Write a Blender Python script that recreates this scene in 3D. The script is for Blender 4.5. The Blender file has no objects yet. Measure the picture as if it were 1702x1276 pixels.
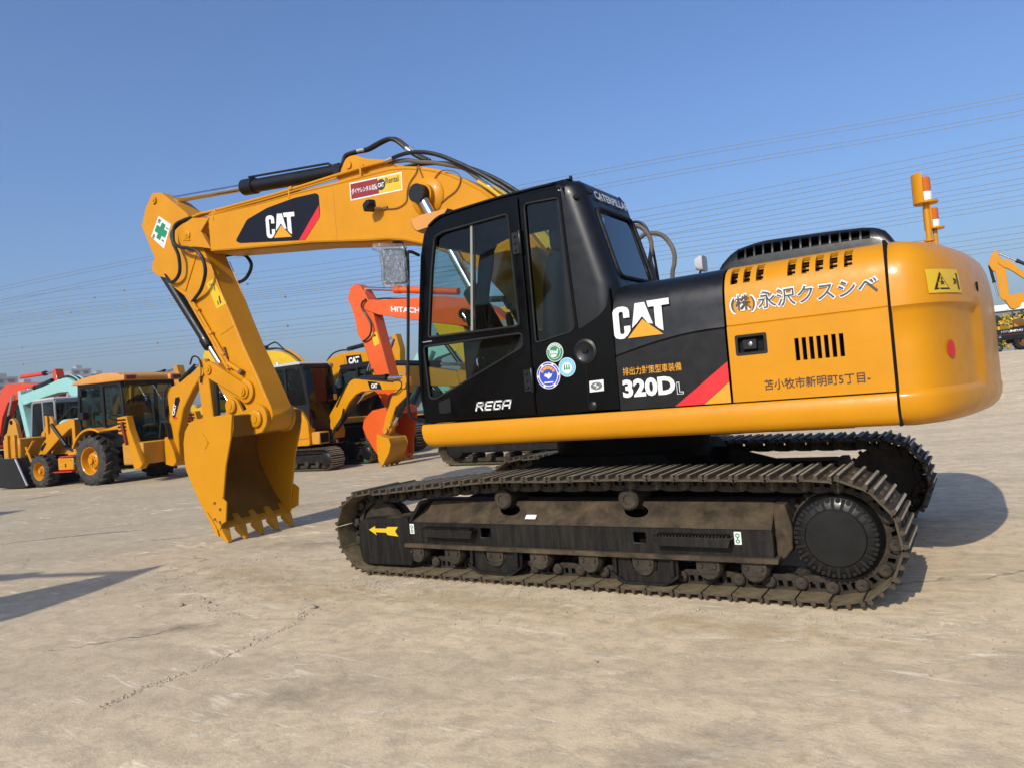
import bpy, bmesh, math, random
from mathutils import Vector, Matrix
R = math.radians
scene = bpy.context.scene
col = scene.collection

# ---------------------------------------------------------------- camera, sky, sun, exposure
YAW, PITCH, ROLL = 0.5659, 0.0153, -0.0877
fwd = Vector((math.sin(YAW)*math.cos(PITCH), -math.cos(YAW)*math.cos(PITCH), math.sin(PITCH)))
rgt = fwd.cross(Vector((0, 0, 1))).normalized()
up_ = rgt.cross(fwd)
c_, s_ = math.cos(ROLL), math.sin(ROLL)
r2, u2 = rgt*c_ + up_*s_, up_*c_ - rgt*s_
cam_data = bpy.data.cameras.new("camera")
cam_data.sensor_width = 36
cam_data.lens = 26.11
cam_data.clip_start = 0.05
cam_data.clip_end = 6000
cam = bpy.data.objects.new("camera", cam_data)
col.objects.link(cam)
mw = Matrix((r2, u2, -fwd)).transposed().to_4x4()
mw.translation = (-2.639, 6.0363, 1.3929)
cam.matrix_world = mw
scene.camera = cam

SUN_EL = R(33.5)
to_sun = Vector((-0.012, 1, 0)).normalized()*math.cos(SUN_EL) + Vector((0, 0, math.sin(SUN_EL)))
world = bpy.data.worlds.new("World")
scene.world = world
world.use_nodes = True
wn = world.node_tree
wn.nodes.clear()
sky = wn.nodes.new('ShaderNodeTexSky')
sky.sky_type = 'NISHITA'
sky.sun_disc = False
sky.sun_elevation = SUN_EL
sky.sun_rotation = math.atan2(to_sun.x, to_sun.y)
sky.altitude = 0
sky.air_density = 1.3
sky.dust_density = 2.6
sky.ozone_density = 5.0
bg = wn.nodes.new('ShaderNodeBackground')
bg.inputs['Strength'].default_value = 0.135
wo = wn.nodes.new('ShaderNodeOutputWorld')
wb = wn.nodes.new('ShaderNodeMix')            # even white balance of the whole sky
wb.data_type = 'RGBA'
wb.blend_type = 'MULTIPLY'
wb.inputs[0].default_value = 1.0
wb.inputs[7].default_value = (0.80, 0.93, 1.18, 1)
wn.links.new(sky.outputs[0], wb.inputs[6])
wn.links.new(wb.outputs[2], bg.inputs[0])
wn.links.new(bg.outputs[0], wo.inputs[0])

sd = bpy.data.lights.new("sun", 'SUN')
sd.energy = 4.5
sd.angle = R(0.55)
sd.color = (1.0, 0.925, 0.80)
sun = bpy.data.objects.new("sun", sd)
sun.rotation_euler = (-to_sun).to_track_quat('-Z', 'Y').to_euler()
sun.location = (0, 20, 20)
col.objects.link(sun)

scene.view_settings.view_transform = 'Standard'
scene.view_settings.look = 'None'
scene.view_settings.exposure = 0.0
scene.view_settings.gamma = 1.0
scene.view_settings.use_curve_mapping = False
scene.cycles.max_bounces = 6
scene.cycles.diffuse_bounces = 3
scene.cycles.glossy_bounces = 3
scene.cycles.volume_bounces = 0
scene.cycles.transparent_max_bounces = 24

# ---------------------------------------------------------------- mesh helpers
def cr(pts, n=6):
    """Catmull-Rom resampling of an open polyline."""
    P = [Vector(p) for p in pts]
    if len(P) < 3:
        return P
    P = [2*P[0]-P[1]] + P + [2*P[-1]-P[-2]]
    out = []
    for i in range(1, len(P)-2):
        a, b, c, d = P[i-1:i+3]
        for k in range(n):
            t = k/n
            out.append(0.5*((2*b)+(c-a)*t+(2*a-5*b+4*c-d)*t*t+(3*b-a-3*c+d)*t**3))
    out.append(P[-2])
    return out

def arc(cx, cy, r, a0, a1, n=8):
    return [(cx+r*math.cos(R(a0+(a1-a0)*i/n)), cy+r*math.sin(R(a0+(a1-a0)*i/n))) for i in range(n+1)]

def rrect(x0, x1, y0, y1, r, n=4):
    return (arc(x1-r, y1-r, r, 0, 90, n)+arc(x0+r, y1-r, r, 90, 180, n)
            + arc(x0+r, y0+r, r, 180, 270, n)+arc(x1-r, y0+r, r, 270, 360, n))

def rpoly(pts, r, n=4):
    """Polygon with every corner rounded by about r."""
    P = [Vector(p) for p in pts]
    out = []
    for i, p in enumerate(P):
        a, b = P[i-1], P[(i+1) % len(P)]
        d1, d2 = a-p, b-p
        k = min(r, d1.length*.45, d2.length*.45)
        s, e = p+d1.normalized()*k, p+d2.normalized()*k
        for j in range(n+1):
            t = j/n
            out.append(tuple(s*(1-t)**2+p*2*t*(1-t)+e*t*t))
    return out

class MB:
    def __init__(s):
        s.bm = bmesh.new()
    def face(s, pts):
        return s.bm.faces.new([s.bm.verts.new(p) for p in pts])
    def box(s, x0, x1, y0, y1, z0, z1, m=None):
        vs = [Vector((x, y, z)) for x in (x0, x1) for y in (y0, y1) for z in (z0, z1)]
        if m is not None:
            vs = [m @ v for v in vs]
        v = [s.bm.verts.new(p) for p in vs]
        for f in ((0, 1, 3, 2), (4, 6, 7, 5), (0, 4, 5, 1), (2, 3, 7, 6), (0, 2, 6, 4), (1, 5, 7, 3)):
            s.bm.faces.new([v[i] for i in f])
        return s
    def prism(s, pts, a, b, ax='y', holes=(), m=None):
        def P(p, t):
            q = {'y': (p[0], t, p[1]), 'x': (t, p[0], p[1]), 'z': (p[0], p[1], t)}[ax]
            return m @ Vector(q) if m is not None else q
        if not holes:
            v0 = [s.bm.verts.new(P(p, a)) for p in pts]
            v1 = [s.bm.verts.new(P(p, b)) for p in pts]
            s.bm.faces.new(v0)
            s.bm.faces.new(v1[::-1])
            n = len(pts)
            for i in range(n):
                s.bm.faces.new((v0[i], v0[(i+1) % n], v1[(i+1) % n], v1[i]))
            return s
        loops = [list(pts)]+[list(h) for h in holes]
        for t in (a, b):
            es = []
            vv = []
            for L in loops:
                vs = [s.bm.verts.new(P(p, t)) for p in L]
                vv.append(vs)
                for i in range(len(vs)):
                    es.append(s.bm.edges.new((vs[i], vs[(i+1) % len(vs)])))
            bmesh.ops.triangle_fill(s.bm, use_beauty=True, use_dissolve=False, edges=es)
            if t == a:
                va = vv
            else:
                for L0, L1 in zip(va, vv):
                    n = len(L0)
                    for i in range(n):
                        s.bm.faces.new((L0[i], L0[(i+1) % n], L1[(i+1) % n], L1[i]))
        return s
    def loft(s, secs, closed=True, cap=True, skip=None):
        V = [[s.bm.verts.new(p) for p in sec] for sec in secs]
        n = len(V[0])
        for i in range(len(V)-1):
            for j in range(n if closed else n-1):
                if skip and skip(i, j):
                    continue
                k = (j+1) % n
                s.bm.faces.new((V[i][j], V[i][k], V[i+1][k], V[i+1][j]))
        if cap and closed:
            s.bm.faces.new(V[0][::-1])
            s.bm.faces.new(V[-1])
        return s
    def tube(s, path, r, n=8, cap=True):
        P = [Vector(p) for p in path]
        secs = []
        ref = None
        for i, p in enumerate(P):
            t = (P[min(i+1, len(P)-1)]-P[max(i-1, 0)]).normalized()
            if ref is None:
                ref = t.orthogonal().normalized()
            ref = (ref-t*ref.dot(t)).normalized()
            b = t.cross(ref)
            rr = r[i] if isinstance(r, (list, tuple)) else r
            secs.append([p+(ref*math.cos(2*math.pi*k/n)+b*math.sin(2*math.pi*k/n))*rr for k in range(n)])
        return s.loft(secs, True, cap)
    def cyl(s, p0, p1, r, n=16, r1=None):
        return s.tube([p0, p1], [r, r if r1 is None else r1], n)
    def lathe(s, prof, org, axis=(0, 1, 0), n=24, cap=True):
        """prof: (radius, distance along axis)."""
        a = Vector(axis).normalized()
        u = a.orthogonal().normalized()
        w = a.cross(u)
        o = Vector(org)
        secs = [[o+a*d+(u*math.cos(2*math.pi*k/n)+w*math.sin(2*math.pi*k/n))*max(r, 1e-4) for k in range(n)] for r, d in prof]
        return s.loft(secs, True, cap)
    def build(s, name, mat, parent=None, bevel=0, seg=1, smooth=38, xf=None, solid=0, wn_=False, out=None):
        bm = s.bm
        bmesh.ops.remove_doubles(bm, verts=bm.verts, dist=1e-5)
        if not solid:
            bmesh.ops.recalc_face_normals(bm, faces=bm.faces)
        if out is not None:
            bmesh.ops.recalc_face_normals(bm, faces=bm.faces)
            o3 = Vector(out)
            if sum(f.normal.dot(o3)*f.calc_area() for f in bm.faces) < 0:
                bmesh.ops.reverse_faces(bm, faces=bm.faces)
        if bevel:
            es = [e for e in bm.edges if len(e.link_faces) == 2 and e.calc_face_angle(0) > R(35)]
            if es:
                bmesh.ops.bevel(bm, geom=es, offset=bevel, segments=seg, affect='EDGES', clamp_overlap=True, profile=0.5)
        if xf is not None:
            bm.transform(xf)
        for f in bm.faces:
            f.smooth = True
        for e in bm.edges:
            if len(e.link_faces) != 2 or e.calc_face_angle(0) > R(smooth):
                e.smooth = False
        me = bpy.data.meshes.new(name)
        bm.to_mesh(me)
        bm.free()
        return link(name, me, mat, parent, solid, wn_ or (bevel and seg > 1))

def link(name, me, mat, parent=None, solid=0, wn_=False):
    o = bpy.data.objects.new(name, me)
    if mat is not None and not me.materials:
        me.materials.append(MAT[mat] if isinstance(mat, str) else mat)
    col.objects.link(o)
    if parent is not None:
        o.parent = parent
    if solid:
        md = o.modifiers.new('thickness', 'SOLIDIFY')
        md.thickness = solid
        md.offset = -1
    if wn_:
        o.modifiers.new('normals', 'WEIGHTED_NORMAL').keep_sharp = True
    return o

def tag(o, label=None, cat=None, group=None, kind=None):
    if label: o['label'] = label
    if cat: o['category'] = cat
    if group: o['group'] = group
    if kind: o['kind'] = kind
    return o

def empty(name, loc=(0, 0, 0), rz=0, label=None, cat=None, group=None):
    o = bpy.data.objects.new(name, None)
    o.location = loc
    o.rotation_euler = (0, 0, rz)
    o.empty_display_size = 0.3
    col.objects.link(o)
    return tag(o, label, cat, group)

_kids = {}
def copy_tree(o, parent=None):
    c = o.copy()
    col.objects.link(c)
    c.parent = parent
    for ch in list(o.children):
        copy_tree(ch, c)
    return c

def on_plane(p, t, ax='y'):
    return {'y': (p[0], t, p[1]), 'x': (t, p[0], p[1]), 'z': (p[0], p[1], t)}[ax]

def decal(name, pts, y, mat, parent, xf=None, th=0.0015, holes=()):
    return MB().prism(pts, y-0.004, y+th, holes=holes).build(name, mat, parent, xf=xf)

def text(name, s, mat, parent, org, right, up, w, h, bold=0.0, off=0.0, shear=0.0, xf=None, space=1.0):
    """Flat lettering fitted to a w x h box whose lower left corner is org."""
    c = bpy.data.curves.new(name, 'FONT')
    c.body = s
    c.offset = bold
    c.space_character = space
    c.resolution_u = 3
    o = bpy.data.objects.new(name, c)
    col.objects.link(o)
    dg = bpy.context.evaluated_depsgraph_get()
    me = bpy.data.meshes.new_from_object(o.evaluated_get(dg))
    bpy.data.objects.remove(o)
    xs = [v.co.x for v in me.vertices]
    ys = [v.co.y for v in me.vertices]
    x0, x1, y0, y1 = min(xs), max(xs), min(ys), max(ys)
    right, up = Vector(right).normalized(), Vector(up).normalized()
    nrm = right.cross(up)
    og = Vector(org)
    for v in me.vertices:
        a = (v.co.x-x0)/(x1-x0)*w
        b = (v.co.y-y0)/(y1-y0)*h
        p = og+right*(a+shear*b)+up*b+nrm*off
        v.co = xf @ p if xf is not None else p
    me.materials.clear()
    return link(name, me, mat, parent)
# ---------------------------------------------------------------- materials
MAT = {}
def nt(name):
    m = bpy.data.materials.new(name)
    m.use_nodes = True
    t = m.node_tree
    t.nodes.clear()
    out = t.nodes.new('ShaderNodeOutputMaterial')
    MAT[name] = m
    return m, t, out

def N(t, typ, **kw):
    n = t.nodes.new(typ)
    for k, v in kw.items():
        if k in n.inputs:
            n.inputs[k].default_value = v
        else:
            setattr(n, k, v)
    return n

def L(t, a, b):
    t.links.new(a, b)

def noise(t, vec, scale, detail=4, rough=0.6, dist=0.0):
    n = N(t, 'ShaderNodeTexNoise', Scale=scale, Detail=detail, Roughness=rough, Distortion=dist)
    L(t, vec, n.inputs['Vector'])
    return n

def ramp(t, fac, stops):
    r = N(t, 'ShaderNodeValToRGB')
    while len(r.color_ramp.elements) < len(stops):
        r.color_ramp.elements.new(0.5)
    for e, (p, c) in zip(r.color_ramp.elements, stops):
        e.position = p
        e.color = (c, c, c, 1) if isinstance(c, (int, float)) else (*c, 1)
    L(t, fac, r.inputs[0])
    return r

def mix(t, fac, a, b, typ='MIX'):
    m = N(t, 'ShaderNodeMix', data_type='RGBA', blend_type=typ)
    for i, v in ((0, fac), (6, a), (7, b)):
        if hasattr(v, 'is_linked') or hasattr(v, 'links'):
            L(t, v, m.inputs[i])
        else:
            m.inputs[i].default_value = v if i == 0 else (*v, 1)
    return m.outputs[2]

def mapped(t, scale=(1, 1, 1), space='Object'):
    tc = N(t, 'ShaderNodeTexCoord')
    mp = N(t, 'ShaderNodeMapping')
    mp.inputs['Scale'].default_value = scale
    L(t, tc.outputs[space], mp.inputs['Vector'])
    return mp.outputs[0]

def paint(name, c, rough=0.35, coat=0.3, vary=0.10, dirt=0.0, dirt_c=(0.22, 0.17, 0.11), metal=0.0, bump=0.02, streak=False, scale=3.0, spec=0.5):
    m, t, out = nt(name)
    p = N(t, 'ShaderNodeBsdfPrincipled', Roughness=rough, Metallic=metal)
    p.inputs['Specular IOR Level'].default_value = spec
    if coat:
        p.inputs['Coat Weight'].default_value = coat
        p.inputs['Coat Roughness'].default_value = 0.12
    v = mapped(t)
    n1 = noise(t, v, scale, 5, 0.6)
    dk = tuple(x*(1-vary) for x in c)
    lt = tuple(min(1, x*(1+vary*.6)) for x in c)
    cc = mix(t, ramp(t, n1.outputs[0], [(0.3, 0.0), (0.7, 1.0)]).outputs[0], dk, lt)
    if dirt:
        sv = mapped(t, (5, 5, 0.5)) if streak else v
        n2 = noise(t, sv, 6.0, 8, 0.7, 0.3)
        f = ramp(t, n2.outputs[0], [(0.62-dirt*.35, 0.0), (0.85, min(1, 0.35+dirt))])
        cc = mix(t, f.outputs[0], cc, dirt_c)
    L(t, cc, p.inputs['Base Color'])
    n3 = noise(t, v, 11.0, 5, 0.65)
    rr = ramp(t, n3.outputs[0], [(0.3, max(0.02, rough-.07)), (0.75, min(1, rough+.16))])
    L(t, rr.outputs[0], p.inputs['Roughness'])
    if bump:
        b = N(t, 'ShaderNodeBump', Strength=bump*5, Distance=0.01)
        nb = noise(t, v, 40 if bump > .03 else 14, 4, 0.6)
        L(t, nb.outputs[0], b.inputs['Height'])
        L(t, b.outputs[0], p.inputs['Normal'])
    L(t, p.outputs[0], out.inputs[0])
    return m

def glass(name, tint=(0.62, 0.70, 0.66), refl=1.0):
    m, t, out = nt(name)
    tr = N(t, 'ShaderNodeBsdfTransparent', Color=(*tint, 1))
    gl = N(t, 'ShaderNodeBsdfGlossy', Roughness=0.02, Color=(0.85, 0.9, 0.9, 1))
    lw = N(t, 'ShaderNodeLayerWeight', Blend=0.5)          # two-sided Schlick reflectance
    pw = N(t, 'ShaderNodeMath', operation='POWER')
    pw.inputs[1].default_value = 5.0
    L(t, lw.outputs['Facing'], pw.inputs[0])
    ms = N(t, 'ShaderNodeMath', operation='MULTIPLY_ADD')
    ms.inputs[1].default_value = 0.92*refl
    ms.inputs[2].default_value = 0.055*refl
    L(t, pw.outputs[0], ms.inputs[0])
    mx = N(t, 'ShaderNodeMixShader')
    L(t, ms.outputs[0], mx.inputs[0])
    L(t, tr.outputs[0], mx.inputs[1])
    L(t, gl.outputs[0], mx.inputs[2])
    L(t, mx.outputs[0], out.inputs[0])
    return m

def flat(name, c, rough=0.5, metal=0.0):
    m, t, out = nt(name)
    p = N(t, 'ShaderNodeBsdfPrincipled', Roughness=rough, Metallic=metal)
    p.inputs['Base Color'].default_value = (*c, 1)
    L(t, p.outputs[0], out.inputs[0])
    return m

YEL = (0.52, 0.215, 0.0025)
paint('yellow', YEL, 0.36, 0.22, 0.06, 0.22, (0.44, 0.20, 0.02), spec=0.2, streak=True)
paint('yellow_arm', (0.53, 0.22, 0.003), 0.42, 0.12, 0.09, 0.24, (0.36, 0.17, 0.02), spec=0.2)
paint('yellow_bucket', (0.52, 0.222, 0.003), 0.44, 0.08, 0.07, 0.22, (0.33, 0.16, 0.03), spec=0.3)
paint('bucket_shaded', (0.22, 0.105, 0.012), 0.7, 0.0, 0.35, 0.5, (0.12, 0.065, 0.02), spec=0.2)  # shade of the bucket's hollow put into a darker copy of its yellow
paint('yellow_old', (0.48, 0.22, 0.02), 0.45, 0.1, 0.12, 0.35, (0.28, 0.16, 0.05), spec=0.3)
paint('yellow_lemon', (0.60, 0.37, 0.012), 0.42, 0.15, 0.10, 0.25, (0.30, 0.2, 0.06), spec=0.3)
paint('peach', (0.56, 0.25, 0.06), 0.5, 0.0, 0.08, 0.2, (0.42, 0.24, 0.12), spec=0.3)
paint('black_gloss', (0.0022, 0.0022, 0.0025), 0.12, 0.05, 0.15, 0.06, (0.006, 0.006, 0.006), bump=0, spec=0.13)
paint('black_panel', (0.0042, 0.0042, 0.0045), 0.33, 0.06, 0.2, 0.15, (0.012, 0.0115, 0.011), bump=0, spec=0.36)
paint('black_satin', (0.007, 0.0072, 0.008), 0.36, 0.1, 0.15, 0.2, (0.025, 0.023, 0.02), spec=0.3)
paint('black_rubber', (0.008, 0.008, 0.0085), 0.62, 0.0, 0.2, 0.3, (0.03, 0.027, 0.024), spec=0.25)
paint('frame_black', (0.0070, 0.0063, 0.0056), 0.46, 0.0, 0.3, 0.5, (0.040, 0.033, 0.025), streak=True, bump=0.04, spec=0.22)
paint('frame_dusty', (0.030, 0.023, 0.016), 0.85, 0.0, 0.4, 0.7, (0.13, 0.092, 0.052), bump=0.10, scale=9, spec=0.2)
paint('hub_black', (0.006, 0.006, 0.0062), 0.34, 0.1, 0.2, 0.3, (0.02, 0.019, 0.018), spec=0.3)
paint('track_steel', (0.050, 0.039, 0.026), 0.66, 0.0, 0.35, 0.6, (0.13, 0.098, 0.058), metal=0.15, bump=0.12, scale=9, spec=0.3)
paint('shoe_dust', (0.13, 0.10, 0.055), 0.85, 0.0, 0.4, 0.6, (0.26, 0.20, 0.10), bump=0.1, scale=6, spec=0.2)
paint('grouser_worn', (0.46, 0.41, 0.31), 0.5, 0.0, 0.3, 0.5, (0.10, 0.08, 0.055), metal=0.35, bump=0.10, scale=12)
paint('track_chain', (0.030, 0.024, 0.018), 0.66, 0.0, 0.35, 0.6, (0.085, 0.066, 0.042), metal=0.15, bump=0.12, scale=9, spec=0.3)
paint('dark_under', (0.004, 0.004, 0.004), 0.7, 0.0, 0.2, 0.3, (0.012, 0.011, 0.010), spec=0.12)
paint('rust', (0.16, 0.075, 0.04), 0.8, 0.0, 0.3, 0.5, (0.08, 0.04, 0.02))
paint('hose_black', (0.010, 0.010, 0.0105), 0.45, 0.0, 0.15, 0.3, (0.05, 0.045, 0.04), spec=0.35)
paint('hose_dusty', (0.10, 0.085, 0.068), 0.7, 0.0, 0.2, 0.5, (0.2, 0.17, 0.13))
paint('chrome', (0.62, 0.63, 0.65), 0.14, 0.0, 0.05, 0.0, metal=1.0, bump=0)
paint('fitting', (0.5, 0.5, 0.5), 0.35, 0.0, 0.1, 0.2, metal=0.9)
paint('white_print', (0.66, 0.66, 0.64), 0.4, 0.0, 0.04, 0.0, bump=0)
paint('yellow_print', (0.62, 0.27, 0.008), 0.4, 0.0, 0.04, 0.0, bump=0)
paint('yellow_sign', (0.62, 0.40, 0.012), 0.4, 0.0, 0.04, 0.1, (0.6, 0.45, 0.1), bump=0)
paint('red_print', (0.55, 0.010, 0.014), 0.4, 0.0, 0.04, 0.0, bump=0)
paint('maroon_print', (0.22, 0.012, 0.015), 0.4, 0.0, 0.08, 0.0, bump=0)
paint('navy_print', (0.006, 0.007, 0.012), 0.35, 0.0, 0.08, 0.0, bump=0, spec=0.2)
paint('ink', (0.03, 0.012, 0.012), 0.45, 0.0, 0.05, 0.0, bump=0)
paint('slate_print', (0.035, 0.045, 0.055), 0.4, 0.0, 0.05, 0.0, bump=0)
paint('green_print', (0.01, 0.20, 0.085), 0.45, 0.0, 0.05, 0.0, bump=0)
paint('blue_print', (0.025, 0.045, 0.40), 0.45, 0.0, 0.05, 0.0, bump=0)
paint('sky_print', (0.12, 0.42, 0.68), 0.45, 0.0, 0.05, 0.0, bump=0)
paint('grey_print', (0.12, 0.13, 0.13), 0.45, 0.0, 0.05, 0.0, bump=0)
paint('interior', (0.007, 0.0073, 0.008), 0.7, 0.0, 0.1, 0.0, bump=0, spec=0.15)
paint('seat', (0.012, 0.0122, 0.0135), 0.85, 0.0, 0.2, 0.0, spec=0.15, bump=0)
paint('grey_bar', (0.22, 0.23, 0.19), 0.5, 0.0, 0.05, 0.0)
paint('orange', (0.62, 0.085, 0.006), 0.42, 0.1, 0.08, 0.2, (0.4, 0.1, 0.03))
paint('red_orange', (0.56, 0.045, 0.010), 0.42, 0.1, 0.08, 0.2, (0.4, 0.07, 0.03))
paint('maroon', (0.16, 0.012, 0.014), 0.5, 0.1, 0.1, 0.2, (0.1, 0.03, 0.03))
paint('teal', (0.24, 0.47, 0.44), 0.42, 0.1, 0.08, 0.2, (0.3, 0.45, 0.4))
paint('teal_dark', (0.05, 0.26, 0.23), 0.45, 0.1, 0.08, 0.2, (0.1, 0.2, 0.18))
paint('grey_cab', (0.18, 0.19, 0.20), 0.4, 0.1, 0.08, 0.2, (0.3, 0.28, 0.25))
paint('grey_light', (0.42, 0.43, 0.43), 0.5, 0.0, 0.08, 0.2, (0.3, 0.28, 0.25))
paint('white_roof', (0.70, 0.70, 0.68), 0.5, 0.0, 0.06, 0.2, (0.4, 0.38, 0.33))
paint('rubber_tyre', (0.022, 0.021, 0.020), 0.85, 0.0, 0.25, 0.6, (0.10, 0.085, 0.065), bump=0.06)
paint('green_bottle', (0.012, 0.14, 0.09), 0.4, 0.1, 0.1, 0.2, (0.2, 0.25, 0.2))
paint('stone', (0.36, 0.30, 0.22), 0.9, 0.0, 0.3, 0.3, (0.5, 0.45, 0.38), bump=0.1, scale=30)
paint('concrete_wall', (0.34, 0.34, 0.34), 0.85, 0.0, 0.1, 0.2, (0.3, 0.3, 0.3))
paint('concrete_wall_b', (0.16, 0.18, 0.20), 0.85, 0.0, 0.1, 0.1, (0.3, 0.3, 0.3))
paint('window_dark', (0.12, 0.13, 0.15), 0.5, 0.0, 0.2, 0.0, bump=0, spec=0.2)
paint('wire', (0.12, 0.125, 0.14), 0.5, 0.0, 0.1, 0.0, bump=0)
paint('leaf', (0.045, 0.06, 0.025), 0.8, 0.0, 0.4, 0.0, bump=0)
paint('bark', (0.08, 0.06, 0.045), 0.9, 0.0, 0.3, 0.0, bump=0)
glass('cab_glass', (0.60, 0.70, 0.66), 0.6)
glass('cab_glass_blue', (0.46, 0.56, 0.58), 1.5)
glass('far_glass', (0.30, 0.36, 0.34), 0.8)
glass('dark_glass', (0.16, 0.20, 0.18), 0.7)
flat('mirror_face', (0.45, 0.46, 0.46), 0.25, 1.0)

def film():
    """Crinkled clear plastic wrap."""
    m, t, out = nt('plastic_film')
    v = mapped(t)
    n = noise(t, v, 26, 3, 0.55, 1.5)
    b = N(t, 'ShaderNodeBump', Strength=1.0, Distance=0.02)
    L(t, n.outputs[0], b.inputs['Height'])
    gl = N(t, 'ShaderNodeBsdfGlossy', Roughness=0.12, Color=(0.9, 0.9, 0.9, 1))
    df = N(t, 'ShaderNodeBsdfTranslucent', Color=(0.7, 0.7, 0.7, 1))
    d2 = N(t, 'ShaderNodeBsdfDiffuse', Color=(0.5, 0.5, 0.5, 1))
    tr = N(t, 'ShaderNodeBsdfTransparent', Color=(0.85, 0.86, 0.86, 1))
    for q in (gl, d2):
        L(t, b.outputs[0], q.inputs['Normal'])
    a1 = N(t, 'ShaderNodeMixShader'); a1.inputs[0].default_value = 0.16
    L(t, tr.outputs[0], a1.inputs[1]); L(t, gl.outputs[0], a1.inputs[2])
    a2 = N(t, 'ShaderNodeMixShader'); a2.inputs[0].default_value = 0.14
    L(t, a1.outputs[0], a2.inputs[1]); L(t, d2.outputs[0], a2.inputs[2])
    L(t, a2.outputs[0], out.inputs[0])
film()

def amber():
    m, t, out = nt('amber_lens')
    p = N(t, 'ShaderNodeBsdfPrincipled', Roughness=0.12)
    p.inputs['Base Color'].default_value = (0.75, 0.20, 0.02, 1)
    p.inputs['Subsurface Weight'].default_value = 0.0
    tl = N(t, 'ShaderNodeBsdfTranslucent', Color=(0.9, 0.28, 0.02, 1))
    mx = N(t, 'ShaderNodeMixShader'); mx.inputs[0].default_value = 0.45
    L(t, p.outputs[0], mx.inputs[1]); L(t, tl.outputs[0], mx.inputs[2])
    L(t, mx.outputs[0], out.inputs[0])
amber()

def smear(name, colour, lo, hi, strength, scale=(0.5, 2.2, 1), ns=9.0):
    """Dry residue lying on the concrete: patchy, fading out towards its rim."""
    m, t, out = nt(name)
    tc = N(t, 'ShaderNodeTexCoord')
    ln = N(t, 'ShaderNodeVectorMath', operation='LENGTH')
    L(t, tc.outputs['Object'], ln.inputs[0])
    geo = N(t, 'ShaderNodeNewGeometry')
    mp = N(t, 'ShaderNodeMapping')
    mp.inputs['Rotation'].default_value = (0, 0, -R(33))
    mp.inputs['Scale'].default_value = scale
    L(t, geo.outputs['Position'], mp.inputs['Vector'])
    n = noise(t, mp.outputs[0], ns, 9, 0.74, 0.8)
    ad = N(t, 'ShaderNodeMath', operation='MULTIPLY_ADD')
    L(t, ln.outputs['Value'], ad.inputs[0]); ad.inputs[1].default_value = -0.28
    L(t, n.outputs[0], ad.inputs[2])
    f = ramp(t, ad.outputs[0], [(lo, 0.0), (hi, strength)])
    p = N(t, 'ShaderNodeBsdfDiffuse', Color=(*colour, 1))
    tr = N(t, 'ShaderNodeBsdfTransparent')
    mx = N(t, 'ShaderNodeMixShader')
    L(t, f.outputs[0], mx.inputs[0]); L(t, tr.outputs[0], mx.inputs[1]); L(t, p.outputs[0], mx.inputs[2])
    L(t, mx.outputs[0], out.inputs[0])
smear('chalk', (0.80, 0.69, 0.50), 0.34, 0.56, 0.75, (0.75, 1.7, 1), 12.0)
smear('ochre_dust', (0.55, 0.42, 0.235), 0.30, 0.58, 0.45, (0.8, 1.3, 1), 5.0)
smear('oil_stain', (0.24, 0.205, 0.15), 0.30, 0.60, 0.4, (0.9, 1.1, 1), 2.5)
# ---------------------------------------------------------------- ground
def sstep(a, b, x):
    t = max(0.0, min(1.0, (x-a)/(b-a)))
    return t*t*(3-2*t)

def ground_z(x, y):
    """The yard is flat round the machines and rises gently at its far right side."""
    return 1.40*sstep(-9, -34, y)*sstep(9, 2, x)

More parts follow.
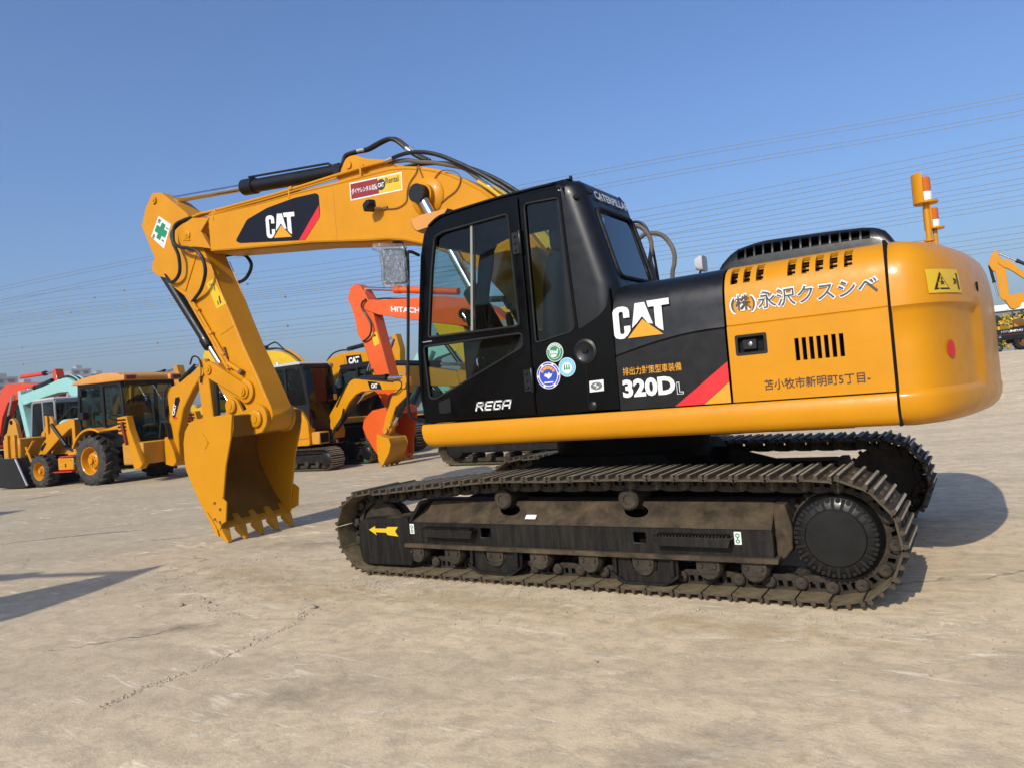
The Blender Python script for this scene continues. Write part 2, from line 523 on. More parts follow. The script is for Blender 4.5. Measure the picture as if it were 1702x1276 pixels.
def ground_material():
    m, t, out = nt('yard_concrete')
    p = N(t, 'ShaderNodeBsdfPrincipled', Roughness=0.86)
    p.inputs['Specular IOR Level'].default_value = 0.3
    v = mapped(t)
    big = noise(t, v, 0.16, 5, 0.62, 0.6)
    med = noise(t, v, 1.1, 7, 0.68, 0.8)
    fine = noise(t, v, 9.0, 8, 0.75, 0.4)
    c = mix(t, ramp(t, big.outputs[0], [(0.32, 0.0), (0.68, 1.0)]).outputs[0], (0.448, 0.358, 0.225), (0.549, 0.428, 0.260))
    c = mix(t, ramp(t, med.outputs[0], [(0.36, 0.0), (0.66, 1.0)]).outputs[0], c, (0.582, 0.465, 0.296))
    # ochre dust left by the tracks
    och = noise(t, v, 0.55, 5, 0.6, 1.0)
    c = mix(t, ramp(t, och.outputs[0], [(0.56, 0.0), (0.76, 0.28)]).outputs[0], c, (0.560, 0.401, 0.194))
    # grey wheel-polished streaks running along the rows
    st = noise(t, mapped(t, (0.22, 1.9, 1)), 1.3, 6, 0.65, 0.7)
    c = mix(t, ramp(t, st.outputs[0], [(0.50, 0.0), (0.70, 0.40)]).outputs[0], c, (0.370, 0.305, 0.209))
    # view-angle brightness painted in: paler ground behind the machine, greyer ahead of it
    sx_ = N(t, 'ShaderNodeSeparateXYZ')
    L(t, v, sx_.inputs[0])
    ad = N(t, 'ShaderNodeMath', operation='MULTIPLY_ADD')
    L(t, big.outputs[0], ad.inputs[0]); ad.inputs[1].default_value = 9.0
    L(t, sx_.outputs[0], ad.inputs[2])
    mr = N(t, 'ShaderNodeMapRange')
    L(t, ad.outputs[0], mr.inputs[0])
    for k_, v_ in ((1, 2.0), (2, 12.0), (3, 0.75), (4, 0.0)):
        mr.inputs[k_].default_value = v_
    c = mix(t, mr.outputs[0], c, (0.70, 0.545, 0.345))
    mr2 = N(t, 'ShaderNodeMapRange')
    L(t, ad.outputs[0], mr2.inputs[0])
    for k_, v_ in ((1, 5.0), (2, 14.0), (3, 0.0), (4, 0.5)):
        mr2.inputs[k_].default_value = v_
    c = mix(t, mr2.outputs[0], c, (0.370, 0.321, 0.228))
    # fine grain
    c = mix(t, ramp(t, fine.outputs[0], [(0.32, 0.62), (0.54, 0.0)]).outputs[0], c, (0.325, 0.257, 0.165))
    m5 = noise(t, mapped(t, (0.7, 1.3, 1)), 4.5, 7, 0.72, 0.6)
    c = mix(t, ramp(t, m5.outputs[0], [(0.40, 0.5), (0.52, 0.0)]).outputs[0], c, (0.375, 0.305, 0.204))
    c = mix(t, ramp(t, m5.outputs[0], [(0.56, 0.0), (0.68, 0.55)]).outputs[0], c, (0.694, 0.567, 0.373))
    gr = noise(t, v, 55, 4, 0.7)
    c = mix(t, ramp(t, gr.outputs[0], [(0.57, 0.0), (0.70, 0.7)]).outputs[0], c, (0.784, 0.653, 0.446))
    gd = noise(t, v, 80, 4, 0.7)
    c = mix(t, ramp(t, gd.outputs[0], [(0.30, 0.75), (0.40, 0.0)]).outputs[0], c, (0.190, 0.150, 0.097))
    # broad tyre lanes sweeping across the yard
    wv = N(t, 'ShaderNodeTexWave', wave_type='BANDS', bands_direction='X', Scale=0.16, Distortion=7.0, Detail=4.0)
    wv.inputs['Detail Scale'].default_value = 0.35
    mp2 = N(t, 'ShaderNodeMapping')
    mp2.inputs['Rotation'].default_value = (0, 0, 1.15)
    L(t, v, mp2.inputs['Vector']); L(t, mp2.outputs[0], wv.inputs['Vector'])
    tm = N(t, 'ShaderNodeMath', operation='MULTIPLY')
    L(t, ramp(t, wv.outputs['Fac'], [(0.62, 0.0), (0.90, 0.30)]).outputs[0], tm.inputs[0])
    L(t, ramp(t, noise(t, v, 3.2, 6, 0.7, 0.5).outputs[0], [(0.36, 0.25), (0.62, 1.0)]).outputs[0], tm.inputs[1])
    c = mix(t, tm.outputs[0], c, (0.325, 0.268, 0.179))
    # oil and damp stains
    c = mix(t, ramp(t, noise(t, v, 0.9, 5, 0.65, 1.5).outputs[0], [(0.665, 0.0), (0.78, 0.45)]).outputs[0], c, (0.269, 0.219, 0.145))
    # chalky scuffs
    w1 = noise(t, mapped(t, (0.62, 1.5, 1)), 2.1, 8, 0.72, 1.3)
    w2 = noise(t, v, 0.33, 3, 0.5)
    ww = N(t, 'ShaderNodeMath', operation='MULTIPLY')
    L(t, ramp(t, w1.outputs[0], [(0.555, 0.0), (0.66, 1.0)]).outputs[0], ww.inputs[0])
    L(t, ramp(t, w2.outputs[0], [(0.46, 0.0), (0.60, 0.95)]).outputs[0], ww.inputs[1])
    c = mix(t, ww.outputs[0], c, (0.896, 0.749, 0.504))
    for (sc_, st_, lo_, hi_, k_, cc_) in ((5.0, (0.28, 2.4, 1), 0.60, 0.69, 0.75, (0.80, 0.70, 0.53)), (13.0, (0.4, 1.9, 1), 0.63, 0.71, 0.8, (0.80, 0.71, 0.55)), (9.0, (0.35, 2.0, 1), 0.655, 0.73, 0.6, (0.24, 0.20, 0.145))):
        mpx = N(t, 'ShaderNodeMapping')
        mpx.inputs['Rotation'].default_value = (0, 0, -R(33))
        mpx.inputs['Scale'].default_value = st_
        mpx.inputs['Location'].default_value = (sc_, sc_*2.0, 0)
        L(t, v, mpx.inputs['Vector'])
        c = mix(t, ramp(t, noise(t, mpx.outputs[0], sc_, 8, 0.7, 0.9).outputs[0], [(lo_, 0.0), (hi_, k_)]).outputs[0], c, cc_)
    # hairline cracks, broken up by noise
    vo = N(t, 'ShaderNodeTexVoronoi', feature='DISTANCE_TO_EDGE', Scale=0.23)
    wob = noise(t, v, 1.7, 5, 0.6)
    va = N(t, 'ShaderNodeVectorMath', operation='SCALE')
    va.inputs['Scale'].default_value = 0.55
    L(t, wob.outputs['Color'], va.inputs[0])
    vb = N(t, 'ShaderNodeVectorMath', operation='ADD')
    L(t, v, vb.inputs[0]); L(t, va.outputs[0], vb.inputs[1])
    L(t, vb.outputs[0], vo.inputs['Vector'])
    cm = N(t, 'ShaderNodeMath', operation='MULTIPLY')
    L(t, ramp(t, vo.outputs['Distance'], [(0.0, 0.8), (0.0032, 0.0)]).outputs[0], cm.inputs[0])
    L(t, ramp(t, noise(t, v, 0.8, 3, 0.5).outputs[0], [(0.50, 0.0), (0.60, 1.0)]).outputs[0], cm.inputs[1])
    c = mix(t, cm.outputs[0], c, (0.168, 0.139, 0.102))
    L(t, c, p.inputs['Base Color'])
    h1 = N(t, 'ShaderNodeMath', operation='MULTIPLY_ADD')
    L(t, fine.outputs[0], h1.inputs[0]); h1.inputs[1].default_value = 0.55
    L(t, gr.outputs[0], h1.inputs[2])
    b = N(t, 'ShaderNodeBump', Strength=0.5, Distance=0.008)
    L(t, h1.outputs[0], b.inputs['Height'])
    b2 = N(t, 'ShaderNodeBump', Strength=0.12, Distance=0.04)
    L(t, med.outputs[0], b2.inputs['Height'])
    L(t, b.outputs[0], b2.inputs['Normal'])
    L(t, b2.outputs[0], p.inputs['Normal'])
    L(t, p.outputs[0], out.inputs[0])
ground_material()

def axis_steps(lo, hi):
    a = [0.0]
    s = 1.0
    while a[-1] < hi:
        a.append(a[-1]+s)
        s = s if a[-1] < 60 else s*1.35
    b = [0.0]
    s = 1.0
    while b[-1] > lo:
        b.append(b[-1]-s)
        s = s if b[-1] > -60 else s*1.35
    return sorted(set(a+b))
gm = MB()
xs, ys = axis_steps(-3500, 3500), axis_steps(-3500, 3500)
grid = [[gm.bm.verts.new((x, y, ground_z(x, y))) for y in ys] for x in xs]
for i in range(len(xs)-1):
    for j in range(len(ys)-1):
        gm.bm.faces.new((grid[i][j], grid[i+1][j], grid[i+1][j+1], grid[i][j+1]))
ground = tag(gm.build('ground', 'yard_concrete', smooth=80), kind='structure')
# ---------------------------------------------------------------- the big excavator in front
exc = empty('crawler_excavator', (0, 0, 0), 0, 'large yellow crawler excavator with glossy black cab, nearest to the camera', 'excavator')
XR, ZU = (-1, 0, 0), (0, 0, 1)       # reading direction and up for lettering on its left side

def cat_logo(parent, x0, z0, w, h, y, xf=None, slope=0.0, flip=None):
    """Block lettering with a triangle, lower left corner (as read) at x0,z0; x runs to -x."""
    def T(pts):
        return [(x0-p[0]*w, z0+p[1]*h+slope*p[0]*w) for p in pts]
    Cc = [(.30, .60), (.30, .80), (.27, .89), (.20, .94), (.10, .94), (.03, .89), (0, .80), (0, .13), (.03, .04), (.10, 0), (.17, 0), (.24, .08),
          (.30, .22), (.30, .36), (.19, .36), (.19, .18), (.17, .14), (.13, .14), (.11, .18), (.11, .75), (.13, .79), (.17, .79), (.19, .75), (.19, .60)]
    A = [(.41, .98), (.58, .98), (.70, .33), (.62, .36), (.52, .58), (.42, .40), (.33, .28)]
    Tt = [(.62, 1.0), (1.0, 1.0), (1.0, .82), (.87, .82), (.87, .10), (.80, .17), (.74, .27), (.74, .82), (.64, .82)]
    for nm, P, mt in (('letter', Cc, 'white_print'), ('letter', A, 'white_print'), ('letter', Tt, 'white_print'),
                      ('triangle', [(.24, .0), (.52, .50), (.86, .0)], 'yellow_print')):
        decal(nm, T(P), y, mt, parent, xf, th=0.003)

# --- undercarriage -------------------------------------------------------------
SPX, SPZ, SPR = -1.825, 0.395, 0.357
IDX, IDZ, IDR = 1.825, 0.362, 0.324
def track_path():
    """Outer face of the shoe plates, in order: bottom (front to back), sprocket, top (back to front), idler."""
    P = []
    n = 40
    for i in range(n):
        P.append((IDX+(SPX-IDX)*i/n, 0.038))
    P += arc(SPX, SPZ, SPR, -90, -270, 24)
    top = cr([(SPX, SPZ+SPR), (-1.2, .764), (-.51, .776), (0, .770), (.54, .770), (1.2, .724), (IDX-.12, IDZ+IDR-.003)], 10)
    P += [(p[0], p[1]) for p in [(v.x, v.y) for v in [Vector((a[0], a[1])) for a in top]]][1:]
    P += arc(IDX, IDZ, IDR, 80, -90, 24)
    return P

def sample_closed(P, n, shift=0.0):
    pts = [Vector(p) for p in P]
    if (pts[0]-pts[-1]).length > 1e-4:
        pts.append(pts[0])
    d = [0.0]
    for a, b in zip(pts, pts[1:]):
        d.append(d[-1]+(b-a).length)
    T = d[-1]
    out = []
    j = 0
    for k in range(n):
        s = ((k+shift)/n*T) % T
        j = max(i for i in range(len(d)-1) if d[i] <= s)
        f = (s-d[j])/max(1e-9, d[j+1]-d[j])
        out.append(pts[j].lerp(pts[j+1], f))
    return out, T/n

def shoe_mesh(pitch, w, name, gh=0.026, bars=3):
    """One track shoe, local x along the travel, z outward; three grouser bars."""
    b = MB()
    Lh = pitch*.5
    prof = [(-Lh*.97, -.018), (-Lh*.92, -.004), (-Lh*.8, 0), (Lh*.82, 0), (Lh*.93, -.006), (Lh*.93, -.018), (Lh*.82, -.013), (-Lh*.8, -.013)]
    b.prism(prof, -w/2, w/2)
    nplate = len(b.bm.faces)
    for k in range(bars):
        c = -Lh*.80+k*(Lh*1.62)/(bars-1)
        b.prism([(c-.016, -.002), (c-.008, gh), (c+.008, gh), (c+.016, -.002)], -w/2+.004, w/2-.004)
    nbar = len(b.bm.faces)
    for sx in (-.030, .030):
        for sy in (-.12, -.075, .075, .12):
            b.box(sx-.011, sx+.011, sy-.011, sy+.011, -.001, .010)
    bm = b.bm
    bmesh.ops.recalc_face_normals(bm, faces=bm.faces)
    bm.faces.ensure_lookup_table()
    for i in range(nplate, nbar):
        f = bm.faces[i]
        if f.normal.z > .3 and f.calc_center_median().z > .005:
            f.material_index = 1
    for i in range(nplate):
        if bm.faces[i].normal.z < -.6:
            bm.faces[i].material_index = 2
    me = bpy.data.meshes.new(name)
    bm.to_mesh(me); bm.free()
    me.materials.append(MAT['track_steel'])
    me.materials.append(MAT['grouser_worn'])
    me.materials.append(MAT['shoe_dust'])
    return me

def link_mesh(pitch, name):
    """Pair of chain links with the pin boss; local z outward, plates hang inward."""
    b = MB()
    h = pitch*.5
    for s in (-1, 1):
        y0, y1 = sorted((s*.075, s*.105))
        prof = [(-h*1.05, -.03), (-h*.6, -.014), (h*.9, -.014), (h*1.18, -.035), (h*1.2, -.075), (h*.95, -.098), (h*.3, -.108), (-h*.7, -.108), (-h*1.1, -.085)]
        b.prism(prof, y0, y1, holes=[[(-h*.45, -.03), (-h*.12, -.03), (-h*.2, -.07), (-h*.5, -.07)], [(h*.12, -.03), (h*.45, -.03), (h*.4, -.07), (h*.1, -.07)]])
        b.lathe([(.0, s*.105), (.034, s*.105), (.040, s*.112), (.040, s*.132), (.030, s*.140), (.012, s*.140), (.0, s*.134)], (-h*.98, 0, -.062), n=12)
    b.lathe([(.028, -.1), (.028, .1)], (-h*.98, 0, -.062), n=10)
    bm = b.bm
    bmesh.ops.recalc_face_normals(bm, faces=bm.faces)
    me = bpy.data.meshes.new(name)
    bm.to_mesh(me); bm.free()
    for p in me.polygons:
        p.use_smooth = False
    return me

NSH = 50
TP = track_path()
tpts, tpitch = sample_closed(TP, NSH, 0.60)
shoe_me = shoe_mesh(tpitch, 0.60, 'track_shoe')
link_me = link_mesh(tpitch, 'track_link')
rng = random.Random(4)

def make_track(s):
    yc = s*1.19
    near = s > 0
    # side beam of the track frame: sloping dusty top, flat outer wall, foot rail
    fr = MB()
    sec = [(s*1.30, .262), (s*1.30, .40), (s*1.18, .50), (s*1.02, .573), (s*.93, .45), (s*.93, .262)]
    fr.loft([[(x, p[0], p[1]) for p in sec] for x in (1.42, -1.455)])
    frame = fr.build('track_frame', 'dark_under', exc)
    y0, y1 = sorted((s*1.385, s*1.405))
    wallp = [(1.44, .262), (1.44, .418), (1.425, .438), (-1.46, .438), (-1.475, .418), (-1.475, .262)]
    MB().prism(wallp, y0, y1, holes=[[(x-.045, .335), (x+.045, .335), (x+.045, .405), (x-.045, .405)] for x in (.66, -.60)]).build('side_wall', 'frame_black', frame, bevel=.004)
    rail = MB().prism([(s*1.435, .236), (s*1.435, .268), (s*1.40, .270), (s*.95, .270), (s*.95, .236)], 1.46, -1.50, ax='x')
    rail.build('foot_rail', 'frame_dusty', frame, bevel=.004)
    # sloping top plate: local u along x, v down the slope
    dd, nn = Vector((0, s*.741, -.672)), Vector((0, s*.672, .741))
    o3 = Vector((0, s*1.235, .583))
    sm = Matrix(((1, 0, 0, 0), (0, dd.y, nn.y, o3.y), (0, dd.z, nn.z, o3.z), (0, 0, 0, 1)))
    ov = [[(x-.035+.088*math.cos(a*math.pi/10)-.35*math.sin(a*math.pi/10)*.05, .078+math.sin(a*math.pi/10)*.056) for a in range(20)] for x in (.525, -.51)]
    MB().prism([(1.43, 0), (1.43, .218), (-1.465, .218), (-1.465, 0)], -.012, 0, ax='z', holes=ov, m=sm).build('top_plate', 'frame_dusty', frame, bevel=.003)
    MB().box(-1.45, 1.42, *sorted((s*1.02, s*1.236)), .572, .584).build('deck_plate', 'frame_dusty', frame)
    for x in (1.425, -1.468):
        MB().prism([(s*1.39, .27), (s*1.39, .436), (s*1.238, .574), (s*1.02, .574), (s*1.02, .27)], x, x+.012, ax='x').build('frame_end', 'frame_black', frame)
    # rear end plate with sprocket guard
    MB().prism([(-1.47, .235), (-1.52, .25), (-1.565, .31), (-1.575, .44), (-1.54, .585), (-1.47, .585)], s*1.06, s*1.33).build('end_plate', 'frame_dusty', frame, bevel=.006)
    # front yoke cover with the arrow
    yk = MB()
    pf = rpoly([(1.40, .085), (1.955, .075), (1.985, .20), (1.975, .425), (1.93, .455), (1.47, .478), (1.415, .47)], .05)
    yk.prism(pf, s*1.412, s*1.10)
    yk.build('idler_cover', 'frame_black', frame, bevel=.008, seg=2)
    MB().prism(rpoly([(1.49, .452), (1.96, .430), (1.96, .446), (1.49, .482)], .01), s*1.40, s*1.08).build('cover_top', 'frame_dusty', frame, bevel=.003)
    MB().prism([(1.43, .44), (1.40, .475), (1.31, .585), (1.28, .585), (1.40, .43)], s*1.40, s*1.05).build('gusset', 'frame_black', frame, bevel=.003)
    # idler
    il = MB().lathe([(.05, -.085), (.21, -.085), (.225, -.05), (.19, -.04), (.19, .04), (.225, .05), (.21, .085), (.05, .085)], (IDX, yc, IDZ), n=28)
    il.build('idler', 'track_chain', frame)
    # sprocket
    sp = MB()
    teeth = []
    nt_ = 21
    for k in range(nt_):
        for da, rr in ((-.5, .238), (-.22, .245), (-.12, .298), (.12, .298), (.22, .245)):
            a = 360*(k+da)/nt_
            teeth.append((SPX+rr*math.cos(R(a)), SPZ+rr*math.sin(R(a))))
    sp.prism(teeth, yc-.035, yc+.035)
    sp.build('sprocket', 'track_chain', frame, bevel=.004)
    # final drive: dished hub with radial ribs and bolts
    hb = MB().lathe([(.262, .02), (.262, .10), (.252, .125), (.246, .140), (.236, .165), (.205, .185), (.172, .190), (.165, .196), (.0, .196)],
                    (SPX, yc, SPZ), axis=(0, s, 0), n=48)
    hub = hb.build('final_drive', 'hub_black', frame, smooth=30)
    rb = MB()
    for k in range(24):
        a = R(15*k)
        mm = Matrix.Translation((SPX, yc, SPZ)) @ Matrix.Rotation(-a, 4, 'Y')
        ya, yb_ = sorted((s*.15, s*.1935))
        rb.box(.172, .232, ya, yb_, -.009, .009, m=mm)
        mm2 = Matrix.Translation((SPX, yc, SPZ)) @ Matrix.Rotation(-a-R(7.5), 4, 'Y')
        rb.lathe([(.0, s*.13), (.0135, s*.13), (.0135, s*.188), (.0, s*.188)], mm2 @ Vector((.222, 0, 0)), n=6)
    rb.build('hub_bolts', 'hub_black', frame)
    og = MB().lathe([(.272, -.02), (.272, .075), (.262, .085), (.20, .085), (.20, -.02)], (SPX, yc, SPZ), axis=(0, s, 0), n=40)
    og.build('hub_ring', 'track_steel', frame)
    # bottom rollers, guards, carrier rollers
    for i, x in enumerate((1.36, .992, .591, .203, -.201, -.609, -1.052, -1.342)):
        r_ = MB()
        r_.lathe([(.03, -.21), (.07, -.21), (.085, -.19), (.085, -.13), (.068, -.12), (.068, .12), (.085, .13), (.085, .19), (.07, .21), (.03, .21)], (x, yc, .185), n=18)
        y0, y1 = sorted((yc+s*.12, yc+s*.215))
        r_.prism([(x-.075, .24), (x+.075, .24), (x+.075, .175), (x+.05, .15), (x-.05, .15), (x-.075, .175)], y0, y1)
        for dx in (-.045, .045):
            r_.lathe([(.0, .0), (.014, .0), (.014, .012), (.0, .012)], (x+dx, yc+s*.215, .20), axis=(0, s, 0), n=6)
        r_.build('track_roller', 'track_chain', frame)
    for x in (.60, -.61):
        g = MB()
        y0, y1 = sorted((yc+s*.17, yc+s*.195))
        g.prism([(x-.24, .24), (x+.24, .24), (x+.235, .12), (x+.14, .065), (x-.14, .065), (x-.235, .12)], y0, y1,
                holes=[[(x-.10, .225), (x+.10, .225), (x+.085, .15), (x+.03, .125), (x-.03, .125), (x-.085, .15)]])
        y2, y3 = sorted((yc+s*.17, yc+s*.225))
        g.prism([(x-.245, .135), (x-.14, .07), (x+.14, .07), (x+.245, .135), (x+.245, .115), (x+.145, .05), (x-.145, .05), (x-.245, .115)], y2, y3)
        for dx in (-.205, .205):
            g.box(x+dx-.012, x+dx+.012, y2, y3, .12, .236)
        g.build('track_guard', 'frame_black', frame, bevel=.003)
    for x in (.525, -.51):
        c = MB()
        c.lathe([(.0, -.12), (.04, -.12), (.07, -.11), (.07, .08), (.075, .09), (.075, .14), (.06, .155), (.035, .155), (.03, .145), (.0, .145)], (x, yc, .612), axis=(0, s, 0), n=20)
        c.box(x-.05, x+.05, yc-.1, yc-.02, .52, .60)
        c.build('carrier_roller', 'track_chain', frame)
    # steps and square holes
    for xa, xb in ((1.245, .735), (-.72, -1.235)):
        st = MB()
        y0, y1 = sorted((s*1.40, s*1.475))
        st.box(xb, xa, y0, y1, .385, .397)
        st.prism([(xb, .397), (xa, .397), (xa-.02, .335), (xb+.02, .335)], s*1.467, s*1.475)
        for i in range(22):
            x = xb+.03+(xa-xb-.06)*i/21
            st.box(x-.006, x+.006, y0, y1, .396, .410)
        st.build('step', 'frame_black', frame, bevel=.002)
    # shoes and links
    for k, p in enumerate(tpts):
        q0, q1 = tpts[k-1], tpts[(k+1) % NSH]
        t = (q1-q0).normalized()          # travel direction in the x,z plane
        n = Vector((-t.y, t.x))           # outward
        m3 = Matrix(((t.x, 0, n.x, p.x), (0, 1, 0, yc), (t.y, 0, n.y, p.y), (0, 0, 0, 1)))
        o = link('track_shoe', shoe_me, 'track_steel', frame)
        jt = Matrix.Rotation(rng.uniform(-.012, .012), 4, 'Y') @ Matrix.Rotation(rng.uniform(-.006, .006), 4, 'Z')
        o.matrix_local = m3 @ jt
        o = link('track_link', link_me, 'track_chain', frame)
        o.matrix_local = m3
    if near:
        # printed plates on the near beam
        arr = [(1.856, .369), (1.782, .402), (1.785, .381), (1.66, .383), (1.648, .397), (1.530, .399), (1.565, .362), (1.533, .320), (1.650, .330), (1.665, .349), (1.784, .349), (1.772, .324)]
        decal('arrow_decal', arr, 1.4125, 'yellow_sign', frame)
        for x in (1.385, -1.26):
            d = decal('lashing_plate', rrect(x-.022, x+.022, .345, .425, .003), 1.406, 'white_print', frame)
            decal('lashing_symbol', arc(x, .402, .014, 0, 360, 12)[:-1], 1.4085, 'green_print', frame, holes=[arc(x, .402, .008, 0, 360, 10)[:-1]])
            decal('lashing_symbol', arc(x, .366, .013, 0, 360, 12)[:-1], 1.4085, 'green_print', frame, holes=[arc(x, .366, .007, 0, 360, 10)[:-1]])
            decal('lashing_symbol', [(x-.003, .39), (x+.003, .39), (x+.003, .378), (x-.003, .378)], 1.4085, 'green_print', frame)
        pl = MB()
        c0 = Vector((.27, 1.356, .486))
        a, b = Vector((.045, 0, 0)), Vector((0, .741, -.672))*.019
        n = Vector((0, .672, .741))*.004
        pl.loft([[c0+a*i+b*j+n*k for i, j in ((-1, -1), (1, -1), (1, 1), (-1, 1))] for k in (0, 1)])
        pl.build('serial_plate', 'white_print', frame)
    return frame
make_track(1)
make_track(-1)
# carbody between the tracks
cb = MB()
cb.prism([(.75, .50), (.55, .86), (-.55, .86), (-.80, .50), (-.55, .42), (.55, .42)], -.70, .70)
for sx in (-1, 1):
    for sy in (-1, 1):
        cb.loft([[(sx*.30, sy*.5, .45), (sx*.75, sy*.3, .45), (sx*.75, sy*.3, .80), (sx*.30, sy*.5, .80)],
                 [(sx*.75, sy*1.0, .40), (sx*1.15, sy*1.0, .40), (sx*1.15, sy*1.0, .56), (sx*.75, sy*1.0, .56)]])
cb.build('carbody', 'dark_under', exc, bevel=.01)
MB().lathe([(.60, .85), (.66, .85), (.66, .99), (.60, .99)], (0, 0, 0), axis=(0, 0, 1), n=40).build('swing_bearing', 'dark_under', exc)
# upper frame deck
uf = MB()
uf.box(-2.2, 1.15, -1.28, 1.28, 1.06, 1.215)
uf.box(-1.9, 1.0, -.75, .75, .985, 1.06)
uf.build('upper_frame', 'dark_under', exc, bevel=.01)

# --- yellow skirt under the cab and doors --------------------------------------
def skirt(s):
    sec = [(1.365, 1.219), (1.376, 1.205), (1.384, 1.15), (1.380, 1.095), (1.362, 1.055), (1.325, 1.034), (1.20, 1.026), (1.20, 1.219)]
    secs = []
    for x, lift in ((1.214, .155), (1.213, .135), (1.207, .085), (1.195, .045), (1.175, .018), (1.145, 0.0), (.5, 0), (-.6, 0), (-1.5, 0), (-2.214, 0)):
        secs.append([(x, s*y, z if z > 1.2 else max(z, 1.026+lift) if z < 1.15 else max(z, 1.026+lift)) for y, z in sec])
    MB().loft(secs).build('skirt', 'yellow', exc, smooth=50)
skirt(1)
skirt(-1)

# --- engine side: black panel, yellow door, hood, counterweight ---------------------
def side_y(z):
    """Outer surface of the engine doors: flat below the crease, rolling in to the hood."""
    P = [(1.2, 1.372), (1.695, 1.372), (1.7025, 1.360), (1.709, 1.366), (1.85, 1.360), (1.93, 1.348), (1.99, 1.325), (2.04, 1.285), (2.075, 1.225), (2.095, 1.14), (2.102, 1.02)]
    for (z0, y0), (z1, y1) in zip(P, P[1:]):
        if z <= z1:
            return y0+(y1-y0)*(z-z0)/(z1-z0)
    return P[-1][1]

def panel(name, x0, x1, mat, slots=(), s=1, zs0=1.228, extra_x=(), crease=None):
    """A door skin as a grid whose cells are left out where the slots are. slots: (xa, xb, za, zb)."""
    xs = sorted(set([x0, x1]+[v for q in slots for v in q[:2]]+list(extra_x)))
    zs = sorted(set([zs0, 1.45, 1.695, 1.7025, 1.709, 1.78, 1.85, 1.89, 1.93, 1.96, 1.99, 2.015, 2.04, 2.058, 2.075, 2.085, 2.095, 2.102]+[v for q in slots for v in q[2:]]))
    b = MB()
    def cut(i, j):
        xm, zm = (xs[i]+xs[i+1])/2, (zs[j]+zs[j+1])/2
        return any(q[0] < xm < q[1] and q[2] < zm < q[3] for q in slots)
    secs = [[(x, s*side_y(z), z) for z in zs] for x in xs]
    b.loft(secs, closed=False, skip=cut)
    return b
# black panel: its crease climbs from low behind the cab to the level of the doors
bp = MB()
def crease_z(x):
    return 1.594+(1.697-1.594)*math.sin(min(1, max(0, (-.524-x)/.70))*math.pi/2)
secs = []
for i in range(25):
    x = -.533-(1.288-.533)*i/24
    cz = crease_z(x)
    zz = [1.228, 1.40, cz-.008, cz, cz+.007, 1.75, 1.85, 1.89, 1.93, 1.96, 1.99, 2.015, 2.04, 2.058, 2.075, 2.085, 2.095, 2.102]
    sec = []
    for z in zz:
        y = side_y(z)
        if z < 1.72:
            y = 1.372
        if abs(z-cz) < 1e-6:
            y = 1.366
        elif 1.228 < z < cz and z > cz-.02:
            y = 1.374
        sec.append((x, y, z))
    secs.append(sec)
bp.loft(secs, closed=False)
black_panel = bp.build('side_panel', 'black_panel', exc, solid=.03, smooth=30, out=(0, 1, 0))
up_slots = [(-1.384, -1.338), (-1.461, -1.418), (-1.541, -1.496), (-1.730, -1.683), (-1.809, -1.765), (-1.887, -1.843), (-1.966, -1.922), (-2.046, -2.001)]
low_slots = [(-1.697-.0412*k-.024, -1.697-.0412*k) for k in range(7)]
slots = [(a, b, 1.963, 2.072) for a, b in up_slots]+[(a, b, 1.449, 1.583) for a, b in low_slots]+[(-1.531, -1.353, 1.52, 1.633)]
ydoor = panel('engine_door', -2.212, -1.302, 'yellow', slots).build('engine_door', 'yellow', exc, solid=.022, smooth=30, out=(0, 1, 0))
# recessed latch
lt = MB()
lt.box(-1.529, -1.355, 1.325, 1.335, 1.522, 1.631)
lt.build('latch_recess', 'interior', ydoor)
b = MB().prism(rrect(-1.538, -1.346, 1.513, 1.640, .012), 1.368, 1.378, holes=[rrect(-1.520, -1.364, 1.530, 1.623, .008)])
b.build('latch_frame', 'black_satin', ydoor, bevel=.002)
MB().box(-1.475, -1.385, 1.335, 1.362, 1.545, 1.610).build('latch', 'black_satin', ydoor, bevel=.005)
MB().lathe([(.0, 0), (.013, 0), (.013, .006), (.010, .008), (.0, .008)], (-1.437, 1.362, 1.580), n=14).build('latch_key', 'chrome', ydoor)
# things behind the slots
bx = MB()
bx.box(-2.2, -1.31, -1.2, 1.19, 1.22, 1.90)
bx.box(-1.28, -.56, -1.2, 1.3, 1.22, 1.95)
bx.build('engine_block', 'interior', exc)
pr = MB()
for z in (1.985, 2.01, 2.035):
    pr.cyl((-1.32, 1.17, z), (-2.2, 1.17, z), .008, 6)
pr.box(-2.2, -1.31, 1.195, 1.215, 2.045, 2.06)
pr.build('vent_screen', 'yellow_old', ydoor)
# far side skin and hood top
far = MB()
zs = [1.22, 1.6, 1.85, 1.93, 1.99, 2.04, 2.075, 2.095, 2.102]
far.loft([[(x, -side_y(z), z) for z in zs] for x in (1.15, -2.212)], closed=False)
far.build('right_side_panel', 'yellow', exc, solid=.02, out=(0, -1, 0))
hd = MB()
hd.box(-1.295, -.36, -1.03, 1.03, 2.03, 2.101)
hd.build('hood_front', 'black_satin', exc, bevel=.008)
hd = MB()
hd.box(-2.21, -1.30, -1.03, 1.03, 2.03, 2.101)
hd.build('hood_rear', 'yellow', exc, bevel=.008)
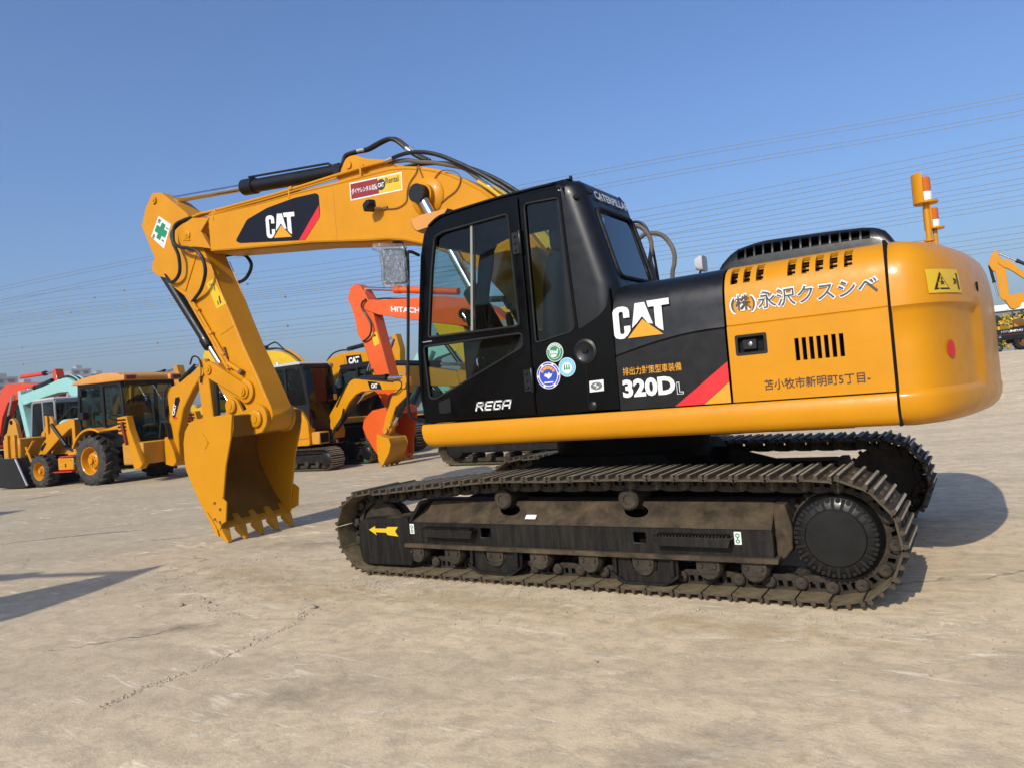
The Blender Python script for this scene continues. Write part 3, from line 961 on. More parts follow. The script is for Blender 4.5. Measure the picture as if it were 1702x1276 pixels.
# slotted engine hood on top
gx = [-1.16, -1.175, -1.195, -1.22, -1.25, -1.285]
slots_g = []
x = -1.303
while len(slots_g) < 14:
    slots_g.append((x-.0475, x))
    x -= .0588
for a, b_ in slots_g:
    gx += [b_, a]
gx += [-2.135, -2.165, -2.195, -2.22, -2.240]
def gh_(x):
    P = [(-2.245, .0), (-2.235, .04), (-2.20, .10), (-2.15, .130), (-2.08, .147), (-1.9, .160), (-1.49, .178), (-1.40, .172), (-1.30, .152), (-1.24, .115), (-1.19, .06), (-1.16, .0)]
    for (x0, h0), (x1, h1) in zip(P, P[1:]):
        if x <= x1:
            return h0+(h1-h0)*(x-x0)/(x1-x0)
    return 0
gx = sorted(gx)
prof = [(.985, 0.0), (.980, .40), (.965, .80), (.945, .90), (.90, .97), (.80, 1.0), (.3, 1.04), (-.3, 1.04), (-.80, 1.0), (-.90, .97), (-.945, .90), (-.965, .80), (-.985, 0.0)]
gsec = [[(x, y, 2.1015+h*gh_(x)+.001) for y, h in prof] for x in gx]
def gskip(i, j):
    xm = (gx[i]+gx[i+1])/2
    return j == 1 and any(a < xm < b_ for a, b_ in slots_g)
gr = MB().loft(gsec, closed=False, skip=gskip)
grille = gr.build('hood_grille', 'black_satin', exc, solid=.016, smooth=45, out=(0, 0, 1))
MB().box(-2.18, -1.28, -.90, .93, 2.10, 2.185).build('grille_lining', 'interior', grille)
# counterweight
plan = [(1.372, -2.228), (1.371, -2.29), (1.360, -2.345), (1.330, -2.40), (1.275, -2.452), (1.19, -2.505), (1.07, -2.556), (.92, -2.603), (.80, -2.632), (.765, -2.640), (.66, -2.660), (.45, -2.695), (.2, -2.722), (0, -2.730)]
plan = plan+[(-y, x) for y, x in plan[-2::-1]]
def plan_normal(i):
    a, b = plan[max(0, i-1)], plan[min(len(plan)-1, i+1)]
    t = Vector((b[1]-a[1], b[0]-a[0])).normalized()
    n = Vector((t.y, -t.x))
    return n if n.dot(Vector((plan[i][1]+1.6, plan[i][0]))) > 0 else -n
vp = [(1.022, .30), (1.022, .17), (1.030, .105), (1.050, .055), (1.085, .018), (1.13, .0), (1.19, -.006), (1.213, -.002), (1.232, .022), (1.30, .024), (1.50, .024), (1.665, .024),
      (1.690, .010), (1.702, .000), (1.76, .004), (1.85, .012), (1.93, .028), (1.99, .052), (2.04, .095), (2.07, .145), (2.088, .22), (2.094, .34)]
csec = []
for z, ins in vp:
    row = []
    for i, (y, x) in enumerate(plan):
        n = plan_normal(i)
        k = ins
        # the pressed recess ends before the rear face; beyond it the skin is proud again
        if 1.21 < z < 1.70 and (i < 1 or i > len(plan)-2):
            k = ins
        if 1.205 < z < 1.75 and 8 < i < len(plan)-9:
            k = 0.0
        yy = y-n.y*k
        xx = x-n.x*k
        xx = min(xx, -2.228)
        row.append((xx, yy, z))
    csec.append(row)
cwb = MB()
cwb.loft(csec, closed=False)
top = csec[-1]
bot = csec[0]
cwb.face([Vector(p) for p in top])
cwb.face([Vector(p) for p in bot][::-1])
fr_ = [r[0] for r in csec]+[r[-1] for r in csec[::-1]]
cwb.face([Vector(p) for p in fr_])
cweight = cwb.build('counterweight', 'yellow', exc, smooth=42)
# dark gap between the door and the counterweight
MB().box(-2.2275, -2.2125, -1.35, 1.352, 1.03, 2.08).build('seam', 'dark_under', exc)
# warning plate and red dot follow the curved skin
def cw_patch(name, u0, u1, z0, z1, mat, off, parent, nseg=8, shape=None):
    """Thin sheet on the skin; u is the arc length from the seam."""
    d = [0.0]
    for a, b in zip(plan, plan[1:]):
        d.append(d[-1]+math.hypot(a[0]-b[0], a[1]-b[1]))
    def at(u, z):
        j = max(i for i in range(len(d)-1) if d[i] <= u)
        f = (u-d[j])/(d[j+1]-d[j])
        y = plan[j][0]+(plan[j+1][0]-plan[j][0])*f
        x = plan[j][1]+(plan[j+1][1]-plan[j][1])*f
        n = plan_normal(j).lerp(plan_normal(j+1), f).normalized()
        for (za, ia), (zb, ib) in zip(vp, vp[1:]):
            if z <= zb:
                ins = ia+(ib-ia)*(z-za)/(zb-za) if zb > za else ia
                break
        return Vector((x, y, z))+Vector((n.x, n.y, 0))*(off-ins)
    b = MB()
    if shape:
        b.face([at(*p) for p in shape])
    else:
        b.loft([[at(u0+(u1-u0)*i/nseg, z0+(z1-z0)*j/4) for j in range(5)] for i in range(nseg+1)], closed=False)
    return b.build(name, mat, parent)
def WU(P):
    return [(.20+(u-.235)/.22*.31, z) for u, z in P]
wp = cw_patch('warning_plate', .20, .51, 1.752, 1.888, 'yellow_sign', .006, cweight)
cw_patch('warning_triangle', 0, 0, 0, 0, 'ink', .009, cweight, shape=WU([(.262, 1.770), (.356, 1.770), (.309, 1.872)]))
cw_patch('warning_triangle', 0, 0, 0, 0, 'yellow_sign', .0115, cweight, shape=WU([(.276, 1.779), (.342, 1.779), (.309, 1.852)]))
cw_patch('warning_symbol', 0, 0, 0, 0, 'ink', .0135, cweight, shape=WU([(.296, 1.795), (.305, 1.810), (.291, 1.812), (.306, 1.818), (.303, 1.838), (.312, 1.838), (.312, 1.816), (.326, 1.810), (.313, 1.806), (.322, 1.794), (.308, 1.800)]))
cw_patch('warning_symbol', 0, 0, 0, 0, 'ink', .009, cweight, shape=WU([(.425, 1.77), (.437, 1.77), (.437, 1.865), (.425, 1.865)]))
cw_patch('warning_symbol', 0, 0, 0, 0, 'ink', .009, cweight, shape=WU([(.392, 1.800), (.418, 1.806), (.418, 1.829), (.392, 1.835), (.404, 1.818)]))
cw_patch('reflector_dot', 0, 0, 0, 0, 'red_print', .008, cweight, shape=[(.366+.040*math.cos(a*math.pi/14), 1.438+.050*math.sin(a*math.pi/14)) for a in range(28)])
# lifting eye covers on the back face
for y in (.72, -.72):
    MB().lathe([(.0, 0), (.026, 0), (.030, -.004), (.030, -.03), (.0, -.03)], (-2.648, y, 1.80), axis=(-1, 0, 0), n=16).build('lifting_eye', 'dark_under', cweight)

# lettering on the panels
cat_logo(black_panel, -.537, 1.706, .405, .232, 1.3735)
text('lettering', '320D', 'white_print', black_panel, (-.563, 1.3745, 1.309), XR, ZU, .372, .122, bold=.045, off=.0015)
lo = decal('lettering', [(-.943, 1.385), (-.963, 1.385), (-.963, 1.323), (-.987, 1.323), (-.987, 1.306), (-.943, 1.306)], 1.3745, 'white_print', black_panel)
decal('lettering_inset', [(-.947, 1.381), (-.959, 1.381), (-.959, 1.319), (-.983, 1.319), (-.983, 1.310), (-.947, 1.310)], 1.3765, 'navy_print', black_panel)
text('lettering', '排出力對策型車装備', 'yellow_print', black_panel, (-.575, 1.3745, 1.457), XR, ZU, .412, .055, bold=.004, off=.001)
decal('red_stripe', [(-.921, 1.229), (-1.113, 1.229), (-1.2875, 1.362), (-1.2875, 1.486)], 1.3735, 'red_print', black_panel)
decal('yellow_stripe', [(-1.116, 1.229), (-1.2875, 1.229), (-1.2875, 1.359)], 1.3735, 'yellow_print', black_panel)
def outlined(s, x, z, w, h, y, slope=0.0, parent=ydoor):
    u = Vector((-1, 0, slope)).normalized()
    text('lettering_outline', s, 'white_print', parent, (x+.010, y, z-.010), u, ZU, w+.020, h+.020, bold=.05, off=.0008)
    text('lettering', s, 'slate_print', parent, (x, y, z), u, ZU, w, h, bold=.006, off=.003)
outlined('(株)', -1.340, 1.781, .148, .105, 1.3685)
outlined('永沢クスシベ', -1.505, 1.785, .665, .105, 1.3665)
text('lettering', '苫小牧市新明町5丁目-', 'ink', ydoor, (-1.499, 1.3735, 1.288), XR, ZU, .590, .064, bold=.010, off=.001)

# --- warning beacons on the counterweight -------------------------------------------
def beacon(x, y, zb, zt, sc=1.0):
    pole = MB().cyl((x, y, 2.06), (x, y, zb), .017*sc, 12)
    pole.lathe([(.0, 0), (.028, 0), (.028, .012), (.0, .012)], (x, y, 2.093), axis=(0, 0, 1), n=12)
    po = pole.build('beacon_pole', 'yellow', exc)
    sh = MB()
    ri, ro = .064*sc, .068*sc
    pl_ = [(x+ro*math.cos(R(a)), y+ro*math.sin(R(a))) for a in range(-85, 86, 10)]+[(x+ri*math.cos(R(a)), y+ri*math.sin(R(a))) for a in range(85, -86, -10)]
    sh.prism(pl_, zb+.002, zt+.022, ax='z')
    sh.prism(arc(x, y, .066*sc, 0, 360, 18)[:-1], zb, zb+.014, ax='z')
    sh.build('beacon_bracket', 'yellow', po, bevel=.002)
    zc = zb+.016
    MB().lathe([(.0, 0), (.036*sc, 0), (.036*sc, .05*sc), (.033*sc, .055*sc), (.0, .055*sc)], (x, y, zc), axis=(0, 0, 1), n=20).build('beacon_base', 'white_print', po)
    n = 20
    hgt = zt-zc-.055*sc
    pf = [(.033*sc, 0)]
    for k in range(5):
        pf += [(.033*sc, hgt*(k+.1)/5.5), (.0345*sc, hgt*(k+.5)/5.5), (.033*sc, hgt*(k+.95)/5.5)]
    pf += [(.033*sc, hgt*.93), (.026*sc, hgt), (.0, hgt)]
    MB().lathe(pf, (x, y, zc+.055*sc), axis=(0, 0, 1), n=n).build('beacon_lens', 'amber_lens', po)
beacon(-2.425, .90, 2.318, 2.478)
beacon(-2.412, -.40, 2.352, 2.512)
# --- cab -------------------------------------------------------------------------
YO = 1.372
out_l = [(1.198, 1.235), (1.228, 1.45), (1.216, 1.80), (1.185, 2.036), (1.103, 2.574), (1.052, 2.736), (1.002, 2.794), (.911, 2.835), (.803, 2.857), (.283, 2.875), (-.19, 2.873), (-.19, 1.235)]
door_o = [(1.165, 1.243), (1.190, 1.45), (1.180, 1.80), (1.150, 2.04), (1.066, 2.574), (1.018, 2.712), (.972, 2.764), (.89, 2.800), (.80, 2.818), (.14, 2.832), (.138, 1.243)]
hole_f = [(p[0]-(.03 if p[0] > .5 else -.03), p[1]+(.03 if p[1] < 1.5 else -.03 if p[1] > 2.6 else 0)) for p in door_o]
cabm = MB()
cabm.prism(out_l, 1.295, 1.345, holes=[hole_f, [(.105, 1.27), (.105, 2.83), (-.16, 2.83), (-.16, 1.27)]])
rhole = [(.80, 2.76), (.90, 2.735), (.94, 2.68), (.962, 2.55), (1.01, 2.40), (1.045, 2.26), (1.09, 1.92), (-.14, 1.92), (-.16, 2.76)]
cabm.prism(out_l, .50, .54, holes=[rhole])
# front header and sill, floor
cabm.prism([(1.075, 2.66), (1.052, 2.736), (1.002, 2.794), (.90, 2.833), (.90, 2.78), (.98, 2.74), (1.02, 2.66)], .54, 1.295)
cabm.prism([(1.198, 1.235), (1.22, 1.36), (1.18, 1.36), (1.16, 1.235)], .54, 1.295)
cabm.box(-.2, 1.16, .54, 1.295, 1.225, 1.29)
cab = cabm.build('cab', 'black_gloss', exc, bevel=.006, seg=2)
rf = MB().prism([(1.02, 2.752), (.985, 2.806), (.90, 2.846), (.80, 2.866), (.283, 2.886), (-.26, 2.886), (-.26, 2.82), (.80, 2.81), (.94, 2.77)], .50, 1.352)
roof = rf.build('roof', 'black_gloss', cab, bevel=.012, seg=2)
MB().box(-.18, .85, .55, 1.29, 2.77, 2.808).build('roof_lining', 'interior', cab)
MB().tube(cr([(.985, 1.362, 2.79), (.90, 1.366, 2.832), (.78, 1.366, 2.852), (.28, 1.366, 2.872), (-.17, 1.366, 2.870)], 5), .009, 8).build('rain_gutter', 'black_satin', cab)
# rear corner post, back wall with the window opening, rounded cap
def xb(z):
    return -.56+.27*max(0.0, z-2.10)
rows = [1.80, 1.95, 2.10, 2.135, 2.17, 2.30, 2.45, 2.60, 2.655, 2.69, 2.76, 2.82, 2.852, 2.878, 2.895, 2.902]
ins = {2.852: .012, 2.878: .04, 2.895: .08, 2.902: .13}
secs = []
for z in rows:
    x0 = xb(z)
    k = ins.get(z, 0)
    pts = [(-.185, 1.360-k), (-.25, 1.360-k)]
    r = .135
    for i in range(9):
        a = R(90*i/8)
        pts.append((x0+k+r-r*math.sin(a), 1.360-k-.12+.12*math.cos(a)))
    pts += [(x0+k, 1.205), (x0+k, 1.0), (x0+k, .62), (x0+k, .585)]
    for i in range(9):
        a = R(90*i/8)
        pts.append((x0+k+.08-.08*math.cos(a), .58+k-.08*math.sin(a)))
    pts += [(-.18, .50+k)]
    secs.append([(x, y, z) for x, y in pts])
def rskip(i, j):
    z = (rows[i]+rows[i+1])/2
    return 2.17 < z < 2.655 and 11 <= j <= 12
cp = MB().loft(secs, closed=False, skip=rskip)
cp.face([Vector(p) for p in secs[-1]])
rear_shell = cp.build('rear_shell', 'black_panel', cab, solid=.03, smooth=45, out=(-1, .1, .1))
def bw(y, z, off=0.0):
    return Vector((xb(z)-off, y, z))
g = rpoly([(1.215, 2.155), (1.215, 2.672), (.572, 2.672), (.572, 2.155)], .07, 5)
MB().tube([bw(y, z, .004) for y, z in g+[g[0]]], .016, 8).build('window_gasket', 'black_rubber', cab)
p_ = MB()
p_.face([bw(y, z, -.006) for y, z in ((1.225, 2.15), (1.225, 2.68), (.56, 2.68), (.56, 2.15))])
p_.build('rear_window', 'cab_glass_blue', cab)
text('lettering', 'CATERPILLAR', 'white_print', cab, (xb(2.73)-.010, 1.185, 2.742), (0, -1, 0), (.26, 0, 1), .60, .064, bold=.035, off=.002)
tri = MB()
tri.face([Vector((xb(2.744)-.0145, y, z)) for y, z in ((1.128, 2.740), (1.066, 2.740))]+[Vector((xb(2.772)-.0145, 1.095, 2.772))])
tri.build('lettering_triangle', 'yellow_print', cab)
for p in ((-.325, 1.345, 2.74), (-.375, 1.22, 2.79)):
    MB().lathe([(.0, -.01), (.019, -.01), (.021, .01), (.015, .022), (.0, .024)], p, axis=(-.6, .75, -.1), n=14).build('mounting_plug', 'black_rubber', cab)
MB().lathe([(.0, 0), (.014, 0), (.014, .012), (.009, .025), (.0, .027)], (-.26, 1.27, 2.895), axis=(0, 0, 1), n=12).build('roof_plug', 'black_rubber', cab)
# rear quarter window frame and lower quarter panel
rw = rpoly([(.088, 2.775), (-.198, 2.76), (-.236, 1.835), (-.205, 1.803), (.090, 1.756)], .03, 3)
q_out = [(.130, 2.84), (-.215, 2.835), (-.262, 1.78), (.130, 1.72)]
MB().prism(q_out, 1.343, 1.3655, holes=[rw]).build('quarter_frame', 'black_gloss', cab, bevel=.004)
gs = [(x, 1.366, z) for x, z in rw]
MB().tube(gs+[gs[0]], .008, 6).build('window_gasket', 'black_rubber', cab)
pq = MB()
pq.face([(x, 1.354, z) for x, z in rw])
pq.build('quarter_window', 'cab_glass', cab)
lq = [(.130, 1.238), (.130, 1.738), (-.10, 1.775), (-.24, 1.805), (-.33, 1.838), (-.43, 1.885), (-.495, 1.945), (-.522, 2.03), (-.527, 2.095), (-.527, 1.238)]
quarter = MB().prism(lq, 1.33, YO).build('quarter_panel', 'black_gloss', cab, bevel=.008, seg=2)
MB().box(-.50, .10, .56, 1.325, 1.235, 1.78).build('cab_back_box', 'interior', cab)
# handle recess, lock, raised line
MB().lathe([(.085, -.002), (.088, .006), (.070, .012), (.055, .004), (.0, -.001)], (-.305, YO, 1.652), n=24).build('tank_cap', 'black_satin', cab)
MB().box(-.325, -.285, YO, YO+.012, 1.64, 1.664).build('cap_lock', 'interior', cab, bevel=.003)
MB().lathe([(.0, 0), (.03, 0), (.032, .006), (.022, .014), (.0, .016)], (-.331, YO, 1.272), n=16).build('round_lock', 'black_satin', cab)
for dz in (0,):
    MB().tube([(-.300, YO+.001, 1.60), (-.296, YO+.001, 1.25)], .004, 5).build('panel_seam', 'interior', cab)
# door
wf = rpoly([(.925, 2.690), (.84, 2.714), (.232, 2.731), (.214, 1.897), (1.072, 1.909), (.985, 2.43)], .03, 3)
wl = rpoly([(1.128, 1.842), (.200, 1.842), (.200, 1.742), (1.045, 1.418), (1.110, 1.430)], .025, 3)
door = MB().prism(door_o, 1.338, YO, holes=[wf, wl]).build('door', 'black_gloss', exc, bevel=.005, seg=2)
for w in (wf, wl):
    gs = [(x, YO, z) for x, z in w]
    MB().tube(gs+[gs[0]], .010, 6).build('window_gasket', 'black_rubber', door)
p1 = MB(); p1.face([(x, 1.348, z) for x, z in ((1.09, 1.89), (.93, 2.72), (.585, 2.735), (.655, 1.89))]); p1.build('front_pane', 'cab_glass', door)
p2 = MB(); p2.face([(x, 1.357, z) for x, z in ((.665, 1.89), (.59, 2.735), (.22, 2.735), (.205, 1.89))]); p2.build('rear_pane', 'cab_glass', door)
p3 = MB(); p3.face([(x, 1.354, z) for x, z in wl]); p3.build('lower_pane', 'cab_glass', door)
MB().prism([(.581, 2.722), (.561, 2.722), (.640, 1.905), (.662, 1.905)], 1.352, 1.366).build('sash_bar', 'grey_bar', door, bevel=.002)
MB().prism([(.553, 2.722), (.540, 2.722), (.618, 1.905), (.632, 1.905)], 1.350, 1.362).build('sash_bar', 'black_satin', door, bevel=.002)
MB().prism([(1.115, 1.345), (.142, 1.712), (.142, 1.247), (1.150, 1.247)], YO-.002, YO+.007).build('lower_panel', 'black_gloss', door, bevel=.004)
for z0, z1 in ((1.41, 1.57), (2.42, 2.58)):
    h = MB()
    h.box(.140, .205, YO, YO+.022, z0, z1)
    h.cyl((.137, YO+.018, z0-.01), (.137, YO+.018, z1+.01), .013, 10)
    for k in range(3):
        h.lathe([(.0, 0), (.012, 0), (.012, .010), (.0, .012)], (.178, YO+.022, z0+.03+k*.05), n=8)
    h.build('hinge', 'black_satin', door, bevel=.003)
MB().tube(cr([(.60, YO+.001, 1.70), (.60, YO+.028, 1.69), (.60, YO+.030, 1.65), (.60, YO+.001, 1.63)], 5), .006, 6).build('door_handle', 'chrome', door)
MB().box(1.035, 1.13, YO+.001, YO+.012, 1.872, 1.882).build('door_pull', 'fitting', door, bevel=.002)
MB().prism(rpoly([(1.02, 1.30), (1.02, 1.39), (.90, 1.42), (.90, 1.30)], .02), YO+.004, YO+.014).build('door_lock', 'black_satin', door, bevel=.003)
# italic lettering on the door
def strokes(name, parent, lines, x0, z0, w, h, th, y, mat, shear=.35):
    for ln in lines:
        for (a, b) in zip(ln, ln[1:]):
            pa = Vector((x0-(a[0]+shear*a[1]*h/w)*w, z0+a[1]*h))
            pb = Vector((x0-(b[0]+shear*b[1]*h/w)*w, z0+b[1]*h))
            d = (pb-pa).normalized()
            n = Vector((-d.y, d.x))*th/2
            e = d*th*.42
            decal(name, [tuple(v) for v in (pa-e+n, pb+e+n, pb+e-n, pa-e-n)], y, mat, parent, th=.001)
U = .225
strokes('lettering', door, [[(0, 0), (0, 1), (.16, 1), (.18, .75), (.16, .55), (0, .52)], [(.09, .52), (.19, 0)]], .665, 1.303, .32, .056, .0125, YO+.0075, 'white_print')
strokes('lettering', door, [[(.42, 0), (.26, 0), (.26, 1), (.44, 1)], [(.27, .5), (.42, .5)]], .665, 1.303, .32, .056, .0125, YO+.0075, 'white_print')
strokes('lettering', door, [[(.68, 1), (.51, 1), (.51, 0), (.68, 0), (.68, .48), (.60, .48)]], .665, 1.303, .32, .056, .0125, YO+.0075, 'white_print')
strokes('lettering', door, [[(.76, 0), (.76, .85), (.80, 1), (.95, 1), (.95, 0)], [(.77, .38), (.94, .38)]], .665, 1.303, .32, .056, .0125, YO+.0075, 'white_print')
# round stickers behind the door
def ring(x, z, r0, r1, y, mat, parent, n=28):
    decal('sticker_ring', arc(x, z, r0, 0, 360, n)[:-1], y, mat, parent, th=.001, holes=[arc(x, z, r1, 0, 360, n)[:-1]] if r1 else ())
def disc(nm, x, z, r, y, mat, parent):
    return decal(nm, arc(x, z, r, 0, 360, 28)[:-1], y, mat, parent, th=.001)
sx, sz = -.063, 1.672
disc('sticker', sx, sz, .068, YO+.001, 'white_print', cab); disc('sticker_face', sx, sz, .063, YO+.003, 'green_print', cab)
ring(sx, sz, .047, .044, YO+.0045, 'white_print', cab)
for k in range(4):
    decal('fist_mark', rrect(sx+.026-k*.014, sx+.036-k*.014, sz-.010, sz+.018-.003*k, .004, 2), YO+.0048, 'white_print', cab)
decal('fist_mark', rpoly([(sx+.034, sz-.014), (sx-.016, sz-.016), (sx-.012, sz-.034), (sx+.026, sz-.034)], .008), YO+.0048, 'white_print', cab)
decal('fist_mark', rpoly([(sx-.020, sz-.02), (sx-.030, sz+.020), (sx-.022, sz+.024), (sx-.014, sz-.01)], .004), YO+.0048, 'white_print', cab)
for a in range(30, 151, 17):
    decal('sticker_text', [(sx+.055*math.cos(R(a))+dx, sz+.055*math.sin(R(a))+dz) for dx, dz in ((-.005, -.005), (.005, -.005), (.005, .005), (-.005, .005))], YO+.0048, 'white_print', cab)
sx, sz = -.151, 1.557
disc('sticker', sx, sz, .068, YO+.001, 'white_print', cab)
ring(sx, sz, .064, .050, YO+.003, 'sky_print', cab)
disc('sticker_face', sx, sz, .047, YO+.003, 'sky_print', cab); disc('sticker_face', sx, sz-.004, .040, YO+.0045, 'white_print', cab)
for k in (-1, 0, 1):
    decal('tree_mark', [(sx+k*.018-.007, sz-.018), (sx+k*.018+.007, sz-.018), (sx+k*.018+.002, sz+.022), (sx+k*.018-.002, sz+.022)], YO+.006, 'green_print', cab)
sx, sz = .006, 1.513
disc('sticker', sx, sz, .097, YO+.001, 'white_print', cab)
for a in range(0, 360, 60):
    pts = [(sx+.091*math.cos(R(a+t)), sz+.091*math.sin(R(a+t))) for t in range(4, 57, 8)]+[(sx+.081*math.cos(R(a+t)), sz+.081*math.sin(R(a+t))) for t in range(52, 3, -8)]
    decal('sticker_ring', pts, YO+.003, 'blue_print', cab)
disc('sticker_face', sx, sz, .073, YO+.003, 'blue_print', cab)
for a in range(35, 146, 22):
    decal('sticker_text', [(sx+.056*math.cos(R(a))+dx, sz+.056*math.sin(R(a))+dz) for dx, dz in ((-.010, -.010), (.010, -.010), (.010, .010), (-.010, .010))], YO+.0048, 'yellow_print', cab)
decal('bird_mark', rpoly([(sx+.034, sz-.004), (sx+.022, sz+.018), (sx+.006, sz+.004), (sx-.004, sz+.022), (sx-.02, sz+.006), (sx-.036, sz+.012), (sx-.022, sz-.012), (sx+.002, sz-.028), (sx+.012, sz-.012)], .006), YO+.0048, 'white_print', cab)
decal('sticker_text', [(sx+.04, sz-.046), (sx-.04, sz-.046), (sx-.034, sz-.054), (sx+.034, sz-.054)], YO+.0048, 'white_print', cab)
decal('sticker', [(-.316, 1.444), (-.425, 1.447), (-.421, 1.370), (-.313, 1.367)], YO+.001, 'white_print', cab)
decal('globe_mark', [(-.368+.044*math.cos(a*math.pi/12), 1.407+.027*math.sin(a*math.pi/12)) for a in range(24)], YO+.003, 'grey_print', cab)
decal('globe_mark', [(-.345, 1.414), (-.372, 1.428), (-.364, 1.409), (-.392, 1.403), (-.362, 1.386), (-.372, 1.402)], YO+.0045, 'white_print', cab)
# windscreen
ws = MB()
ws.loft([[(x-.012, .535, z), (x-.012, 1.30, z)] for x, z in ((1.225, 1.36), (1.228, 1.45), (1.216, 1.80), (1.185, 2.036), (1.103, 2.574), (1.068, 2.69))], closed=False)
ws.build('windscreen', 'cab_glass', cab)
MB().face([(0, 0, 0), (0, 0, 1), (0, 1, 0)])
rwp = MB(); rwp.face([(x, .515, z) for x, z in rhole]); rwp.build('right_window', 'cab_glass', cab)
# inside: seat, consoles, levers
st = MB()
st.loft([[(x, y, z) for y, z in rrect(.74, 1.18, 1.60+.02*k, 1.80+.02*k, .05)] for x, k in ((.16, 0), (.22, 1), (.55, 2), (.66, 1), (.69, 0))])
st.loft([[(x-.12*(z-1.75), y, z) for x, y in rrect(.04, .17, .74+ins_, 1.18-ins_, .05)] for z, ins_ in ((1.74, .02), (1.85, 0), (2.25, .01), (2.40, .05), (2.44, .09))])
st.loft([[(x-.07, y, z) for x, y in rrect(.04, .14, .83+ins_, 1.09-ins_, .04)] for z, ins_ in ((2.47, .02), (2.50, 0), (2.62, .0), (2.66, .04))])
st.box(.22, .62, .80, 1.12, 1.29, 1.60)
st.build('operator_seat', 'seat', cab)
cs = MB()
for y0, y1 in ((.57, .73), (1.19, 1.285)):
    cs.box(.10, .80, y0, y1, 1.45, 1.84)
    ym = (y0+y1)/2
    cs.tube(cr([(.70, ym, 1.84), (.71, ym, 1.95), (.74, ym, 2.00)], 4), [.018]*5+[.018]*3+[.03], 8)
    cs.lathe([(.0, 0), (.028, 0), (.034, .05), (.026, .12), (.0, .13)], (.74, ym, 1.97), axis=(.15, 0, 1), n=10)
cs.box(.92, 1.02, .56, .66, 1.80, 2.02)
for y in (.86, .98):
    cs.tube([(.92, y, 1.29), (.86, y, 1.70)], .010, 6)
cs.build('console', 'interior', cab)
wp_ = MB()
wp_.tube([(1.00, .60, 1.75), (1.05, .575, 2.18)], .009, 5)
wp_.tube([(.98, .58, 2.18), (1.10, .56, 1.72)], .012, 5)
wp_.build('wiper_arm', 'black_satin', cab)
# yellow sun visor above the windscreen, its sunlit paleness put into the peach colour
vs = []
for y in (.56, .62, .9, 1.18, 1.265, 1.285):
    d = 0 if .6 < y < 1.25 else (-.02 if .57 < y < 1.28 else -.04)
    vs.append([(.84, y, 2.915), (1.0, y, 2.93+d*.3), (1.12, y, 2.935+d*.5), (1.225+d, y, 2.925+d*.5), (1.262+d, y, 2.905), (1.235+d, y, 2.825), (1.205+d, y, 2.800), (1.16, y, 2.80), (1.02, y, 2.81), (.90, y, 2.86)])
MB().loft(vs).build('sun_visor', 'peach', cab, smooth=30)
# mirror wrapped in plastic and the grab rail that carries it
rail = cr([(1.10, 1.365, 2.575), (1.125, 1.43, 2.60), (1.145, 1.455, 2.585), (1.15, 1.46, 2.45), (1.20, 1.46, 2.00), (1.245, 1.46, 1.62), (1.268, 1.46, 1.38), (1.255, 1.445, 1.29), (1.20, 1.37, 1.255)], 8)
hr = MB().tube(rail, .013, 10).build('grab_rail', 'black_satin', exc)
ml = MB()
ml.loft([[(x, y, z) for y, z in rrect(1.475+i_, 1.655-i_, 2.345+i_, 2.625-i_, .03)] for x, i_ in ((1.128, .012), (1.135, 0), (1.165, 0), (1.20, .02), (1.21, .05))])
MX = Matrix.Translation((1.16, 1.47, 0)) @ Matrix.Rotation(R(-38), 4, 'Z') @ Matrix.Translation((-1.16, -1.47, 0))
mir = ml.build('mirror', 'black_satin', exc, smooth=40, xf=MX)
mf = MB(); mf.face([(1.1265, y, z) for y, z in rrect(1.487, 1.643, 2.357, 2.613, .025)]); mf.build('mirror_glass', 'mirror_face', mir, xf=MX)
MB().tube(cr([(1.15, 1.46, 2.56), (1.15, 1.50, 2.665), (1.16, 1.60, 2.665)], 6), .010, 8).build('mirror_arm', 'black_satin', mir)
rg = random.Random(9)
fl = []
for i in range(13):
    z = 2.325+.335*i/12
    fl_y = .10+(.035 if i >= 11 else 0)
    ring_ = []
    for k in range(22):
        a = 2*math.pi*k/22
        ex = math.copysign(abs(math.cos(a))**.35, math.cos(a))
        ey = math.copysign(abs(math.sin(a))**.35, math.sin(a))
        ring_.append((1.165+(.052+rg.uniform(-.007, .006))*ex, 1.565+(fl_y+rg.uniform(-.008, .008))*ey+(.025 if i >= 11 else 0), z+rg.uniform(-.008, .008)))
    fl.append(ring_)
MB().loft(fl, cap=False).build('plastic_wrap', 'plastic_film', mir, smooth=18, xf=MX)
# --- behind the cab: hoses over the hood, far mirror ---------------------------------
def hose(name, pts, r, mat, parent, xf=None, n=8, sub=6):
    return MB().tube(cr(pts, sub), r, n).build(name, mat, parent, xf=xf)
hose('hydraulic_hose', [(-.10, .1, 2.66), (-.25, .1, 2.73), (-.34, .1, 2.66), (-.37, .1, 2.58), (-.368, .1, 2.50), (-.35, .1, 2.42), (-.37, .1, 2.30), (-.37, .1, 2.05)], .020, 'hose_dusty', exc)
hose('hydraulic_hose', [(-.10, -.1, 2.60), (-.23, -.1, 2.684), (-.315, -.1, 2.685), (-.40, -.1, 2.65), (-.462, -.1, 2.57), (-.492, -.1, 2.48), (-.485, -.1, 2.39), (-.46, -.1, 2.30), (-.45, -.1, 2.05)], .020, 'hose_dusty', exc)
hose('hydraulic_hose', [(-.05, 0, 2.74), (-.18, 0, 2.79), (-.26, 0, 2.77), (-.31, 0, 2.70), (-.34, 0, 2.55), (-.36, 0, 2.35), (-.38, 0, 2.05)], .012, 'hose_black', exc)
hose('hydraulic_hose', [(-.30, .3, 2.12), (-.40, .3, 2.19), (-.52, .3, 2.15), (-.55, .3, 2.08)], .012, 'hose_black', exc)
fm = MB()
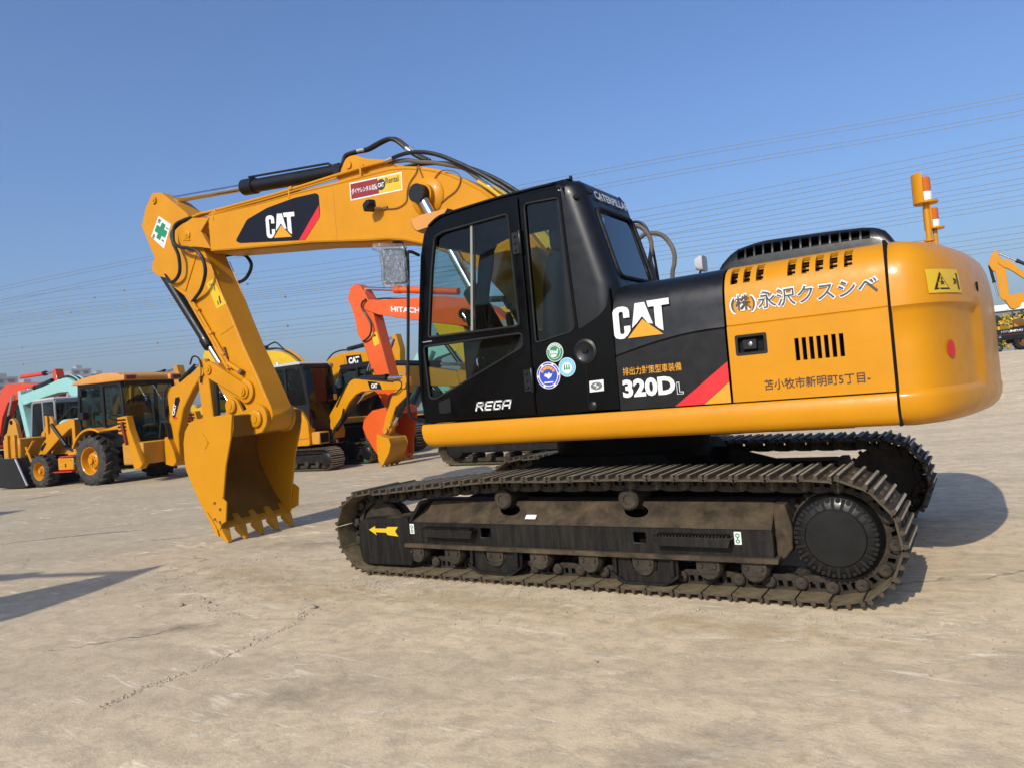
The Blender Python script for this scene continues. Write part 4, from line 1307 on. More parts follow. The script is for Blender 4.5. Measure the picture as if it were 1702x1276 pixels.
fm.loft([[(x, y, z) for y, z in rrect(-.98, -.82, 2.40+i_, 2.545-i_, .03)] for x, i_ in ((-.50, 0), (-.47, 0), (-.43, .02))])
fmo = fm.build('mirror', 'grey_light', exc)
MB().tube(cr([(-.46, -.9, 2.42), (-.42, -.9, 2.30), (-.42, -.95, 2.05)], 5), .011, 6).build('mirror_arm', 'black_satin', fmo)
# --- boom, stick and bucket (their plane is swung 2.3 degrees) ----------------------
RB = Matrix.Rotation(R(2.3), 4, 'Z')
BW = .22
b_top = [(5.02, 3.878), (4.189, 3.838), (3.589, 3.832), (2.951, 3.803), (2.527, 3.797), (2.234, 3.789), (2.048, 3.757), (1.868, 3.710), (1.694, 3.649), (1.527, 3.570), (1.365, 3.472), (1.198, 3.355), (1.08, 3.250), (.80, 2.95), (.52, 2.52), (.28, 2.08), (.13, 1.80)]
b_bot = [(.16, 1.62), (.27, 1.57), (.38, 1.62), (.70, 1.95), (1.0, 2.28), (1.19, 2.505), (1.314, 2.614), (1.47, 2.735), (1.655, 2.843), (1.767, 2.901), (1.959, 2.978), (2.125, 3.035), (2.338, 3.085), (2.633, 3.124), (3.384, 3.241), (4.637, 3.383), (5.02, 3.431)]
bm_ = MB()
bm_.prism(b_top+b_bot, -BW+.02, BW-.02)
boom = bm_.build('boom', 'yellow_arm', exc, xf=RB, bevel=.006)
for s in (-1, 1):
    y0, y1 = sorted((s*(BW-.021), s*BW))
    MB().prism([(x, z-.020) for x, z in b_top]+[(x, z-.012) for x, z in b_bot], y0, y1).build('side_plate', 'yellow_arm', boom, xf=RB, bevel=.003)
    y0, y1 = sorted((s*.168, s*.232))
    fk = [(4.99, 3.815), (5.160, 3.682), (5.008, 3.446), (5.18, 3.492)]+arc(5.415, 3.678, .165, -115, 85, 10)+[(5.30, 3.872)]
    MB().prism(fk, y0, y1).build('nose_plate', 'yellow_arm', boom, xf=RB, bevel=.005)
    MB().lathe([(.0, 0), (.055, 0), (.055, .014), (.045, .020), (.02, .020), (.02, .028), (.0, .028)], (5.405, s*.232, 3.685), axis=(0, s, 0), n=18).build('nose_pin', 'yellow_arm', boom, xf=RB)
    # retaining plate
    y0, y1 = sorted((s*.231, s*.244))
    MB().prism(rpoly([(5.50, 3.64), (5.36, 3.605), (5.37, 3.66), (5.50, 3.70)], .01), y0, y1).build('pin_keeper', 'yellow_arm', boom, xf=RB)
    # boom cylinder boss
    MB().lathe([(.0, 0), (.19, 0), (.19, .012), (.17, .03), (.11, .045), (.11, .10), (.0, .10)], (1.80, s*(BW-.002), 3.395), axis=(0, s, 0), n=32).build('cylinder_boss', 'yellow_arm', boom, xf=RB)
# bottom flange seen edge-on
MB().prism([(p[0], p[1]-.028) for p in b_bot[3:]]+[(p[0], p[1]+.004) for p in b_bot[:2:-1]], -BW+.05, BW-.05).build('bottom_plate', 'yellow_bucket', boom, xf=RB)
# ears for the stick cylinder
for s in (-1, 1):
    y0, y1 = sorted((s*.095, s*.135))
    MB().prism(rpoly([(3.05, 3.78), (2.95, 3.96), (2.88, 4.055), (2.76, 4.06), (2.62, 3.985), (2.32, 3.90), (2.2, 3.77)], .05), y0, y1).build('cylinder_ear', 'yellow_arm', boom, xf=RB, bevel=.005)
    MB().lathe([(.0, 0), (.04, 0), (.04, .018), (.0, .018)], (2.84, s*.135, 3.965), axis=(0, s, 0), n=14).build('ear_pin', 'yellow_arm', boom, xf=RB)
# decals on the boom
dk = rpoly([(4.575, 3.462), (4.51, 3.423), (3.475, 3.271), (3.225, 3.490), (3.222, 3.715), (3.265, 3.742), (3.596, 3.757), (4.02, 3.735), (4.358, 3.668)], .03, 3)
decal('logo_panel', dk, BW+.0005, 'navy_print', boom, xf=RB)
cat_logo(boom, 4.052, 3.395, .45, .272, BW+.0025, xf=RB, slope=-.135)
decal('red_stripe', [(3.569, 3.285), (3.475, 3.271), (3.231, 3.478), (3.231, 3.602)], BW+.0025, 'red_print', boom, xf=RB)
decal('rental_sticker', [(2.781, 3.742), (2.092, 3.706), (2.100, 3.524), (2.782, 3.558)], BW+.0005, 'white_print', boom, xf=RB)
decal('sticker_panel', [(2.768, 3.728), (2.405, 3.708), (2.397, 3.553), (2.769, 3.571)], BW+.0025, 'maroon_print', boom, xf=RB)
decal('sticker_panel', [(2.403, 3.708), (2.104, 3.693), (2.111, 3.538), (2.395, 3.553)], BW+.0025, 'yellow_sign', boom, xf=RB)
RS = (-1, 0, -.05)
text('sticker_lettering', 'ダイヤレンタル北陸', 'white_print', boom, (2.757, BW+.005, 3.618), RS, ZU, .345, .058, bold=.02, off=.001, xf=RB)
disc_ = decal('sticker_badge', arc(2.362, 3.635, .056, 0, 360, 22)[:-1], BW+.0045, 'ink', boom, xf=RB)
text('sticker_lettering', 'CAT', 'white_print', boom, (2.402, BW+.007, 3.612), RS, ZU, .080, .045, bold=.04, off=.001, xf=RB)
text('sticker_lettering', 'Rental', 'ink', boom, (2.300, BW+.005, 3.628), RS, ZU, .165, .060, bold=.012, off=.001, xf=RB)
# pipes along the top of the boom
def hz(name, pts, y, r, mat, parent, n=8, sub=6):
    return hose(name, [(x, y if not isinstance(y, (list, tuple)) else y[i], z) for i, (x, z) in enumerate(pts)], r, mat, parent, xf=RB, n=n, sub=sub)
pp = [(5.40, 3.905), (5.20, 3.915), (4.987, 3.903), (4.239, 3.884), (3.719, 3.878), (3.096, 3.884), (2.592, 3.884), (2.30, 3.876)]
for y, dz in ((.175, 0), (.125, .0), (-.125, 0), (-.175, 0)):
    hz('boom_pipe', [(x, z+dz) for x, z in pp], y, .017, 'yellow_arm', boom)
hz('boom_pipe', [(5.0, 3.862), (4.2, 3.842), (3.6, 3.838), (2.95, 3.842)], .212, .010, 'yellow_arm', boom)
for x in (4.93, 3.66, 2.62):
    z = 3.872
    c = MB()
    c.box(x-.035, x+.035, -.21, .215, z-.012, z+.004)
    c.box(x-.02, x+.02, .10, .20, z, z+.035)
    c.box(x-.012, x+.012, .19, .226, z-.10, z+.005)
    c.build('pipe_clamp', 'yellow_bucket', boom, xf=RB, bevel=.003)
hz('hydraulic_hose', [(2.30, 3.876), (2.143, 3.892), (1.982, 3.88), (1.802, 3.835), (1.63, 3.763), (1.454, 3.659), (1.339, 3.586), (1.171, 3.467), (1.062, 3.382), (.91, 3.258), (.6, 2.95), (.3, 2.72), (.05, 2.55), (-.12, 2.40)], [.175, .175, .19, .2, .2, .2, .2, .2, .2, .18, .15, .1, .1, .1], .021, 'hose_black', boom)
hz('hydraulic_hose', [(2.32, 3.872), (2.094, 3.842), (1.939, 3.790), (1.762, 3.738), (1.566, 3.665), (1.399, 3.595), (1.288, 3.498), (1.179, 3.395), (1.0, 3.2)], [.125, .13, .13, .14, .15, .15, .15, .15, .13], .021, 'hose_dusty', boom)
hz('hydraulic_hose', [(2.30, 3.876), (2.1, 3.86), (1.8, 3.80), (1.5, 3.68), (1.2, 3.50), (.9, 3.26), (.5, 2.92), (.1, 2.66)], -.12, .021, 'hose_black', boom)
for y in (.16, .09, .02, -.05, -.12):
    hz('boom_pipe', [(1.25, 3.435), (1.06, 3.275), (.80, 2.99), (.58, 2.68)], y, .018, 'yellow_lemon', boom)
# twin hoses arching from the stick cylinder
for dy, dz, r in ((.07, 0, .022), (.02, .012, .022)):
    hz('hydraulic_hose', [(3.07, 3.99+dz), (2.985, 4.03+dz), (2.93, 4.105+dz), (2.80, 4.112+dz), (2.643, 4.10+dz), (2.479, 4.128+dz), (2.35, 4.138+dz), (2.25, 4.10+dz), (2.13, 3.99+dz), (2.03, 3.90+dz), (1.88, 3.80+dz)], dy, r, 'hose_black', boom)
    for a, b in (((2.76, 4.112), (2.66, 4.103)), ((2.12, 3.985), (2.04, 3.912))):
        MB().cyl((a[0], dy, a[1]+dz), (b[0], dy, b[1]+dz), .026, 10).build('hose_fitting', 'fitting', boom, xf=RB)
MB().cyl((2.32, .175, 3.876), (2.22, .176, 3.883), .024, 10).build('hose_fitting', 'fitting', boom, xf=RB)
MB().cyl((1.19, .14, 3.405), (1.10, .14, 3.315), .027, 10).build('hose_fitting', 'fitting', boom, xf=RB)
# work lamp and its wiring
lp = MB()
lm = Matrix.Translation((2.43, BW+.12, 3.425)) @ Matrix.Rotation(R(-32), 4, 'Z') @ Matrix.Rotation(R(18), 4, 'Y')
lp.loft([[lm @ Vector((x, y, z)) for y, z in rpoly([(-.055*k, -.045*k), (.055*k, -.045*k), (.06*k, .035*k), (-.06*k, .035*k)], .012, 2)] for x, k in ((-.06, .55), (-.035, .85), (.035, 1.0), (.062, 1.0), (.066, .9))])
lamp = lp.build('work_lamp', 'black_satin', boom, xf=RB, smooth=30)
lg = MB(); lg.face([lm @ Vector((.0665, y, z)) for y, z in ((-.045, -.035), (.045, -.035), (.048, .028), (-.048, .028))]); lg.build('lamp_lens', 'fitting', lamp, xf=RB)
MB().tube([(2.37, BW, 3.39), (2.37, BW+.06, 3.39), (2.40, BW+.10, 3.39)], .012, 6).build('lamp_bracket', 'fitting', lamp, xf=RB)
MB().box(2.30, 2.36, BW, BW+.02, 3.375, 3.40).build('lamp_bracket', 'rust', lamp, xf=RB)
for pts in ([(2.37, 3.395), (2.28, 3.37), (2.16, 3.36), (2.06, 3.40), (2.035, 3.50), (1.99, 3.58), (1.91, 3.65), (1.88, 3.72)],
            [(1.80, 3.50), (1.83, 3.58), (1.86, 3.66), (1.87, 3.72)],
            [(1.75, 3.46), (1.68, 3.56), (1.60, 3.60), (1.50, 3.58), (1.42, 3.53), (1.40, 3.46), (1.46, 3.38), (1.58, 3.33), (1.68, 3.28)]):
    hz('lamp_wire', pts, BW+.012, .0055, 'rust', boom, n=5)
# boom cylinders
def cylinder(name, a, b, y, rb, rr, split, parent, gland=.12, xf=RB, head='black_satin'):
    """a: rod eye, b: barrel eye (x,z); split: share of the length that is rod."""
    A, B_ = Vector((a[0], y, a[1])), Vector((b[0], y, b[1]))
    d = B_-A
    S_ = A+d*split
    u = d.normalized()
    barrel = MB()
    barrel.tube([S_+u*gland, B_-u*rb*.6], rb, 20)
    barrel.tube([S_, S_+u*.015, S_+u*gland, S_+u*(gland+.01)], [rb*1.05, rb*1.22, rb*1.22, rb], 20)
    barrel.lathe([(.0, -rb*.9), (rb*1.1, -rb*.9), (rb*1.1, rb*.9), (.0, rb*.9)], B_, n=18)
    o = barrel.build(name, 'black_satin', parent, xf=xf)
    MB().tube([A+u*.05, S_+u*.03], rr, 18).build('piston_rod', 'chrome', o, xf=xf)
    MB().lathe([(.0, -rb*.8), (rr*1.9, -rb*.8), (rr*1.9, rb*.8), (.0, rb*.8)], A, n=18).build('rod_eye', head, o, xf=xf)
    return o
for s in (1, -1):
    o = cylinder('boom_cylinder', (1.80, 3.395), (.80, 1.42), s*.345, .082, .048, .50, exc, head='black_satin')
    MB().lathe([(.0, -.05), (.085, -.05), (.092, -.03), (.092, .03), (.085, .05), (.03, .052), (.0, .052)], (1.80, s*.345, 3.395), n=24).build('cylinder_head', 'black_rubber', o, xf=RB)
    for k in range(4):
        MB().lathe([(.0, 0), (.014, 0), (.014, .008), (.0, .008)], (1.80+.045*math.cos(R(90*k+45)), s*.397, 3.395+.045*math.sin(R(90*k+45))), axis=(0, s, 0), n=8).build('head_bolt', 'black_satin', o, xf=RB)
    MB().box(.70, .90, s*.24, s*.46, 1.20, 1.46).build('cylinder_foot', 'dark_under', o, xf=RB)
stc = cylinder('stick_cylinder', (6.10, 4.285), (2.84, 3.965), 0, .078, .045, .455, exc, gland=.20)
MB().tube([(4.45, .06, 4.215), (3.2, .06, 4.085), (3.08, .06, 4.0)], .014, 6).build('cylinder_pipe', 'black_satin', stc, xf=RB)
MB().box(3.02, 3.12, -.07, .09, 3.93, 4.05).build('port_block', 'black_satin', stc, xf=RB, bevel=.01)
# boom foot bracket on the deck
for s in (-1, 1):
    y0, y1 = sorted((s*.24, s*.30))
    MB().prism([(-.15, 1.2), (.70, 1.2), (.45, 1.75), (.30, 1.86), (.15, 1.86)], y0, y1).build('boom_bracket', 'dark_under', exc, bevel=.006)
# stick
SW = .155
s_out = [(6.124, 4.372), (5.945, 4.332), (5.494, 3.98), (5.27, 3.62), (5.205, 3.42), (4.812, 2.585), (4.657, 2.231), (4.474, 1.881), (4.290, 1.500), (4.270, 1.41)] \
    + arc(4.463, 1.389, .165, 190, 345, 8)+[(4.76, 1.60), (5.02, 2.02), (5.18, 2.25), (5.40, 2.66), (5.66, 2.98), (5.93, 3.17), (6.163, 3.497), (6.396, 4.004), (6.285, 4.215)]
stick = MB().prism(s_out, -SW, SW).build('stick', 'yellow_arm', exc, xf=RB, bevel=.006)
up_pl = [(6.110, 4.355), (5.955, 4.32), (5.62, 4.06), (5.60, 3.95), (6.02, 4.13), (6.19, 4.19)]
for s in (1, -1):
    y0, y1 = sorted((s*(SW-.002), s*(SW+.012)))
    MB().prism([(6.26, 4.16), (5.98, 4.07), (5.64, 3.93), (5.52, 3.80), (5.35, 3.45), (5.62, 3.03), (5.92, 3.18), (6.155, 3.505), (6.385, 4.00)], y0, y1).build('side_plate', 'yellow_arm', stick, xf=RB, bevel=.004)
    MB().lathe([(.0, 0), (.045, 0), (.045, .022), (.02, .022), (.02, .03), (.0, .03)], (6.09, s*(SW+.0), 4.265), axis=(0, s, 0), n=16).build('cylinder_pin', 'yellow_arm', stick, xf=RB)
    # bosses
    MB().lathe([(.0, 0), (.135, 0), (.135, .035), (.10, .045), (.0, .045)], (4.665, s*SW, 1.715), axis=(0, s, 0), n=26).build('link_boss', 'yellow_bucket', stick, xf=RB)
    MB().lathe([(.0, 0), (.155, 0), (.155, .02), (.0, .02)], (4.463, s*SW, 1.389), axis=(0, s, 0), n=26).build('pivot_boss', 'yellow_arm', stick, xf=RB)
    # lug of the bucket cylinder
    y0, y1 = sorted((s*.06, s*.10))
    MB().prism(rpoly([(6.02, 3.25), (6.20, 3.57), (6.29, 3.55), (6.345, 3.46), (6.33, 3.40), (6.24, 3.33)], .03), y0, y1).build('cylinder_lug', 'yellow_arm', stick, xf=RB, bevel=.004)
MB().prism([(4.995, 2.255), (4.975, 2.265), (4.935, 2.135), (4.955, 2.125)], SW, SW+.03).build('guide_stop', 'rust', stick, xf=RB)
# decals on the stick
cx = decal('safety_sticker', [(6.018, 4.050), (5.790, 3.900), (5.963, 3.622), (6.205, 3.816)], SW+.0125, 'white_print', stick, xf=RB)
cc = Vector((5.994, 3.847))
ud, vd = Vector((-.235, -.150)), Vector((.195, -.238))      # short and long sides of the sticker
def ST(a, b):
    return tuple(cc+ud*a+vd*b)
decal('green_cross', [ST(a, b) for a, b in ((-.42, -.15), (-.15, -.15), (-.15, -.36), (.15, -.36), (.15, -.15), (.42, -.15), (.42, .15), (.15, .15), (.15, .36), (-.15, .36), (-.15, .15), (-.42, .15))], SW+.0145, 'green_print', stick, xf=RB)
for (a, b), ch in (((-.46, -.24), '安'), ((.22, -.24), '一'), ((-.46, .46), '全'), ((.22, .46), '第')):
    p = ST(a, b)
    r3 = Vector((ud.x, 0, ud.y)).normalized()
    u3 = Vector((-vd.x, 0, -vd.y)).normalized()
    text('sticker_lettering', ch, 'ink', stick, (p[0], SW+.014, p[1]), r3, u3, .062, .062 if ch != '一' else .012, bold=.03, off=.0015, xf=RB)
wq = [(5.229, 3.067), (5.115, 3.104), (4.896, 2.780), (5.078, 2.741)]
decal('warning_plate', wq, SW+.001, 'yellow_sign', stick, xf=RB)
decal('warning_triangle', [(5.185, 3.055), (5.085, 3.04), (5.075, 2.955)][::-1], SW+.003, 'ink', stick, xf=RB)
decal('warning_triangle', [(5.168, 3.045), (5.095, 3.035), (5.087, 2.972)][::-1], SW+.0045, 'yellow_sign', stick, xf=RB)
decal('warning_symbol', [(5.03, 2.88), (5.01, 2.89), (4.985, 2.80), (5.01, 2.79)], SW+.003, 'ink', stick, xf=RB)
decal('warning_symbol', [(5.06, 2.83), (5.045, 2.835), (5.03, 2.785), (5.045, 2.78)], SW+.003, 'ink', stick, xf=RB)
# pipes down the stick
for dx, y in ((0, SW+.025), (.055, SW+.022)):
    hz('stick_pipe', [(5.48+dx, 2.885), (5.30+dx, 2.62), (5.13+dx, 2.37), (4.985+dx, 2.16), (4.88+dx, 2.0)], y, .018, 'yellow_arm', stick)
for x, z in ((5.43, 2.80), (5.22, 2.49), (5.03, 2.215)):
    mm = Matrix.Translation((x, SW+.02, z)) @ Matrix.Rotation(R(56), 4, 'Y')
    MB().box(-.018, .018, -.03, .03, -.075, .075, m=mm).build('pipe_clamp', 'yellow_bucket', stick, xf=RB, bevel=.004)
MB().tube([(4.93, SW+.03, 2.07), (4.85, SW+.035, 2.03), (4.70, SW+.035, 1.94)], .026, 10).build('pipe_elbow', 'yellow_bucket', stick, xf=RB)
MB().cyl((4.72, SW+.035, 1.95), (4.68, SW+.035, 1.93), .034, 10).build('pipe_cap', 'rust', stick, xf=RB)
hz('hydraulic_hose', [(5.36, 3.90), (5.50, 3.89), (5.588, 3.82), (5.585, 3.63), (5.47, 3.54), (5.29, 3.49), (5.13, 3.42), (5.068, 3.31), (5.075, 3.16), (5.218, 3.0), (5.395, 2.915), (5.48, 2.885)], [.18, .20, .27, .30, .31, .32, .32, .30, .28, .24, .20, .18], .021, 'hose_black', stick)
hz('hydraulic_hose', [(5.38, 3.905), (5.54, 3.87), (5.657, 3.76), (5.625, 3.62), (5.555, 3.45), (5.585, 3.26), (5.72, 3.172), (5.87, 3.19), (5.99, 3.30), (6.12, 3.42)], [.13, .2, .26, .28, .27, .25, .23, .2, .15, .1], .021, 'hose_black', stick)
hz('hydraulic_hose', [(5.4, 3.45), (5.22, 3.455), (5.0, 3.43), (4.88, 3.375), (4.815, 3.26), (4.90, 3.14), (5.04, 3.09), (5.3, 3.1)], -.19, .021, 'hose_black', stick)
# bucket cylinder and linkage
bcy = cylinder('bucket_cylinder', (5.225, 2.02), (6.29, 3.44), 0, .066, .042, .21, exc, gland=.14)
for s in (1, -1):
    y0, y1 = sorted((s*.175, s*.222))
    def bar(p, q, r0, r1):
        P_, Q = Vector(p), Vector(q)
        a = math.degrees(math.atan2((Q-P_).y, (Q-P_).x))
        return arc(P_.x, P_.y, r0, a+90, a+270, 8)+arc(Q.x, Q.y, r1, a-90, a+90, 8)
    lk = MB().prism(bar((5.235, 2.02), (4.665, 1.715), .10, .085), y0, y1).build('idler_link', 'yellow_arm', exc, xf=RB, bevel=.006)
    for p, r in (((5.235, 2.02), .058), ((4.665, 1.715), .05)):
        MB().lathe([(.0, 0), (r, 0), (r, .018), (r*.5, .018), (r*.5, .026), (.0, .026)], (p[0], s*.222, p[1]), axis=(0, s, 0), n=18).build('link_pin', 'yellow_arm', lk, xf=RB)
bl = MB().prism(bar((5.235, 2.02), (4.863, 1.559), .09, .10), -.14, .14).build('bucket_link', 'yellow_arm', exc, xf=RB, bevel=.008)
# bucket
K = .53
bk_o = [(4.56, 1.205), (4.515, 1.30), (4.505, 1.44), (4.60, 1.452), (4.907, 1.434), (5.13, 1.425), (5.245, 1.392), (5.335, 1.30), (5.375, 1.181), (5.385, .981), (5.369, .86), (5.27, .659), (5.12, .40), (4.945, .188), (4.878, .160)]
bk_i = [(4.868, .182), (4.915, .225), (5.085, .42), (5.235, .675), (5.325, .87), (5.335, 1.06), (5.28, 1.19), (5.12, 1.245), (4.80, 1.215)]
bucket = MB().prism(bk_o+bk_i, -K+.02, K-.02).build('bucket', 'bucket_shaded', exc, xf=RB, smooth=45)
sp_ = [(4.510, 1.452), (4.60, 1.466), (4.907, 1.448), (5.14, 1.438), (5.255, 1.405), (5.348, 1.31), (5.389, 1.185), (5.398, .981), (5.382, .855), (5.284, .652), (5.132, .392), (4.948, .172), (4.868, .150), (4.826, .225), (4.771, .517), (4.683, .881), (4.558, 1.202)]
for s in (1, -1):
    y0, y1 = sorted((s*(K-.025), s*K))
    sd_ = MB().prism(sp_, y0, y1).build('side_plate', 'yellow_bucket', bucket, xf=RB, bevel=.004)
    y0, y1 = sorted((s*K, s*(K+.022)))
    ct = [(4.880, .505), (4.775, .535), (4.690, .480), (4.728, .258), (4.842, .215), (4.905, .30)]
    MB().prism(ct, y0, y1).build('side_cutter', 'yellow_bucket', bucket, xf=RB, bevel=.004)
    y0, y1 = sorted((s*(K-.001), s*(K+.018)))
    MB().prism([(5.07, .345), (5.045, .365), (4.90, .17), (4.875, .08), (4.93, .12)], y0, y1).build('corner_shroud', 'yellow_bucket', bucket, xf=RB, bevel=.003)
    for p in ((4.885, .47), (4.80, .40), (4.905, .285), (4.82, .255)):
        MB().lathe([(.0, 0), (.016, 0), (.016, .014), (.0, .014)], (p[0], s*(K+.022), p[1]), axis=(0, s, 0), n=6).build('cutter_bolt', 'rust', bucket, xf=RB)
    # hinge ears
    y0, y1 = sorted((s*.18, s*.225))
    ear = [(5.02, 1.40)]+arc(4.863, 1.559, .105, 0, 150, 8)+[(4.70, 1.48)]+arc(4.463, 1.389, .165, 65, 235, 8)+[(4.40, 1.225), (4.52, 1.205), (4.62, 1.40)]
    MB().prism(ear, y0, y1).build('hinge_ear', 'yellow_bucket', bucket, xf=RB, bevel=.006)
    for p, r in (((4.863, 1.559), .085), ((4.463, 1.389), .10)):
        MB().lathe([(.0, 0), (r, 0), (r, .03), (r*.85, .04), (r*.5, .04), (r*.5, .048), (.0, .048)], (p[0], s*.225, p[1]), axis=(0, s, 0), n=24).build('hinge_pin', 'yellow_arm', bucket, xf=RB)
MB().prism([(5.113, 1.229), (5.031, 1.284), (4.926, 1.161), (5.010, 1.086)], K-.001, K+.006).build('maker_mark', 'yellow_bucket', bucket, xf=RB, bevel=.002)
MB().prism([(5.035, 1.262), (5.018, 1.270), (4.938, 1.163), (4.960, 1.148)], K+.005, K+.012).build('maker_mark', 'yellow_arm', bucket, xf=RB, bevel=.002)
for y in (-.47, -.235, 0, .235, .47):
    def sec(cx_, cz, w, h):
        d = Vector((-.125, -.172)).normalized()
        n = Vector((-d.y, d.x))
        return [(cx_+n.x*b*h/2, y+a*w/2, cz+n.y*b*h/2) for a, b in ((-1, -1), (1, -1), (1, 1), (-1, 1))]
    MB().loft([sec(4.985, .290, .080, .05), sec(4.935, .215, .10, .085), sec(4.880, .140, .092, .075)]).build('tooth_adapter', 'yellow_bucket', bucket, xf=RB, bevel=.008)
    MB().loft([sec(4.893, .157, .108, .090), sec(4.872, .128, .106, .088), sec(4.828, .065, .080, .058), sec(4.786, .006, .050, .022)]).build('tooth', 'yellow_bucket', bucket, xf=RB, bevel=.006, seg=2)
MB().prism([(4.95, .198), (4.862, .158), (4.868, .192), (4.915, .235)], -K+.02, K-.02).build('lip', 'yellow_bucket', bucket, xf=RB, bevel=.003)

# weld beads along the box sections
for s in (1, -1):
    for pts, dz in ((b_top, -.030), (b_bot[3:], .004)):
        MB().tube([(x, s*(BW+.001), z+dz) for x, z in pts], .006, 5).build('weld_bead', 'yellow_bucket', boom, xf=RB)
    MB().tube([(x, s*(SW+.001), z) for x, z in ((5.16, 3.36), (4.84, 2.61), (4.68, 2.25), (4.50, 1.90), (4.36, 1.62))], .006, 5).build('weld_bead', 'yellow_bucket', stick, xf=RB)
    MB().tube([(x, s*(SW+.001), z) for x, z in ((5.05, 2.42), (4.80, 2.50))], .005, 5).build('weld_bead', 'yellow_bucket', stick, xf=RB)
    MB().tube([(x, s*(BW+.001), z) for x, z in ((3.02, 3.77), (3.02, 3.20))], .005, 5).build('weld_bead', 'yellow_bucket', boom, xf=RB)
# ---------------------------------------------------------------- machines standing behind
def stadium(x0, x1, z0, z1, n=10):
    r = (z1-z0)/2
    return arc(x0+r, z0+r, r, 90, 270, n)+arc(x1-r, z0+r, r, -90, 90, n)

def bg_track(root, x0, x1, yc, w, h, nsh, mat='track_chain', rollers=5):
    """Crawler: frame part with belt of single shoes, sprocket, idler and rollers as its pieces."""
    ls = 1 if yc > 0 else -1
    fr = MB()
    fr.box(x0+h*.75, x1-h*.75, yc-w*.36, yc+w*.36, h*.32, h*.70)
    f = fr.build('track_frame', 'frame_black', root, bevel=.02)
    P, pitch = sample_closed(stadium(x0+.03, x1-.03, .03, h-.03), nsh)
    me = shoe_mesh(pitch, w, 'track_shoe', gh=.024)
    pass
    for k, p in enumerate(P):
        t = (P[(k+1) % nsh]-P[k-1]).normalized()
        n = Vector((t.y, -t.x))
        o = link('track_shoe', me, None, f)
        c = Vector(((x0+x1)/2, h/2))
        if n.dot(p-Vector((max(x0+h/2, min(x1-h/2, p.x)), h/2))) < 0:
            n = -n
        t2 = Vector((n.y, -n.x))
        o.matrix_local = Matrix(((t2.x, 0, n.x, p.x), (0, 1, 0, yc), (t2.y, 0, n.y, p.y), (0, 0, 0, 1)))
    ch = MB().prism(stadium(x0+.07, x1-.07, .07, h-.07), yc-.08, yc+.08, holes=[stadium(x0+.14, x1-.14, .14, h-.14)])
    ch.build('track_chain', mat, f)
    for x, nm in ((x0+h/2, 'idler'), (x1-h/2, 'sprocket')):
        MB().lathe([(.0, -w*.42), (h*.22, -w*.42), (h*.30, -w*.36), (h*.33, -w*.2), (h*.33, w*.2), (h*.30, w*.36), (h*.22, w*.42), (.0, w*.42)], (x, yc, h/2), n=20).build(nm, 'hub_black', f)
    for i in range(rollers):
        x = x0+h+(x1-x0-2*h)*i/(rollers-1)
        MB().lathe([(.0, -w*.4), (.07, -w*.4), (.07, w*.4), (.0, w*.4)], (x, yc, .17), n=12).build('track_roller', 'track_chain', f)
    return f

